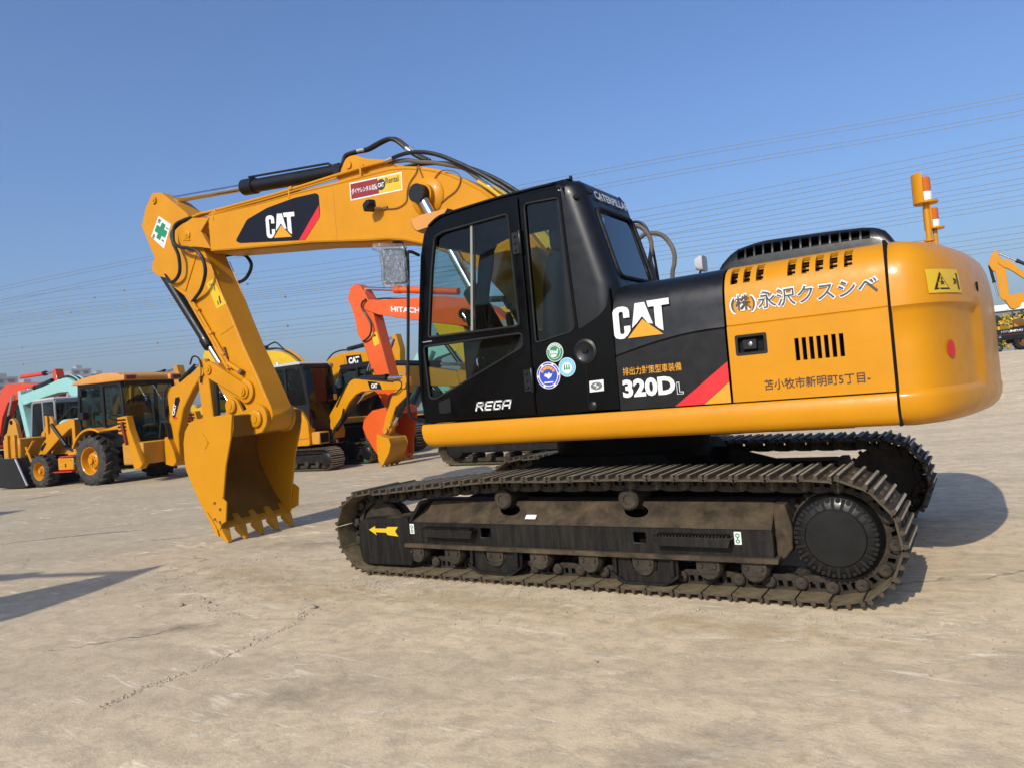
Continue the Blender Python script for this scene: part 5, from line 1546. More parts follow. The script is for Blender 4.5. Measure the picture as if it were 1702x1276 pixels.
def bg_cab(root, x0, x1, y0, y1, z0, z1, frame, pane='far_glass', roofm=None, lean=.10, belt=.40, nose=1):
    """Cab box: frame of pillars and rails, a pane in every opening, roof, seat. nose=+1: front at x1."""
    b = MB()
    zb = z0+(z1-z0)*belt
    t = .07
    def side(y):
        o = [(x0, z0), (x1, z0), (x1+.02, zb), (x1-lean, z1-.10), (x1-lean-.12, z1), (x0+.08, z1), (x0, z1-.12)]
        xm = (x0+x1)/2-.05*nose
        h1 = rpoly([(x0+t, zb), (xm-.04, zb), (xm-.04, z1-t-.02), (x0+t+.03, z1-t-.03)], .06)
        h2 = rpoly([(xm+.04, zb-.05), (x1-t, zb-.05), (x1-lean-t-.02, z1-t-.06), (x1-lean-.2, z1-t-.02), (xm+.04, z1-t-.02)], .06)
        b.prism(o, y, y+.05, holes=[h1, h2])
        return h1, h2
    h1, h2 = side(y1-.05)
    side(y0)
    for (xa, za), (xc, zc) in (((x0, z0), (x0, zb)), ((x1-.05, z0), (x1-.03, z0+.25))):
        b.loft([[(xa, y, za), (xa+.05, y, za), (xc+.05, y, zc), (xc, y, zc)] for y in (y0+.05, y1-.05)])
    b.box(x0, x0+.06, y0+.05, y1-.05, z1-.14, z1-.02)
    b.box(x1-lean-.10, x1-lean-.02, y0+.05, y1-.05, z1-.12, z1-.03)
    b.box(x0, x1-.02, y0+.05, y1-.05, z0, z0+.06)
    c = b.build('cab', frame, root, bevel=.012)
    r_ = MB()
    r_.prism(rpoly([(x0, z1-.01), (x1-lean-.06, z1-.01), (x1-lean-.12, z1+.06), (x0+.08, z1+.06)], .05), y0+.01, y1-.01)
    r_.build('roof', roofm or frame, c, bevel=.02, seg=2)
    for y in (y0+.025, y1-.025):
        for h in (h1, h2):
            p = MB(); p.face([(x, y, z) for x, z in h]); p.build('window_pane', pane, c)
    p = MB(); p.face([(x0+.03, y0+.05, zb), (x0+.03, y1-.05, zb), (x0+.03, y1-.05, z1-.14), (x0+.03, y0+.05, z1-.14)]); p.build('rear_pane', pane, c)
    p = MB(); p.face([(x1-.02, y0+.05, z0+.25), (x1-.02, y1-.05, z0+.25), (x1-.01, y1-.05, zb), (x1-.01, y0+.05, zb)]); p.build('lower_front_pane', pane, c)
    p = MB(); p.face([(x1-.01, y0+.05, zb), (x1-.01, y1-.05, zb), (x1-lean-.04, y1-.05, z1-.12), (x1-lean-.04, y0+.05, z1-.12)]); p.build('windscreen', pane, c)
    st = MB()
    ym, xm = (y0+y1)/2, (x0+x1)/2-.1*nose
    st.box(xm-.22, xm+.25, ym-.23, ym+.23, z0+.06, z0+.52)
    xa = xm-.25 if nose > 0 else xm+.14
    st.box(xa, xa+.14, ym-.22, ym+.22, z0+.5, z0+1.05)
    st.box(xa, xa+.12, ym-.12, ym+.12, z0+1.1, z0+1.28)
    st.build('seat', 'seat', c, bevel=.04, seg=2)
    return c

def bg_house(root, xr, xf, hw, z0, z1, body, cw, skirt_m=None, cwl=.75, vents=True, dark=None):
    """Deck, side bodies, rounded counterweight."""
    MB().box(xr+cwl, xf, -hw+.08, hw-.08, z0, z0+.16).build('deck', skirt_m or body, root, bevel=.03)
    c = MB()
    pts = rpoly([(xr+cwl, hw), (xr+.25, hw), (xr, hw*.55), (xr, -hw*.55), (xr+.25, -hw), (xr+cwl, -hw)], .2, 5)
    c.loft([[(x if x > xr+cwl-.02 else x+i_, y*(1-i_*.6), z) for x, y in pts] for z, i_ in ((z0-.02, .12), (z0+.06, .02), (z0+.2, 0), (z1-.2, .0), (z1-.06, .05), (z1, .16))])
    cwo = c.build('counterweight', cw, root, smooth=40)
    e = MB()
    xe = xr+cwl+.02
    x_end = min(xf-1.3, xe+1.7)
    e.loft([[(xe, y, z) for y, z in rpoly([(-hw, z0+.17), (hw, z0+.17), (hw, z1-.12), (hw-.15, z1-.01), (-hw+.15, z1-.01), (-hw, z1-.12)], .06)],
            [(x_end, y, z) for y, z in rpoly([(-hw, z0+.17), (hw, z0+.17), (hw, z1-.12), (hw-.15, z1-.01), (-hw+.15, z1-.01), (-hw, z1-.12)], .06)]])
    eb = e.build('engine_cover', dark or body, root)
    if vents:
        for s in (-1, 1):
            for k in range(6):
                x = xe+.25+k*.11
                y0, y1 = sorted((s*(hw-.004), s*(hw+.004)))
                MB().box(x, x+.06, y0, y1, z0+.45, z0+.75).build('vent', 'interior', eb)
    return cwo

def bg_arm(root, boom, stick, bucket, y, mats, bw=.42, sw=.32, kw=1.1, cyl=None, teeth=(), boom_cyl=None, bucket_cyl=None, cheeks=True):
    """Boom, stick, bucket from side outlines centred on y; cylinders between the given points."""
    mb, ms, mk, mc = mats
    bo = MB().prism(boom, y-bw/2, y+bw/2).build('boom', mb, root, bevel=.012)
    so = MB().prism(stick, y-sw/2, y+sw/2).build('stick', ms, root, bevel=.012)
    bu = None
    if bucket:
        outer, inner = bucket
        bu = MB().prism(outer+inner[::-1], y-kw/2+.02, y+kw/2-.02).build('bucket', mk, root, smooth=45)
        for s in ((-1, 1) if cheeks else ()):
            y0, y1 = sorted((y+s*kw/2, y+s*(kw/2-.03)))
            MB().prism(outer, y0, y1).build('side_plate', mk, bu, bevel=.005)
    def cylv(nm, a, b, split, rb, rr, yy, cm):
        A, B_ = Vector((a[0], yy, a[1])), Vector((b[0], yy, b[1]))
        S_ = A.lerp(B_, split)
        o = MB().tube([S_, B_], rb, 14).build(nm, cm, root)
        MB().tube([A, S_], rr, 12).build('piston_rod', 'chrome', o)
        MB().tube([S_, S_.lerp(B_, .09)], rb*1.2, 14).build('gland', cm, o)
    if cyl:
        cylv('stick_cylinder', cyl[0], cyl[1], cyl[2], .085, .048, y, mc)
    if bucket_cyl:
        cylv('bucket_cylinder', bucket_cyl[0], bucket_cyl[1], bucket_cyl[2], .07, .042, y, mc)
    if boom_cyl:
        for s in (-1, 1):
            cylv('boom_cylinder', boom_cyl[0], boom_cyl[1], boom_cyl[2], .08, .048, y+s*(bw/2+.1), mc)
    return bo, so, bu

def tooth_row(bu, mat, x, z, dx, dz, y, kw, n, size=.09):
    d = Vector((dx, dz)).normalized()
    nn = Vector((-d.y, d.x))
    for i in range(n):
        yy = y-kw/2+size*.6+(kw-size*1.2)*i/(n-1)
        secs = []
        for t, w, h in ((-.06, 1, .8), (.04, 1, .8), (.2, .6, .25)):
            cxx, czz = x+d.x*t, z+d.y*t
            secs.append([(cxx+nn.x*b*h*size/2, yy+a*w*size/2, czz+nn.y*b*h*size/2) for a, b in ((-1, -1), (1, -1), (1, 1), (-1, 1))])
        MB().loft(secs).build('tooth', mat, bu, bevel=.004)

def sub(P, ox):
    return [(x-ox, z) for x, z in P]

# --- orange excavator in the next row -------------------------------------------
hx, hy = 5.2, -8.1
hit = empty('crawler_excavator', (hx, hy, 0), 0, 'bright orange crawler excavator with white lettering on its boom, behind the black cab', 'excavator', 'excavators parked in the back rows')
for s in (1, -1):
    bg_track(hit, -2.2, 2.25, s*1.19, .60, .82, 48, rollers=7)
MB().box(-.9, .9, -.9, .9, .4, .95).build('carbody', 'dark_under', hit)
bg_house(hit, -2.75, 1.2, 1.32, 1.02, 2.15, 'orange', 'orange', 'grey_cab')
bg_cab(hit, -.45, 1.15, .45, 1.32, 1.18, 2.88, 'grey_cab')
hb = [(5.11, 4.115), (4.61, 4.04), (3.60, 3.93), (3.10, 3.90), (2.6, 3.83), (1.97, 3.68), (1.40, 3.42), (.85, 2.90), (.40, 2.3), (.12, 1.80), (.30, 1.60), (.70, 1.95), (1.2, 2.50), (1.65, 2.85), (2.04, 3.05), (3.16, 3.29), (3.63, 3.40), (4.775, 3.687), (5.2, 3.86), (5.36, 3.98), (5.32, 4.09)]
hs = [(5.50, 4.577), (5.326, 4.49), (5.107, 4.143), (4.96, 3.72), (4.60, 2.16), (4.42, 1.55), (4.40, 1.30), (4.60, 1.22), (4.80, 1.40), (5.091, 2.256), (5.389, 3.045), (5.571, 3.298), (5.587, 3.61), (5.70, 4.014), (5.808, 4.244), (5.671, 4.50)]
ko = [(4.42, 1.20), (4.45, 1.38), (4.90, 1.33), (5.20, 1.137), (5.27, .929), (5.19, .715), (4.974, .391), (4.72, .06), (4.66, .16), (4.60, .55), (4.50, .90)]
ki = [(4.5, 1.19), (4.9, 1.22), (5.10, 1.07), (5.18, .92), (5.10, .74), (4.90, .42), (4.70, .15)]
bo, so, bu = bg_arm(hit, hb, hs, (ko[:9], [(4.46, 1.2), (4.9, 1.24), (5.13, 1.08), (5.20, .92), (5.12, .73), (4.92, .42), (4.74, .14)][:7]), .0, ('orange', 'orange', 'orange', 'orange'), bw=.42, sw=.36, kw=1.15,
                    cyl=((5.42, 4.46), (2.4, 3.93), .36), boom_cyl=((2.1, 3.35), (.85, 1.40), .5), bucket_cyl=((5.1, 1.95), (5.55, 3.35), .3), cheeks=False)
for s in (-1, 1):
    y0, y1 = sorted((s*.575, s*.555))
    MB().prism(ko, y0, y1).build('cheek', 'orange', bu, bevel=.005)
MB().prism([(5.28, 1.95), (5.12, 2.02), (4.62, 1.62), (4.70, 1.52)], .18, .23).build('bucket_link', 'orange', so)
MB().prism([(5.20, 2.0), (5.06, 1.92), (4.72, 1.30), (4.86, 1.28)], -.12, .12).build('bucket_link', 'orange', so)
tooth_row(bu, 'yellow_old', 4.72, .10, -.45, -.9, 0, 1.1, 5)
text('lettering', 'HITACHI', 'white_print', bo, (4.335, .2135, 3.700), (-1, 0, -.175), (0, 0, 1), .98, .135, bold=.03, off=.002)
decal('warning_plate', [(5.092, 3.261), (4.898, 3.275), (4.832, 2.964), (5.015, 2.918)], .183, 'yellow_sign', so)
decal('warning_triangle', [(5.03, 3.16), (4.93, 3.16), (4.95, 3.24)], .1855, 'ink', so)
hose('hydraulic_hose', [(5.1, .25, 4.12), (5.22, .27, 4.05), (5.24, .27, 3.9), (5.08, .27, 3.66), (4.98, .27, 3.42), (5.05, .26, 3.22), (5.2, .25, 3.12), (5.35, .22, 3.08)], .024, 'hose_black', so)
hose('hydraulic_hose', [(5.12, -.1, 4.14), (4.8, -.1, 4.12), (4.5, -.1, 4.07), (4.0, -.1, 4.0)], .022, 'hose_black', bo)
MB().lathe([(.0, 0), (.12, 0), (.12, .12), (.06, .14), (.0, .14)], (2.1, .21, 3.35), n=18).build('pin_cap', 'black_rubber', bo)
hose('lamp_wire', [(2.1, .23, 3.25), (2.0, .23, 3.1), (1.85, .23, 3.12), (1.8, .23, 2.95)], .02, 'hose_black', bo)

# --- small excavator facing right ------------------------------------------------
mx, my = 12.0, -7.25
mini = empty('mini_excavator', (mx, my, 0), math.pi, 'small yellow excavator with dark cab and short folded boom, left of the orange bucket', 'excavator')
def ml_(P):
    return [(mx-x, z) for x, z in P]
for s in (-1, 1):
    bg_track(mini, -1.05, 1.60, s*.68, .42, .56, 40, rollers=5)
MB().box(-.5, .5, -.5, .5, .3, .68).build('carbody', 'dark_under', mini)
# body shell with rounded rear, yellow side, cab on the near side
sh = MB()
sh.prism(rpoly([(.93, .62), (.93, .80), (.92, 1.18), (.70, 1.48), (.20, 1.66), (-.9, 1.70), (-1.15, 1.5), (-1.2, .95), (-1.05, .62)], .10, 4), -.93, -.70)
sh.build('side_cover', 'yellow', mini, bevel=.03, seg=2)
MB().prism(rpoly([(.10, .62), (.10, .95), (-.3, 1.5), (-1.15, 1.5), (-1.2, .95), (-1.05, .62)], .12, 4), -.70, .93).build('body', 'yellow', mini, bevel=.03, seg=2)
MB().box(.10, .98, -.70, .90, .62, .97).build('front_deck', 'dark_under', mini, bevel=.02)
MB().box(-1.05, .92, -.935, -.90, .79, .80).build('seam', 'interior', mini)
MB().box(.93, 1.20, -.86, -.52, .64, .94).build('step_box', 'yellow_old', mini, bevel=.02)
MB().box(1.196, 1.204, -.82, -.56, .68, .90).build('step_box_recess', 'interior', mini)
mc = bg_cab(mini, -.50, .92, -.86, .12, .98, 2.60, 'black_satin', 'dark_glass', 'grey_light', lean=.12, belt=.42)
for x0_, x1_, z0_, z1_ in ((.02, .14, 1.62, 1.72), (.16, .24, 1.64, 1.72)):
    MB().box(x0_, x1_, -.850, -.845, z0_, z1_).build('sticker', 'white_print', mc)
MB().box(.925, .93, -.02, .09, 1.68, 1.82).build('sticker', 'yellow_sign', mc)
MB().prism([(.70, .62), (.75, 1.0), (.86, 1.15), (.95, 1.14), (1.02, .9), (.95, .60)], -.22, .20).build('swing_bracket', 'yellow_old', mini, bevel=.02)
MB().cyl((.86, -.25, .70), (1.15, -.25, .66), .045, 10).build('swing_cylinder', 'fitting', mini)
mb_o = ml_([(11.20, .95), (11.26, 1.14), (10.858, 1.55), (10.56, 1.862), (10.30, 2.075), (10.10, 2.15), (9.93, 2.09), (8.80, 1.955), (8.62, 1.90), (8.60, 1.78), (8.80, 1.745), (9.582, 1.80), (9.95, 1.795), (10.14, 1.74), (10.37, 1.58), (10.70, 1.20), (11.02, .93)])
ms_o = ml_([(8.62, 2.08), (8.50, 2.0), (8.47, 1.80), (8.555, 1.60), (8.80, 1.44), (8.93, 1.36), (9.16, .93), (9.22, .78), (9.34, .80), (9.36, .95), (9.12, 1.48), (8.92, 1.74), (8.76, 1.90)])
mk_o = ml_([(9.36, .76), (9.22, .70), (9.04, .66), (8.99, .52), (9.06, .34), (9.28, .05), (9.36, .03)])
mk_i = ml_([(9.34, .72), (9.20, .665), (9.08, .62), (9.03, .52), (9.09, .36), (9.30, .09)])
mo, mso, mbu = bg_arm(mini, mb_o, ms_o, (mk_o, mk_i), -.10, ('yellow', 'yellow', 'yellow_old', 'black_satin'), bw=.22, sw=.18, kw=.62,
                      cyl=(ml_([(8.62, 2.02)])[0], ml_([(10.02, 2.10)])[0], .40), bucket_cyl=(ml_([(9.10, .98)])[0], ml_([(8.55, 1.68)])[0], .25), cheeks=False)
o = MB().tube([Vector((.82, -.10, .80)), Vector((1.95, -.10, 1.72))], .055, 12).build('boom_cylinder', 'black_satin', mini)
MB().tube([Vector((1.5, -.10, 1.34)), Vector((2.2, -.10, 1.86))], .03, 10).build('piston_rod', 'chrome', o)
ptsd = ml_([(9.72, 2.03), (9.66, 1.83), (9.28, 1.80), (9.33, 1.93), (9.45, 1.99)])
MB().prism(ptsd, -.2115, -.208).build('logo_panel', 'navy_print', mo)
text('lettering', 'CAT', 'white_print', mo, (mx-9.61, -.213, 1.855), (1, 0, -.03), (0, 0, 1), .20, .105, bold=.06, off=.0015)
hose('hydraulic_hose', [(1.2, -.23, 1.5), (1.45, -.23, 1.82), (1.7, -.23, 2.1), (1.9, -.23, 2.14), (2.6, -.23, 2.03), (3.1, -.24, 1.96)], .014, 'hose_black', mo)
hose('hydraulic_hose', [(3.1, -.22, 1.98), (3.3, -.24, 1.96), (3.36, -.24, 1.84), (3.2, -.24, 1.70), (2.98, -.23, 1.66), (2.9, -.22, 1.5), (2.84, -.22, 1.38)], .016, 'hose_black', mso)
for k in range(4):
    hose('hydraulic_hose', [(.75, -.24-.02*k, .9-.03*k), (1.0, -.28, .75+.05*k), (1.2+.03*k, -.26, 1.05), (1.45, -.24, 1.32+.04*k)], .016, 'hose_black', mini)
for p, r in (((9.28, .84), .07), ((8.60, 1.84), .07), ((9.14, .98), .055)):
    q_ = ml_([p])[0]
    MB().lathe([(.0, -.14), (r, -.14), (r, .14), (.0, .14)], (q_[0], -.10, q_[1]), n=14).build('pin', 'yellow_old', mso)
MB().prism(ml_([(9.40, .80), (9.38, .92), (9.12, 1.02), (9.06, .95), (9.28, .68)]), -.16, -.04).build('bucket_link', 'yellow_old', mso, bevel=.01)
for s in (-1, 1):
    y0, y1 = sorted((-.10+s*.31, -.10+s*.29))
    MB().prism(ml_([(9.37, .78), (9.22, .71), (9.03, .67), (8.98, .52), (9.05, .33), (9.27, .05), (9.40, .14), (9.42, .55)]), y0, y1).build('cheek', 'yellow', mbu, bevel=.005)
tooth_row(mbu, 'yellow_old', mx-9.30, .10, -.55, -.9, -.10, .60, 4, .07)

# --- more excavators in the rows behind ----------------------------------------------
def row_excavator(loc, rz, label, body, cabm, arms, house_dark=None, skirt_m=None, cab_top=2.88, name='crawler_excavator', track=True, cab_roof=None, lettering=None, bkt=True):
    """Standard machine in its own frame (x forward); arms: (boom, stick, bucket pair, stick-cylinder)."""
    r = empty(name, loc, rz, label, 'excavator', 'excavators parked in the back rows')
    if track:
        for s in (1, -1):
            bg_track(r, -2.1, 2.1, s*1.15, .6, .85, 40, rollers=6)
        MB().box(-.9, .9, -.9, .9, .4, .95).build('carbody', 'dark_under', r)
    bg_house(r, -2.7, 1.2, 1.30, 1.02, 2.1, body, body, skirt_m or body, dark=house_dark)
    bg_cab(r, -.45, 1.15, .45, 1.30, 1.18, cab_top, cabm, roofm=cab_roof)
    boom, stick, bucket, cyl, bcyl = arms
    return (r,)+bg_arm(r, boom, stick, bucket, 0, (body, body, body, 'black_satin'), cyl=cyl, bucket_cyl=bcyl, boom_cyl=((2.0, 3.3), (.85, 1.4), .45))
std_boom = [(5.55, 3.70), (5.30, 3.85), (4.2, 3.82), (3.0, 3.82), (2.3, 3.79), (1.9, 3.72), (1.5, 3.55), (1.1, 3.26), (.6, 2.65), (.13, 1.80), (.27, 1.57), (.7, 1.95), (1.2, 2.52), (1.65, 2.84), (2.1, 3.03), (2.6, 3.12), (3.4, 3.24), (4.64, 3.38), (5.3, 3.50)]
std_stick = [(6.12, 4.37), (5.945, 4.33), (5.49, 3.98), (5.25, 3.60), (4.81, 2.58), (4.28, 1.48), (4.33, 1.27), (4.58, 1.27), (5.02, 2.02), (5.40, 2.66), (5.93, 3.17), (6.16, 3.50), (6.40, 4.0)]
std_bk = ([(4.52, 1.22), (4.505, 1.44), (4.907, 1.434), (5.245, 1.392), (5.375, 1.181), (5.369, .86), (5.12, .40), (4.84, .06)], [(4.56, 1.2), (4.8, 1.215), (5.12, 1.245), (5.30, 1.1), (5.30, .87), (5.085, .42), (4.83, .10)])
std = (std_boom, std_stick, std_bk, ((6.1, 4.28), (2.84, 3.96), .4), ((5.2, 2.0), (6.2, 3.4), .3))
low_boom = [(5.3, 2.95), (5.2, 3.30), (4.2, 3.50), (3.2, 3.62), (2.6, 3.64), (2.2, 3.60), (1.8, 3.48), (1.3, 3.16), (.7, 2.55), (.13, 1.80), (.27, 1.57), (.8, 1.95), (1.4, 2.45), (1.9, 2.75), (2.4, 2.92), (3.0, 2.98), (4.2, 2.95)]
low_stick = [(5.35, 4.08), (5.15, 4.02), (5.05, 3.4), (4.95, 2.9), (4.4, 1.5), (4.45, 1.3), (4.65, 1.3), (5.1, 2.3), (5.45, 2.95), (5.5, 3.5)]
low = (low_boom, low_stick, std_bk, ((5.2, 3.98), (2.7, 3.78), .35), ((5.15, 2.0), (5.4, 3.1), .3))
flat_boom = [(4.6, 1.75), (4.5, 2.15), (3.2, 2.42), (2.4, 2.50), (1.8, 2.45), (1.2, 2.28), (.6, 2.05), (.13, 1.80), (.27, 1.57), (.8, 1.65), (1.5, 1.85), (2.3, 1.95), (3.2, 1.88)]
flat_stick = [(5.0, 2.35), (4.8, 2.4), (4.35, 2.0), (3.9, 1.3), (3.95, 1.1), (4.15, 1.1), (4.6, 1.6), (4.95, 2.0)]
flat_bk = ([(4.0, 1.0), (3.95, 1.2), (4.35, 1.2), (4.65, 1.1), (4.78, .9), (4.75, .6), (4.5, .25), (4.25, .02)], [(4.05, .97), (4.3, 1.0), (4.55, .98), (4.7, .86), (4.68, .6), (4.45, .27), (4.22, .06)])
flat_ = (flat_boom, flat_stick, flat_bk, ((4.85, 2.3), (2.3, 2.58), .4), ((4.4, 1.5), (4.8, 2.0), .3))
# yellow machine whose boom shows a white and black logo panel behind the orange stick
c2, c2b, c2s, _ = row_excavator((21.2, -15.4, 0), math.pi, 'yellow crawler excavator with black logo panel on its lowered boom, behind the orange stick', 'yellow', 'black_satin', low, house_dark='black_satin')
MB().prism([(2.75, 3.50), (2.80, 3.12), (3.62, 3.14), (3.55, 3.48)], -.218, -.213).build('logo_panel', 'navy_print', c2b)
text('lettering', 'CAT', 'white_print', c2b, (2.88, -.220, 3.17), (1, 0, .02), (0, 0, 1), .58, .25, bold=.06, off=.002)
MB().prism([(1.75, 3.42), (2.2, 3.55), (2.6, 3.55), (2.70, 3.30), (2.60, 2.98), (2.3, 2.92), (1.9, 2.78), (1.5, 2.55)], -.235, -.20).build('boom_doubler', 'yellow', c2b, bevel=.01)
hose('hydraulic_hose', [(1.5, -.1, 3.35), (1.9, -.1, 3.66), (2.4, -.1, 3.76), (3.0, -.1, 3.72)], .03, 'hose_black', c2b)
# lemon yellow boom showing above the small excavator's roof
dz, dzb, dzs, _ = row_excavator((17.0, -12.6, 0), 0.02, 'lemon yellow crawler excavator whose bent boom shows above the small excavator', 'yellow_lemon', 'grey_cab', std)
for k in range(3):
    hose('boom_pipe', [(2.9, .1-.1*k, 3.90), (2.3, .1-.1*k, 3.88), (1.85, .1-.1*k, 3.78), (1.4, .1-.1*k, 3.56), (1.0, .1-.1*k, 3.24), (.7, .1-.1*k, 2.9)], .03, 'yellow_old' if k else 'hose_black', dzb)
hose('hydraulic_hose', [(3.0, .05, 3.92), (2.6, .05, 4.06), (2.3, .05, 4.10), (2.1, .05, 3.98), (1.9, .05, 3.8)], .03, 'hose_black', dzb)
# black and yellow machine seen through the small excavator's windows
sy, syb, sys_, _ = row_excavator((13.6, -9.95, 0), math.pi, 'yellow and black crawler excavator standing close behind the small excavator', 'yellow_old', 'black_satin', flat_, house_dark='black_satin', cab_top=2.72)
text('lettering', 'SANY', 'white_print', sy, (-2.0, -1.322, 1.70), (1, 0, 0), (0, 0, 1), .8, .2, bold=.05, off=.004)
# teal machine beside it
te, teb, tes, _ = row_excavator((16.5, -16.0, 0), math.pi, 'teal crawler excavator with grey cab, half hidden behind the orange excavator', 'teal', 'grey_cab', std, skirt_m='teal')
# yellow machine seen through the cab window of the big excavator
ko_, kob, kos, _ = row_excavator((4.5, -11.2, 0), 0.0, 'lemon yellow crawler excavator with black lettering, seen through the big black cab', 'yellow_lemon', 'grey_cab', std)
text('lettering', 'KOMATSU', 'ink', kob, (4.6, .2135, 3.48), (-1, 0, -.05), (0, 0, 1), 1.5, .22, bold=.04, off=.002)

# --- green gas bottle ---------------------------------------------------------------
gb = MB().lathe([(.0, 0), (.13, 0), (.145, .02), (.145, .40), (.13, .47), (.09, .53), (.05, .55), (.05, .58), (.0, .58)], (0, 0, 0), axis=(0, 0, 1), n=22)
gbo = tag(gb.build('gas_bottle', 'green_bottle'), 'green gas bottle standing on the ground beside the orange bucket', 'gas bottle')
gbo.location = (10.75, -7.95, 0)
MB().lathe([(.03, .58), (.03, .63), (.045, .63), (.045, .66), (.0, .66)], (0, 0, 0), axis=(0, 0, 1), n=12).build('valve', 'grey_light', gbo)
MB().lathe([(.1465, .16), (.1465, .26)], (0, 0, 0), axis=(0, 0, 1), n=22, cap=False).build('paper_band', 'grey_light', gbo)
# ---------------------------------------------------------------- left: backhoe loader and its neighbours
bh = empty('backhoe_loader', (17.33, -4.42, 0), R(5.7), 'yellow backhoe loader with dark glass cab and big tyres at the left', 'backhoe loader')
def wheel(root, x, y0, r, w, rim, label=None):
    """Tyre with slanted lugs, yellow dished rim."""
    yc = y0-w/2
    t = MB()
    t.lathe([(r*.56, -w*.46), (r*.62, -w*.5), (r*.85, -w*.5), (r*.95, -w*.40), (r*.965, -w*.2), (r*.965, w*.2), (r*.95, w*.40), (r*.85, w*.5), (r*.62, w*.5), (r*.56, w*.46)], (x, yc, r), n=40, cap=False)
    ty = t.build('tyre', 'rubber_tyre', root)
    lg = MB()
    n = 18
    for k in range(n):
        for s in (-1, 1):
            a = 2*math.pi*(k+(.5 if s > 0 else 0))/n
            m = Matrix.Translation((x, yc, r)) @ Matrix.Rotation(-a, 4, 'Y') @ Matrix.Translation((r*.95, s*w*.24, 0)) @ Matrix.Rotation(s*.55, 4, 'X')
            lg.box(-.03*r/.65, .052*r/.65, -w*.26, w*.26, -.035*r/.65, .035*r/.65, m=m)
    lg.build('lugs', 'rubber_tyre', ty)
    for s in (-1, 1):
        rm = MB().lathe([(r*.58, .0), (r*.565, .012), (r*.53, -.005), (r*.47, -.16), (r*.34, -.17), (r*.31, -.08), (r*.27, -.06), (r*.13, -.06), (r*.12, .0), (r*.0, .005)], (x, yc+s*w*.44, r), axis=(0, s, 0), n=28, cap=False)
        rm.build('rim', rim, ty)
        for k in range(8):
            a = R(45*k)
            MB().lathe([(.0, 0), (.022, 0), (.022, .025), (.0, .025)], (x+r*.20*math.cos(a), yc+s*(w*.44-.062), r+r*.20*math.sin(a)), axis=(0, s, 0), n=6).build('wheel_nut', rim, ty)
    return ty
wheel(bh, 0, 0, .655, .46, 'yellow')
wheel(bh, 0, -1.84, .655, .46, 'yellow')
wheel(bh, 2.27, -.02, .45, .36, 'yellow')
wheel(bh, 2.27, -1.92, .45, .36, 'yellow')
fb = MB()
fb.box(-1.4, 2.7, -1.55, -.75, .45, .85)
fb.cyl((0, -.4, .655), (0, -1.9, .655), .14, 12)
fb.cyl((2.27, -.3, .45), (2.27, -2.0, .45), .10, 12)
fb.build('chassis', 'dark_under', bh, bevel=.02)
MB().prism(rpoly([(.85, .85), (2.75, .85), (2.80, 1.32), (2.3, 1.50), (.85, 1.58)], .08), -1.60, -.70).build('engine_hood', 'yellow_old', bh, bevel=.03, seg=2)
for k in range(5):
    MB().box(1.3+k*.16, 1.38+k*.16, -.703, -.692, 1.0, 1.35).build('hood_vent', 'interior', bh)
# cab with big panes
cbm = MB()
cab_o = [(-.95, .95), (.80, .95), (.90, 1.70), (.80, 2.72), (-.98, 2.68), (-1.05, 1.6)]
h_a = rpoly([(-.10, 1.35), (.74, 1.35), (.80, 1.72), (.71, 2.60), (-.16, 2.60)], .08)
h_b = rpoly([(-.92, 1.62), (-.24, 1.48), (-.26, 2.60), (-.90, 2.58)], .08)
for y in (-.36, -1.96):
    cbm.prism(cab_o, y-.06, y, holes=[h_a, h_b])
cbm.box(-1.05, -.97, -1.90, -.42, 2.55, 2.68)
cbm.box(-1.03, -.95, -1.90, -.42, .95, 1.15)
cbm.box(.74, .82, -1.90, -.42, 2.60, 2.70)
cbm.box(-.95, .80, -1.90, -.42, .95, 1.02)
bc = cbm.build('cab', 'black_satin', bh, bevel=.01)
for y in (-.39, -1.99):
    for h in (h_a, h_b):
        p = MB(); p.face([(x, y, z) for x, z in h]); p.build('window_pane', 'far_glass', bc)
p = MB(); p.face([(-1.02, -1.90, 1.15), (-1.02, -.42, 1.15), (-1.0, -.42, 2.56), (-1.0, -1.90, 2.56)]); p.build('rear_pane', 'far_glass', bc)
p = MB(); p.face([(.86, -1.90, 1.2), (.86, -.42, 1.2), (.80, -.42, 2.62), (.80, -1.90, 2.62)]); p.build('windscreen', 'far_glass', bc)
MB().prism(arc(0, .655, .86, 20, 150, 14)+arc(0, .655, .72, 150, 20, 14), -.62, -.42).build('wheel_arch', 'grey_cab', bc)
st = MB(); st.box(-.35, .15, -1.4, -.95, 1.02, 1.5); st.box(-.45, -.30, -1.4, -.95, 1.5, 2.05); st.build('seat', 'seat', bc, bevel=.04, seg=2)
MB().lathe([(.17, -.02), (.19, 0), (.17, .02)], (.45, -1.17, 1.75), axis=(-.5, 0, 1), n=18, cap=False).build('steering_wheel', 'black_rubber', bc)
rf = MB()
for_ = [(-1.20, 2.66), (-1.18, 2.80), (-1.0, 2.88), (-.4, 2.92), (.45, 2.86), (.86, 2.78), (.90, 2.70), (.5, 2.68)]
rf.prism(for_, -2.05, -.25)
ro = rf.build('roof', 'peach', bh, bevel=.05, seg=2)
for y in (-.45, -1.85):
    MB().box(-1.30, -1.16, y-.20, y+.20, 2.66, 2.82).build('lamp_housing', 'peach', ro, bevel=.04, seg=2)
    MB().box(-1.312, -1.298, y-.13, y+.13, 2.69, 2.78).build('rear_lamp', 'maroon', ro)
MB().lathe([(.0, 0), (.06, 0), (.05, .12), (.0, .13)], (.62, -.7, 2.82), axis=(0, 0, 1), n=12).build('roof_beacon', 'yellow_old', ro)
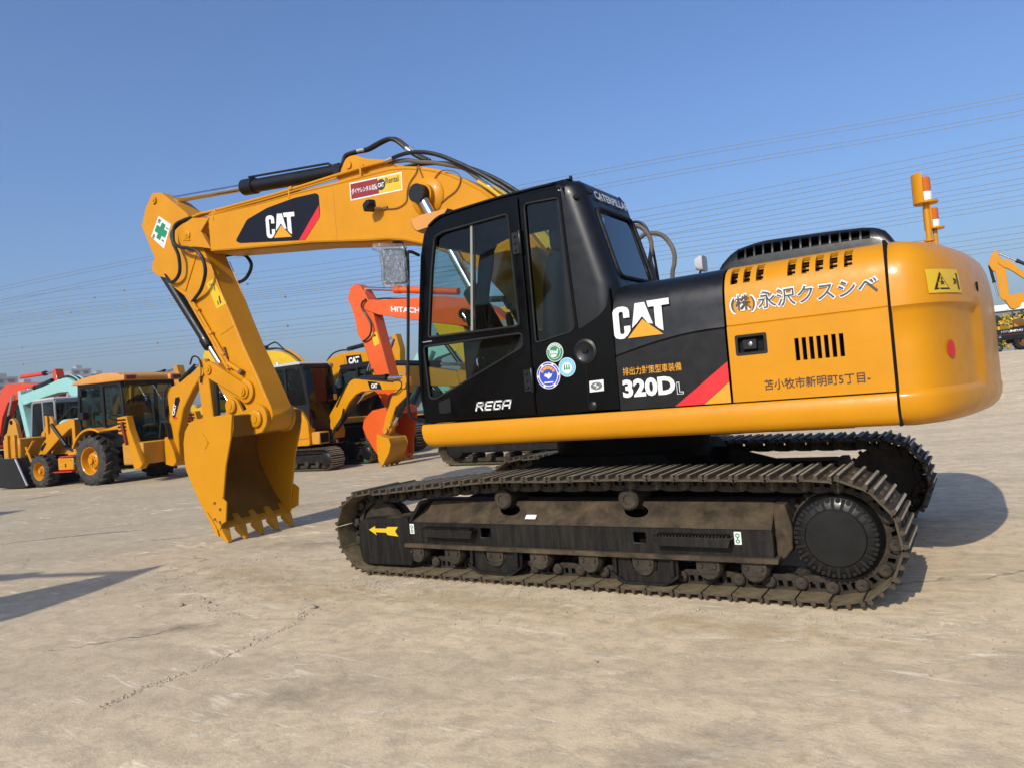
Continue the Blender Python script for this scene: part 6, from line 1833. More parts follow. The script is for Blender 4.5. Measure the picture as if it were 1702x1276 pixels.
# fenders
for y in (-.02, -1.80):
    a_o = arc(-.05, .655, .86, 25, 118, 10)
    a_i = arc(-.05, .655, .80, 118, 25, 10)
    MB().prism(a_o+[(-1.25, 1.53), (-1.25, 1.42), (-.50, 1.40)]+a_i, y-.48, y).build('fender', 'yellow', bh, bevel=.012)
# tool box and red steps
MB().box(.82, 1.50, -.50, -.10, .44, .78).build('tool_box', 'yellow', bh, bevel=.02)
MB().box(.84, 1.46, -.097, -.092, .70, .715).build('tool_box_lid', 'yellow_old', bh)
MB().box(1.14, 1.18, -.098, -.090, .52, .62).build('tool_box_latch', 'interior', bh)
MB().box(.80, 1.62, -.52, -.02, .385, .415).build('step', 'red_print', bh, bevel=.005)
MB().box(.75, 1.35, -.52, -.06, .795, .825).build('step', 'red_print', bh, bevel=.005)
MB().box(.55, 1.05, -.50, -.10, .83, .92).build('side_tank', 'yellow', bh, bevel=.02)
# loader arms, bucket and its frame
for y in (-.40, -1.75):
    MB().prism([(2.85, .86), (2.66, 1.15), (1.95, 1.67), (1.23, 1.83), (1.08, 1.76), (1.12, 1.58), (1.32, 1.54), (1.9, 1.24), (2.49, .88)], y-.09, y+.03).build('loader_arm', 'yellow', bh, bevel=.012)
    o = MB().cyl((2.05, y+.06, 1.72), (1.45, y+.06, 1.10), .05, 10).build('loader_cylinder', 'black_satin', bh)
    MB().cyl((1.0, y-.05, .80), (1.75, y-.05, 1.15), .055, 10).build('lift_cylinder', 'black_satin', bh)
    MB().box(1.05, 1.18, y-.1, y+.05, .85, 1.80).build('loader_post', 'yellow', bh, bevel=.012)
    MB().prism([(2.30, 1.35), (2.42, 1.35), (2.42, 1.98), (2.30, 1.98)], y-.05, y+.01).build('tipping_lever', 'yellow', bh)
MB().prism([(2.62, .98), (2.68, 1.06), (2.46, 1.24), (2.38, 1.20)], -.372, -.365).build('logo_panel', 'navy_print', bh)
for y in (-.05, -1.1, -2.1):
    MB().prism(rpoly([(3.08, .84), (3.10, 1.45), (3.20, 1.86), (3.34, 2.00), (3.48, 1.96), (3.64, 1.60), (3.80, 1.52), (3.85, .84)], .05), y-.10, y+.02).build('bucket_bracket', 'yellow_old', bh, bevel=.015)
    MB().lathe([(.0, 0), (.06, 0), (.06, .02), (.0, .02)], (3.38, y+.02, 1.88), n=12).build('bracket_eye', 'dark_under', bh)
    MB().box(3.16, 3.26, y+.02, y+.10, .90, 1.52).build('bracket_rib', 'yellow', bh, bevel=.01)
    MB().box(3.50, 3.60, y+.02, y+.10, .90, 1.52).build('bracket_rib', 'yellow', bh, bevel=.01)
MB().box(3.06, 3.86, -2.20, -.02, .84, 1.42).build('bucket_frame', 'yellow_old', bh, bevel=.03)
lb = MB()
lb.loft([[(2.98, y, .86), (3.86, y, .86), (4.1, y, .06), (3.4, y, .02), (2.62, y, .05), (2.7, y, .25)] for y in (.12, -2.4)])
lb.build('loader_bucket', 'black_satin', bh, bevel=.015)
MB().cyl((2.98, .16, .85), (2.52, .16, .10), .03, 8).build('brace_bar', 'fitting', bh)
MB().cyl((2.98, -.15, .95), (2.62, -.15, 1.30), .035, 8).build('tilt_link', 'yellow', bh)
MB().cyl((2.72, -.15, .62), (2.98, -.15, 1.15), .035, 8).build('tilt_link', 'yellow', bh)
# rear frame, stabiliser legs, boom and dipper
MB().box(-1.95, -1.15, -2.2, -.15, .48, 1.05).build('rear_frame', 'yellow_old', bh, bevel=.03)
for k in range(4):
    MB().box(-1.965, -1.94, -1.9, -.9, .55+.11*k, .60+.11*k).build('frame_slot', 'interior', bh)
for y in (-.02, -2.12):
    MB().prism([(-1.22, 1.30), (-1.22, 1.72), (-1.58, 1.74), (-1.66, 1.40), (-2.06, .50), (-1.96, .38), (-1.74, .36), (-1.46, 1.25)], y-.20, y).build('stabilizer_leg', 'yellow', bh, bevel=.015)
    for k in range(4):
        MB().box(-1.56, -1.24, y-.001, y+.010, 1.36+.09*k, 1.40+.09*k).build('leg_slot', 'interior', bh)
    MB().prism([(-1.60, 1.05), (-1.48, 1.60), (-1.40, 1.58), (-1.55, 1.0)], y+.01, y+.06).build('reflector_strap', 'maroon', bh)
MB().prism(rpoly([(-1.95, .40), (-2.00, 1.10), (-2.12, 1.12), (-2.32, .70), (-2.38, .45), (-2.25, .34)], .03), -1.15, -.75).build('swing_post', 'yellow', bh, bevel=.015)
bb = MB().prism([(-2.05, .55), (-1.95, 1.19), (-2.08, 1.69), (-2.05, 2.18), (-2.08, 2.38), (-2.49, 2.44), (-2.86, 2.62), (-3.28, 2.76), (-3.40, 2.62), (-3.05, 2.30), (-2.62, 1.80), (-2.36, 1.17), (-2.35, .50)], -1.14, -.90).build('backhoe_boom', 'yellow', bh, bevel=.02)
MB().prism([(-2.28, 1.58), (-2.20, 1.62), (-2.36, 2.10), (-2.50, 2.12), (-2.53, 2.04)], -.903, -.893).build('logo_panel', 'navy_print', bb)
text('lettering', 'CAT', 'white_print', bb, (-2.275, -.8915, 1.64), (-.40, 0, 1), (1, 0, .40), .30, .10, bold=.06, off=.001)
MB().prism([(-2.255, 1.555), (-2.20, 1.60), (-2.36, 1.60), (-2.40, 1.555)], -.903, -.8925).build('red_stripe', 'red_print', bb)
o = MB().cyl((-2.45, -1.02, 2.52), (-3.05, -1.02, 2.86), .06, 12).build('boom_cylinder', 'black_satin', bh)
MB().cyl((-3.0, -1.02, 2.83), (-3.35, -1.02, 2.90), .035, 10).build('piston_rod', 'chrome', o)
dp = MB().prism([(-3.20, 2.55), (-3.32, 2.98), (-3.48, 3.0), (-3.58, 2.75), (-3.66, 1.40), (-3.56, .75), (-3.40, .72), (-3.28, 1.40)], -1.12, -.92).build('dipper_arm', 'yellow', bh, bevel=.02)
MB().lathe([(.0, -.15), (.13, -.15), (.13, .15), (.0, .15)], (-3.36, -1.02, 2.68), n=18).build('dipper_pivot', 'yellow', dp)
MB().cyl((-3.75, -1.02, 2.55), (-3.72, -1.02, 1.5), .06, 12).build('dipper_cylinder', 'black_satin', bh)
MB().prism([(-3.40, .85), (-3.62, .80), (-3.75, .45), (-3.55, .12), (-3.25, .10), (-3.2, .5)], -1.30, -.75).build('digging_bucket', 'yellow_old', bh, bevel=.015)
hose('hydraulic_hose', [(-2.2, -.86, 2.45), (-2.05, -.84, 2.25), (-1.98, -.84, 1.9), (-2.0, -.85, 1.5), (-2.08, -.9, 1.1)], .03, 'hose_black', bh)
hose('hydraulic_hose', [(-3.0, -.9, 2.9), (-3.15, -.88, 3.08), (-3.35, -.88, 3.02), (-3.42, -.88, 2.75), (-3.35, -.88, 2.4)], .022, 'hose_black', bh)
for dy in (0, .06, .12):
    hose('hydraulic_hose', [(-1.9, -.7-dy, 1.1), (-2.0, -.7-dy, 1.5), (-2.1, -.75-dy, 1.4), (-2.15, -.8-dy, .9)], .025, 'hose_black', bh)
for z, dx in ((2.45, .55), (1.85, .60)):
    m_ = MB().box(.30, .44, -.30, -.12, z-.10, z+.10).build('mirror', 'black_rubber', bh, bevel=.03, seg=2)
    MB().tube([(.75, -.36, z+.05), (.55, -.25, z+.02), (.4, -.22, z)], .015, 6).build('mirror_arm', 'black_satin', m_)
hose('exhaust_pipe', [(1.25, -.95, 1.5), (1.25, -.95, 2.05), (1.22, -.95, 2.15)], .05, 'black_rubber', bh)
MB().tube([(.84, -.50, 2.1), (1.3, -.48, 2.15), (1.9, -.42, 1.75)], .02, 6).build('hand_rail', 'black_satin', bh)

d_boom = [(5.3, 2.98), (5.25, 3.42), (4.2, 3.56), (2.6, 3.74), (1.4, 3.82), (.8, 3.62), (.3, 2.8), (.1, 1.8), (.3, 1.57), (.7, 2.4), (1.3, 3.0), (2.5, 3.10), (4.2, 3.04)]
# red-orange excavator with its boom pointing right at the far left
do, dob, dos, _ = row_excavator((34.3, -9.6, 0), math.pi, 'red-orange crawler excavator with dark lettered plate on its boom, at the left edge', 'red_orange', 'maroon', (d_boom, low_stick, std_bk, ((5.2, 3.98), (2.2, 4.02), .30), ((5.15, 2.0), (5.4, 3.1), .3)), house_dark='maroon')
MB().prism([(3.0, 3.52), (3.02, 3.30), (4.15, 3.26), (4.14, 3.46)], -.218, -.213).build('name_plate', 'maroon_print', dob)
text('lettering', 'DOOSAN', 'white_print', dob, (3.08, -.221, 3.335), (1, 0, -.03), (0, 0, 1), .98, .13, bold=.05, off=.002)
o = [c for c in do.children if c.name.startswith('stick_cylinder')][0]
o.data.materials.clear(); o.data.materials.append(MAT['red_orange'])
# pale teal excavator with grey cab behind the loader
t_boom = [(5.15, 2.80), (5.2, 3.12), (3.2, 3.32), (2.2, 3.48), (1.5, 3.50), (.9, 3.25), (.10, 1.80), (.30, 1.60), (.9, 2.35), (1.5, 2.98), (2.2, 3.0), (3.2, 2.92), (4.9, 2.72)]
t_stick = [(5.42, 3.30), (5.24, 3.30), (5.12, 2.7), (4.72, 1.5), (4.8, 1.3), (5.0, 1.35), (5.32, 2.35), (5.46, 2.8)]
t2 = empty('crawler_excavator', (24.6, -8.5, 0), 0, 'pale teal crawler excavator with rounded grey cab behind the backhoe loader', 'excavator', 'excavators parked in the back rows')
for s in (1, -1):
    bg_track(t2, -1.8, 1.9, s*1.1, .5, .75, 36)
MB().box(-.8, .8, -.8, .8, .4, .9).build('carbody', 'dark_under', t2)
bg_house(t2, -2.0, 1.3, 1.2, .95, 1.95, 'teal', 'teal', 'teal_dark', cwl=.5)
tc = bg_cab(t2, .30, 2.15, .25, 1.15, 1.05, 2.70, 'grey_cab', 'far_glass', 'grey_light', lean=.2, belt=.25)
t2b, t2s, _ = bg_arm(t2, t_boom, t_stick, None, -.15, ('teal', 'teal', 'teal', 'black_satin'), cyl=((5.32, 3.22), (3.0, 3.52), .4))
for k in range(4):
    hose('boom_pipe', [(2.3, -.3+.1*k, 3.46), (1.8, -.3+.1*k, 3.56), (1.3, -.3+.1*k, 3.52), (.8, -.3+.1*k, 3.25), (.4, -.3+.1*k, 2.9)], .03, 'hose_black' if k % 2 else 'teal', t2b)
low9 = tuple([(x, 1.7+(z-1.7)*.86) for x, z in P] for P in (low_boom, low_stick))+(std_bk, ((5.2, 3.62), (2.7, 3.48), .35), ((5.15, 2.0), (5.4, 2.85), .3))
# low orange machine filling the gap right of the backhoe cab
og, ogb, ogs, _ = row_excavator((33.6, -14.2, 0), math.pi, 'orange crawler excavator glimpsed between the backhoe cab and its yellow boom', 'orange', 'black_satin', low9, house_dark='black_satin')
# dark machine behind the backhoe arm
dk_, dkb, dks, _ = row_excavator((29.5, -11.8, 0), math.pi, 'dark yellow crawler excavator with black cab behind the backhoe arm', 'yellow_old', 'black_satin', low9, house_dark='black_satin')

# low machines farther back that close the gaps
for loc_, rz_, lb_, bd_, cm_ in (((23.5, -20.5, 0), math.pi, 'yellow crawler excavator with lowered boom far back, left of the small excavator', 'yellow', 'black_satin'),
                                 ((28.5, -18.6, 0), 0, 'lemon yellow crawler excavator with lowered boom far back, behind the backhoe arm', 'yellow_lemon', 'grey_cab'),
                                 ((14.0, -20.5, 0), math.pi, 'orange crawler excavator with lowered boom far back, behind the orange bucket', 'orange', 'grey_cab'),
                                 ((9.0, -15.2, 0), 0, 'teal crawler excavator with lowered boom in the row behind the orange excavator', 'teal', 'grey_cab'),
                                 ((38.5, -14.5, 0), math.pi, 'yellow crawler excavator with lowered boom behind the pale teal one', 'yellow_old', 'black_satin')):
    row_excavator(loc_, rz_, lb_, bd_, cm_, flat_, house_dark='black_satin' if cm_ == 'black_satin' else None)

# ---------------------------------------------------------------- right: far side of the yard
gz = 1.40
ra = empty('crawler_excavator', (-9.6, -40, gz), 0, 'yellow crawler excavator holding its arm and curled bucket up at the right edge', 'excavator')
def rl(P):
    return [(x+9.6, z-gz) for x, z in P]
r_stick = rl([(-3.56, 6.66), (-3.70, 6.57), (-3.97, 5.686), (-4.02, 4.30), (-3.88, 3.95), (-3.70, 4.05), (-3.615, 4.251), (-3.572, 4.91), (-3.525, 5.523), (-3.398, 5.637), (-3.25, 5.989), (-3.377, 6.342)])
r_boom = rl([(-3.66, 5.98), (-3.84, 6.12), (-4.2, 6.0), (-4.73, 5.30), (-5.4, 4.95), (-6.2, 4.9), (-7.2, 4.7), (-8.3, 4.2), (-9.4, 3.2), (-9.2, 3.0), (-8.2, 3.5), (-7.2, 4.0), (-6.2, 4.3), (-5.4, 4.5), (-4.7, 5.0), (-4.165, 5.55), (-3.85, 5.75)])
r_bk = (rl([(-3.80, 4.05), (-3.86, 4.20), (-4.30, 4.26), (-4.70, 4.30), (-4.68, 4.22), (-4.60, 3.95), (-4.427, 3.627), (-4.152, 3.527), (-4.0, 3.59)]), [])
bg_arm(ra, r_boom, r_stick, r_bk, 0, ('yellow', 'yellow', 'yellow', 'black_satin'), cheeks=False, cyl=(rl([(-3.62, 6.56)])[0], rl([(-5.6, 5.2)])[0], .42), bucket_cyl=(rl([(-3.54, 4.25)])[0], rl([(-3.30, 5.93)])[0], .45))
for s in (1, -1):
    bg_track(ra, -2.1, 2.1, s*1.15, .6, .85, 36, rollers=6)
bg_house(ra, -2.7, 1.2, 1.3, 1.02, 2.1, 'yellow', 'yellow')
bg_cab(ra, -.45, 1.15, .45, 1.3, 1.18, 2.88, 'black_satin')
wx = empty('wheeled_excavator', (-6.2, -44.5, gz), 0, 'black and yellow wheeled excavator with white lettering, parked below the raised arm', 'excavator')
MB().box(-2.2, 2.4, -1.1, 1.1, .45, .75).build('chassis', 'dark_under', wx, bevel=.03)
for x in (-1.6, 1.6):
    for y in (1.25, -.85):
        wheel(wx, x, y, .48, .4, 'yellow_old')
MB().box(-2.2, 2.75, -1.2, 1.2, .76, 1.28).build('lower_body', 'black_satin', wx, bevel=.04)
MB().box(.6, 2.9, 1.0, 1.27, .62, 1.18).build('side_panel', 'black_satin', wx, bevel=.03)
text('lettering', 'HYUNDAI', 'white_print', wx, (2.62, 1.274, 1.03), (-1, 0, 0), (0, 0, 1), 1.0, .13, bold=.05, off=.004)
MB().box(2.2, 2.86, .9, 1.22, 1.20, 1.42).build('side_box', 'yellow_lemon', wx, bevel=.03)
MB().box(.8, 2.88, 1.27, 1.275, .90, .925).build('side_stripe', 'red_print', wx)
for x in (2.7, 1.0):
    MB().box(x-.05, x+.05, 1.268, 1.28, .78, .84).build('marker_lamp', 'white_print', wx)
MB().box(-2.0, 2.0, -1.1, .9, 1.30, 1.75).build('upper_body', 'yellow_old', wx, bevel=.06, seg=2)
# road along the far edge with its white line
rd = MB()
for x0_, x1_ in ((-60, 8),):
    rd.box(x0_, x1_, -39.0, -36.4, gz-.30, gz+.004)
tag(rd.build('road', 'black_rubber'), kind='structure')
tag(MB().box(-60, 8, -36.35, -36.1, gz-.30, gz+.008).build('road_line', 'white_print'), kind='structure')
# shrubs
def shrub(loc, r, h, label, mat, n=900, seed=1, group=None, cat='shrub'):
    rg_ = random.Random(seed)
    root = empty('shrub', loc, 0, label, cat, group)
    b = MB()
    for i in range(n):
        while True:
            p = Vector((rg_.uniform(-1, 1), rg_.uniform(-1, 1), rg_.uniform(-1, 1)))
            if p.length < 1 and p.length > .35:
                break
        k = 1+.25*math.sin(5*p.x+seed)+.2*math.sin(7*p.y+2*seed)
        c = Vector((p.x*r*k, p.y*r*k, h*.55+p.z*h*.45*k))
        u = Vector((rg_.gauss(0, 1), rg_.gauss(0, 1), rg_.gauss(0, 1))).normalized()
        v = u.orthogonal().normalized()
        w = u.cross(v)
        sz = rg_.uniform(.10, .22)*r*.7
        b.face([c-v*sz, c+w*sz*.6, c+v*sz, c-w*sz*.6])
    b.build('foliage', mat, root, smooth=10)
    tr = MB()
    for k in range(4):
        a = rg_.uniform(0, 6.28)
        tr.tube([(0, 0, 0), (r*.2*math.cos(a), r*.2*math.sin(a), h*.4), (r*.5*math.cos(a), r*.5*math.sin(a), h*.8)], [.05, .035, .015], 5)
    tr.build('stem', 'bark', root)
    return root
shrub((-3.3, -56, gz), 1.4, 2.3, 'dull olive shrub behind the road, next to the counterweight edge', 'leaf', seed=2, group='shrubs behind the road')
shrub((-4.5, -54, gz), .75, 2.5, 'bright yellow leaved shrub behind the lettered machine', 'yellow_lemon', seed=5, group='shrubs behind the road')
shrub((-6.2, -57, gz), 1.7, 2.7, 'grey green shrub at the right picture edge', 'leaf', seed=8, group='shrubs behind the road')
shrub((-5.3, -60, gz), 1.6, 2.9, 'tall olive shrub behind the yellow leaved one', 'leaf', seed=11, group='shrubs behind the road')
shrub((-2.2, -63, gz), 2.2, 3.0, 'broad dark shrub in front of the white building', 'leaf', seed=14, group='shrubs behind the road')
shrub((-7.6, -63, gz), 2.4, 3.1, 'broad dark shrub right of the tall olive one', 'leaf', seed=17, group='shrubs behind the road')
wbld = empty('site_building', (-8, -82, gz), 0, 'long low white building with flat roof beyond the shrubs', 'building')
MB().box(-20, 4.6, -4, 2, 0, 3.9).build('wall', 'concrete_wall_b', wbld)
MB().box(-20.3, 4.9, -4.3, 2.3, 3.9, 4.5).build('roof', 'white_roof', wbld, bevel=.05)
for k in range(7):
    MB().box(1.6-k*2.6, 3.2-k*2.6, 1.95, 2.03, 1.2, 2.8).build('window', 'window_dark', wbld)

# ---------------------------------------------------------------- far apartment blocks
def block(loc, rz, w, d, floors, label, mat, steps=(0,), cols=8):
    root = empty('apartment_block', loc, rz, label, 'building', 'apartment blocks on the horizon')
    fh = 3.0
    n = len(steps)
    cw_ = w/n
    wm = None
    for i, st_ in enumerate(steps):
        hgt = (floors+st_)*fh
        x0_ = -w/2+i*cw_
        wl_ = MB().box(x0_, x0_+cw_-.4, -d/2, d/2+(1.2 if i % 2 else 0), 0, hgt).build('wall', mat, root)
        MB().box(x0_+cw_*.3, x0_+cw_*.6, -d/4, d/4, hgt, hgt+2.6).build('roof_house', mat, wl_)
        MB().box(x0_-.2, x0_+cw_-.2, d/2+(1.2 if i % 2 else 0)-.3, d/2+(1.2 if i % 2 else 0)+.25, hgt-.2, hgt+.7).build('parapet', mat, wl_)
        yy = d/2+(1.2 if i % 2 else 0)
        for f in range(max(0, floors+st_-7), floors+st_):
            for c in range(2):
                xx = x0_+cw_*(.12+.46*c)
                o = link('window', WIN, 'window_dark', wl_)
                o.location = (xx, yy, f*fh+.9)
                o.scale = (cw_*.26, 1, 1.5)
    return root
wb_ = MB().box(0, 1, -.05, .06, 0, 1)
WIN = wb_.build('window', 'window_dark').data
bpy.data.objects.remove([o for o in bpy.data.objects if o.data == WIN][0])
def far_at(px, dist):
    """Point on the flat ground plane seen at bearing px (degrees right of the view axis)."""
    a = YAW-R(px)
    return Vector((-2.639+dist*math.sin(a), 6.036-dist*math.cos(a), 0))
def bearing(x):
    return math.degrees(math.atan((x-851)/1234.4))
def face_cam(v):
    return math.atan2(6.0-v.y, -2.6-v.x)-math.pi/2
p_ = far_at(bearing(180), 440)
block((p_.x, p_.y, 0), face_cam(p_)+.25, 36, 14, 9, 'pale stepped apartment block on the horizon above the backhoe roof', 'concrete_wall', steps=(-3, -1, 1, 2), cols=8)
p_ = far_at(bearing(62), 430)
block((p_.x, p_.y, 0), face_cam(p_)+.3, 40, 14, 8, 'pale apartment block on the horizon behind the red-orange boom', 'concrete_wall', steps=(-2, 0, 1, 2))
p_ = far_at(bearing(104), 520)
block((p_.x, p_.y, 0), face_cam(p_), 14, 14, 12, 'grey blue tower block between two pale apartment blocks', 'concrete_wall_b', steps=(0, -3))

# ---------------------------------------------------------------- overhead power lines
def cable_bundle(label, zs_, offs, seed):
    rg_ = random.Random(seed)
    xs_ = (-90, -10, 47, 150, 300, 520, 900)
    root = empty('power_line', (xs_[0], -116, zs_[0]), 0, label, 'power line', 'overhead cables')
    ys_ = (-116, -120, -121, -128, -140, -155, -180)
    for dz_, dy_ in offs:
        pts = [(x-xs_[0], y+116+dy_*(1+x/300), z-zs_[0]+dz_*(1+max(0, x)/260)) for x, y, z in zip(xs_, ys_, zs_)]
        path = cr(pts, 8)
        o = MB().tube(path, [.034+.00013*max(0, p.x) for p in path], 4).build('wire', 'wire', root)
        for k in range(rg_.choice((1, 2, 2))):
            q_ = path[rg_.randint(len(path)//2, len(path)-8)]
            MB().lathe([(.0, -.34), (.2, -.24), (.30, 0), (.2, .24), (.0, .34)], q_, axis=(0, 0, 1), n=8).build('spacer', 'wire', o)
    return root
cable_bundle('topmost bundle of thin overhead cables, climbing to the upper right corner', (30, 33.9, 37.9, 45, 56, 68, 84), [(0, 0), (.5, .3), (2.3, 0), (2.8, .3)], 1)
cable_bundle('second bundle of overhead cables, above the engine hood', (25, 26.6, 27.6, 33, 47, 60, 74), [(0, 0), (.7, .4), (1.6, 0), (2.4, .4), (3.2, 0), (4.2, .3)], 2)
cable_bundle('third bundle of overhead cables, behind the warning beacons', (20, 21.5, 23.2, 29, 41.5, 54, 67), [(0, 0), (.6, .4), (1.3, 0), (2.1, .4), (2.9, 0), (3.6, .2)], 3)
cable_bundle('lowest bundle of overhead cables, just above the parked machines', (14.5, 15.6, 17, 21.5, 30, 40, 52), [(0, 0), (.6, .4), (1.3, 0), (2.0, .4), (3.0, 0)], 4)

# ---------------------------------------------------------------- unseen machines and a post added left of the frame to cast shadows
tall_stick = [(6.1, 4.37), (5.82, 3.95), (5.66, 3.556), (5.4, 2.9), (4.75, 1.5), (5.05, 1.35), (6.0, 2.6), (6.65, 3.285), (6.48, 3.73)]  # stick outline shaped to cast the long tapered shadow
low_b2 = [(5.9, 2.75), (5.75, 3.1), (4.2, 3.20), (3.0, 3.25), (2.2, 3.20), (1.6, 3.0), (.9, 2.5), (.13, 1.80), (.27, 1.57), (.9, 1.9), (1.6, 2.4), (2.4, 2.7), (4.2, 2.65)]
row_excavator((10.49, 8.36, 0), math.pi, 'unseen yellow excavator added outside the left frame edge to cast the long tapered shadow', 'yellow_old', 'black_satin', (low_b2, tall_stick, std_bk, ((6.1, 4.25), (2.6, 3.42), .35), ((5.6, 2.1), (6.4, 3.2), .3)))
row_excavator((19.4, 5.65, 0), math.pi, 'unseen yellow excavator added outside the left frame edge to cast the small left shadow', 'yellow_old', 'black_satin', std)
lpst = empty('shadow_post', (15.9, 4.0, 0), 0, 'unseen tall thin lamp post added outside the left frame edge to cast the thin shadow', 'lamp post')  # post put in only for the thin shadow it casts
MB().cyl((0, 0, 0), (0, 0, 4.8), .07, 12, .045).build('pole', 'grey_light', lpst)
MB().tube(cr([(0, 0, 4.75), (0, .25, 4.85), (0, .6, 4.82)], 5), .035, 8).build('arm', 'grey_light', lpst)
MB().box(-.09, .09, .5, .9, 4.76, 4.84).build('lamp_head', 'grey_light', lpst, bevel=.02)

# ---------------------------------------------------------------- stones and cracks on the ground
def rock_mesh(name, seed):
    rg_ = random.Random(seed)
    bm = bmesh.new()
    bmesh.ops.create_icosphere(bm, subdivisions=2, radius=1)
    dirs = [Vector((rg_.gauss(0, 1), rg_.gauss(0, 1), rg_.gauss(0, 1))).normalized() for _ in range(7)]
    for v in bm.verts:
        k = 1.0
        for d in dirs:
            k = min(k, .72/max(.3, v.co.normalized().dot(d)) if v.co.normalized().dot(d) > .6 else k)
        v.co = v.co*k*rg_.uniform(.95, 1.05)
        v.co.z *= .6
    me = bpy.data.meshes.new(name)
    bm.to_mesh(me); bm.free()
    me.materials.append(MAT['stone'])
    return me
rocks = [rock_mesh('stone', s) for s in (1, 2, 3)]
for i, (x, y, s, lb_) in enumerate(((1.55, 2.36, .038, 'lone angular beige stone in front of the track front'), (2.72, 2.62, .028, 'flat beige stone left of the lone angular stone'), (2.55, 2.50, .020, 'small beige stone beside the flat one'),
                                    (-.85, 2.66, .016, 'small pale round pebble below the middle of the track'))):
    o = tag(link('stone', rocks[i % 3], None), lb_, 'stone')
    o.location = (x, y, s*.3)
    o.scale = (s, s*.8, s)
    o.rotation_euler = (0, 0, i*1.3)
rg_ = random.Random(21)
gv = MB()
for i in range(2600):
    t_ = rg_.random()
    if t_ < .45:
        x, y = rg_.uniform(-3.2, 3.4), rg_.gauss(1.95, .33)      # crumbs along the track
    elif t_ < .6:
        x, y = rg_.gauss(3.6, .7), rg_.gauss(2.0, .5)
    else:
        x, y = rg_.uniform(-7, 9), rg_.uniform(-7, 5)
    s = rg_.choice((.003, .004, .005, .006, .009))*rg_.uniform(.7, 1.3)
    a = rg_.uniform(0, 6.28)
    cxx = [(x+s*math.cos(a+k*2.1)*rg_.uniform(.7, 1.2), y+s*math.sin(a+k*2.1)*rg_.uniform(.7, 1.2), .001) for k in range(3)]
    tp = gv.bm.verts.new((x, y, s*1.1))
    vs_ = [gv.bm.verts.new(p) for p in cxx]
    for k in range(3):
        gv.bm.faces.new((vs_[k], vs_[(k+1) % 3], tp))
tag(gv.build('gravel', 'stone', smooth=5), 'loose gravel crumbs scattered over the concrete yard', 'gravel', kind='stuff')
def crack(pts, w, seed):
    rg_ = random.Random(seed)
    P = cr([(x, y, 0) for x, y in pts], 14)
    b = MB()
    Lp, Rp = [], []
    for i, p in enumerate(P):
        t = (P[min(i+1, len(P)-1)]-P[max(0, i-1)]).normalized()
        n = Vector((-t.y, t.x, 0))
        k = w*math.sin(math.pi*(i+.5)/len(P))*rg_.uniform(.3, 1.2)
        j = n*rg_.uniform(-.03, .03)
        Lp.append(p+n*k+j+Vector((0, 0, .003)))
        Rp.append(p-n*k*.6+j+Vector((0, 0, .003)))
    b.loft([[a, c] for a, c in zip(Lp, Rp)], closed=False)
    o = b.build('crack', 'frame_dusty', ground)
    return o
crack([(8.9, 1.6), (8.3, .95), (7.6, .42), (7.0, .15)], .018, 3)
crack([(6.4, .9), (6.0, .62), (5.7, .5)], .010, 4)
crack([(2.0, 2.75), (2.2, 3.1), (2.45, 3.45), (2.75, 3.7)], .006, 5)

# residue on the concrete
pm = bpy.data.meshes.new('patch')
pm.from_pydata([(-1, -1, 0), (1, -1, 0), (1, 1, 0), (-1, 1, 0)], [], [(0, 1, 2, 3)])
patch_meshes = {}
def patch(name, mat, x, y, sx_, sy_, lvl, rot=R(33)):
    if mat not in patch_meshes:
        patch_meshes[mat] = pm.copy()
        patch_meshes[mat].materials.append(MAT[mat])
    o = link(name, patch_meshes[mat], None, ground)
    o.location = (x, y, ground_z(x, y)+lvl)
    o.scale = (sx_, sy_, 1)
    o.rotation_euler = (0, 0, rot)
CH = [(.73, 3.24, .22, .09), (.62, 3.38, .3, .10), (-1.83, 3.25, .26, .16), (-1.62, 3.42, .5, .14), (-1.69, 1.86, .34, .13), (-1.28, 2.14, .4, .12), (-2.33, 1.76, .5, .13), (-2.44, 2.08, .4, .10),
      (-1.64, 2.08, .35, .09), (1.30, 1.62, .5, .16), (1.25, 1.95, .5, .14), (4.3, .25, .7, .28), (3.5, .45, .8, .22), (5.4, 1.3, .6, .2), (.92, 3.53, .3, .08), (-.18, 3.55, .35, .09), (-.56, 3.0, .3, .08),
      (-.95, 2.8, .35, .09), (-2.25, 2.75, .35, .07), (-2.6, 2.6, .4, .06), (-1.95, 2.7, .25, .06), (-.95, 3.4, .3, .08), (.45, 4.05, .25, .08), (2.8, 1.1, .6, .15), (-3.2, .8, .6, .12), (-3.9, -1.6, .9, .2), (6.5, -1.2, 1.2, .3), (-3.0, 2.1, .5, .08)]
for i, (x, y, sx_, sy_) in enumerate(CH):
    patch('chalk_smear', 'chalk', x, y, sx_, sy_, .0040+.0003*(i % 9))
for i, (x, y, sx_, sy_) in enumerate(((2.0, 2.05, 1.5, .45), (.4, 1.9, 1.6, .35), (3.2, 1.7, 1.2, .5), (-1.4, 1.95, 1.2, .25))):
    patch('ochre_dust', 'ochre_dust', x, y, sx_, sy_, .0072+.0004*i, 0)
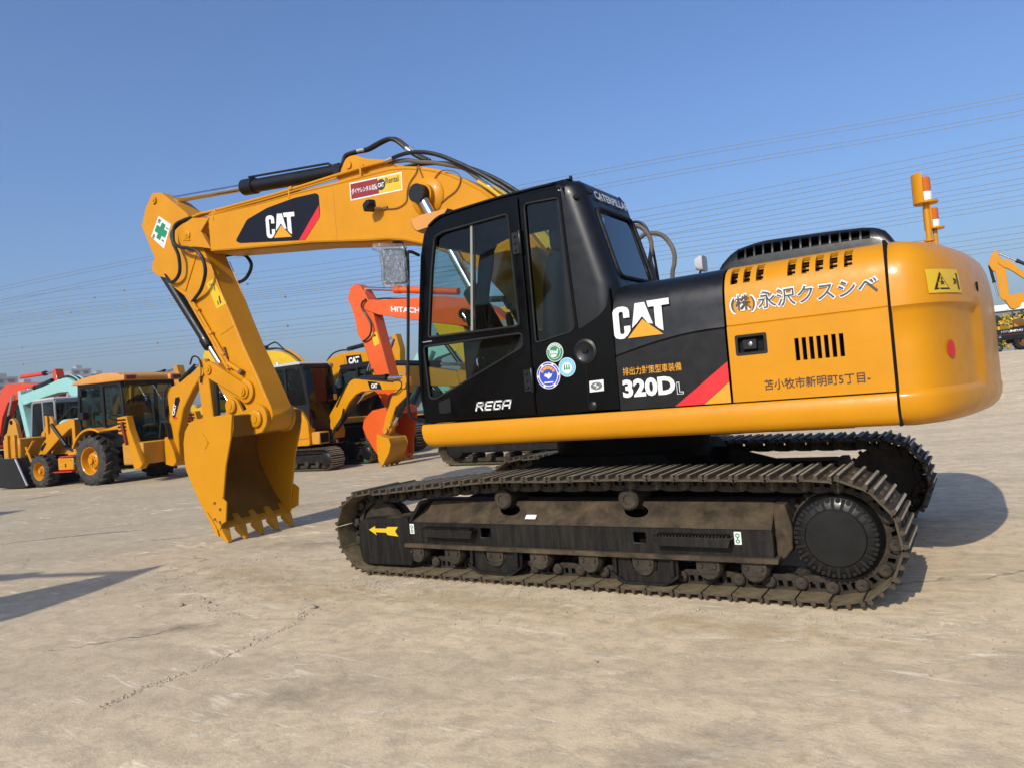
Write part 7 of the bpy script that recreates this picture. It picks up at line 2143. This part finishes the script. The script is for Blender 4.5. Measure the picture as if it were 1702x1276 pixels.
for i, (x, y, sx_, sy_) in enumerate(((2.15, 3.05, .5, .22), (3.6, .6, .9, .4), (-1.6, 3.4, .7, .3), (-4.6, 1.2, 1.0, .4), (6.2, -1.6, 1.4, .5), (.3, 3.5, .5, .25))):
    patch('oil_stain', 'oil_stain', x, y, sx_, sy_, .0092+.0004*i)
# a trail of crumbs dragged across the yard
rg_ = random.Random(77)
tv = MB()
def crumbs(P, n, w):
    for i in range(n):
        k = rg_.random()*(len(P)-1)
        j = int(k)
        x = P[j][0]+(P[j+1][0]-P[j][0])*(k-j)+rg_.gauss(0, w)
        y = P[j][1]+(P[j+1][1]-P[j][1])*(k-j)+rg_.gauss(0, w)
        s = rg_.choice((.003, .004, .006, .009, .012))*rg_.uniform(.6, 1.2)
        a = rg_.uniform(0, 6.28)
        tp = tv.bm.verts.new((x+rg_.uniform(-.3, .3)*s, y, s*.9))
        vs_ = [tv.bm.verts.new((x+s*math.cos(a+q*1.57)*rg_.uniform(.6, 1.2), y+s*math.sin(a+q*1.57)*rg_.uniform(.6, 1.2), .001)) for q in range(4)]
        for q in range(4):
            tv.bm.faces.new((vs_[q], vs_[(q+1) % 4], tp))
crumbs([(1.55, 2.45), (1.39, 2.62), (1.31, 3.07), (1.26, 3.44), (1.30, 3.78), (1.25, 4.05)], 420, .022)
crumbs([(3.3, 1.0), (3.79, 1.61), (3.76, 1.94), (3.79, 2.33)], 220, .03)
crumbs([(2.9, 2.4), (2.4, 2.6), (1.9, 2.7)], 120, .05)
crumbs([(-3.2, 1.75), (-1.0, 1.72), (1.2, 1.68), (1.9, 1.70)], 700, .10)
tag(tv.build('crumb_trail', 'stone', smooth=5), 'thin trail of dirt crumbs dragged across the foreground concrete', 'gravel', kind='stuff')

# ---------------------------------------------------------------- thin haze over the whole yard
hm, ht, hout = nt('haze_air')
pv = N(ht, 'ShaderNodeVolumePrincipled')
pv.inputs['Color'].default_value = (0.90, 0.93, 1.0, 1)
pv.inputs['Density'].default_value = 0.0004
pv.inputs['Anisotropy'].default_value = 0.2
L(ht, pv.outputs[0], hout.inputs['Volume'])
hz_ = MB().box(-700, 1000, -760, 300, -1.0, 106).build('haze', 'haze_air')
tag(hz_, 'thin pale haze hanging over the whole yard', 'haze', kind='stuff')
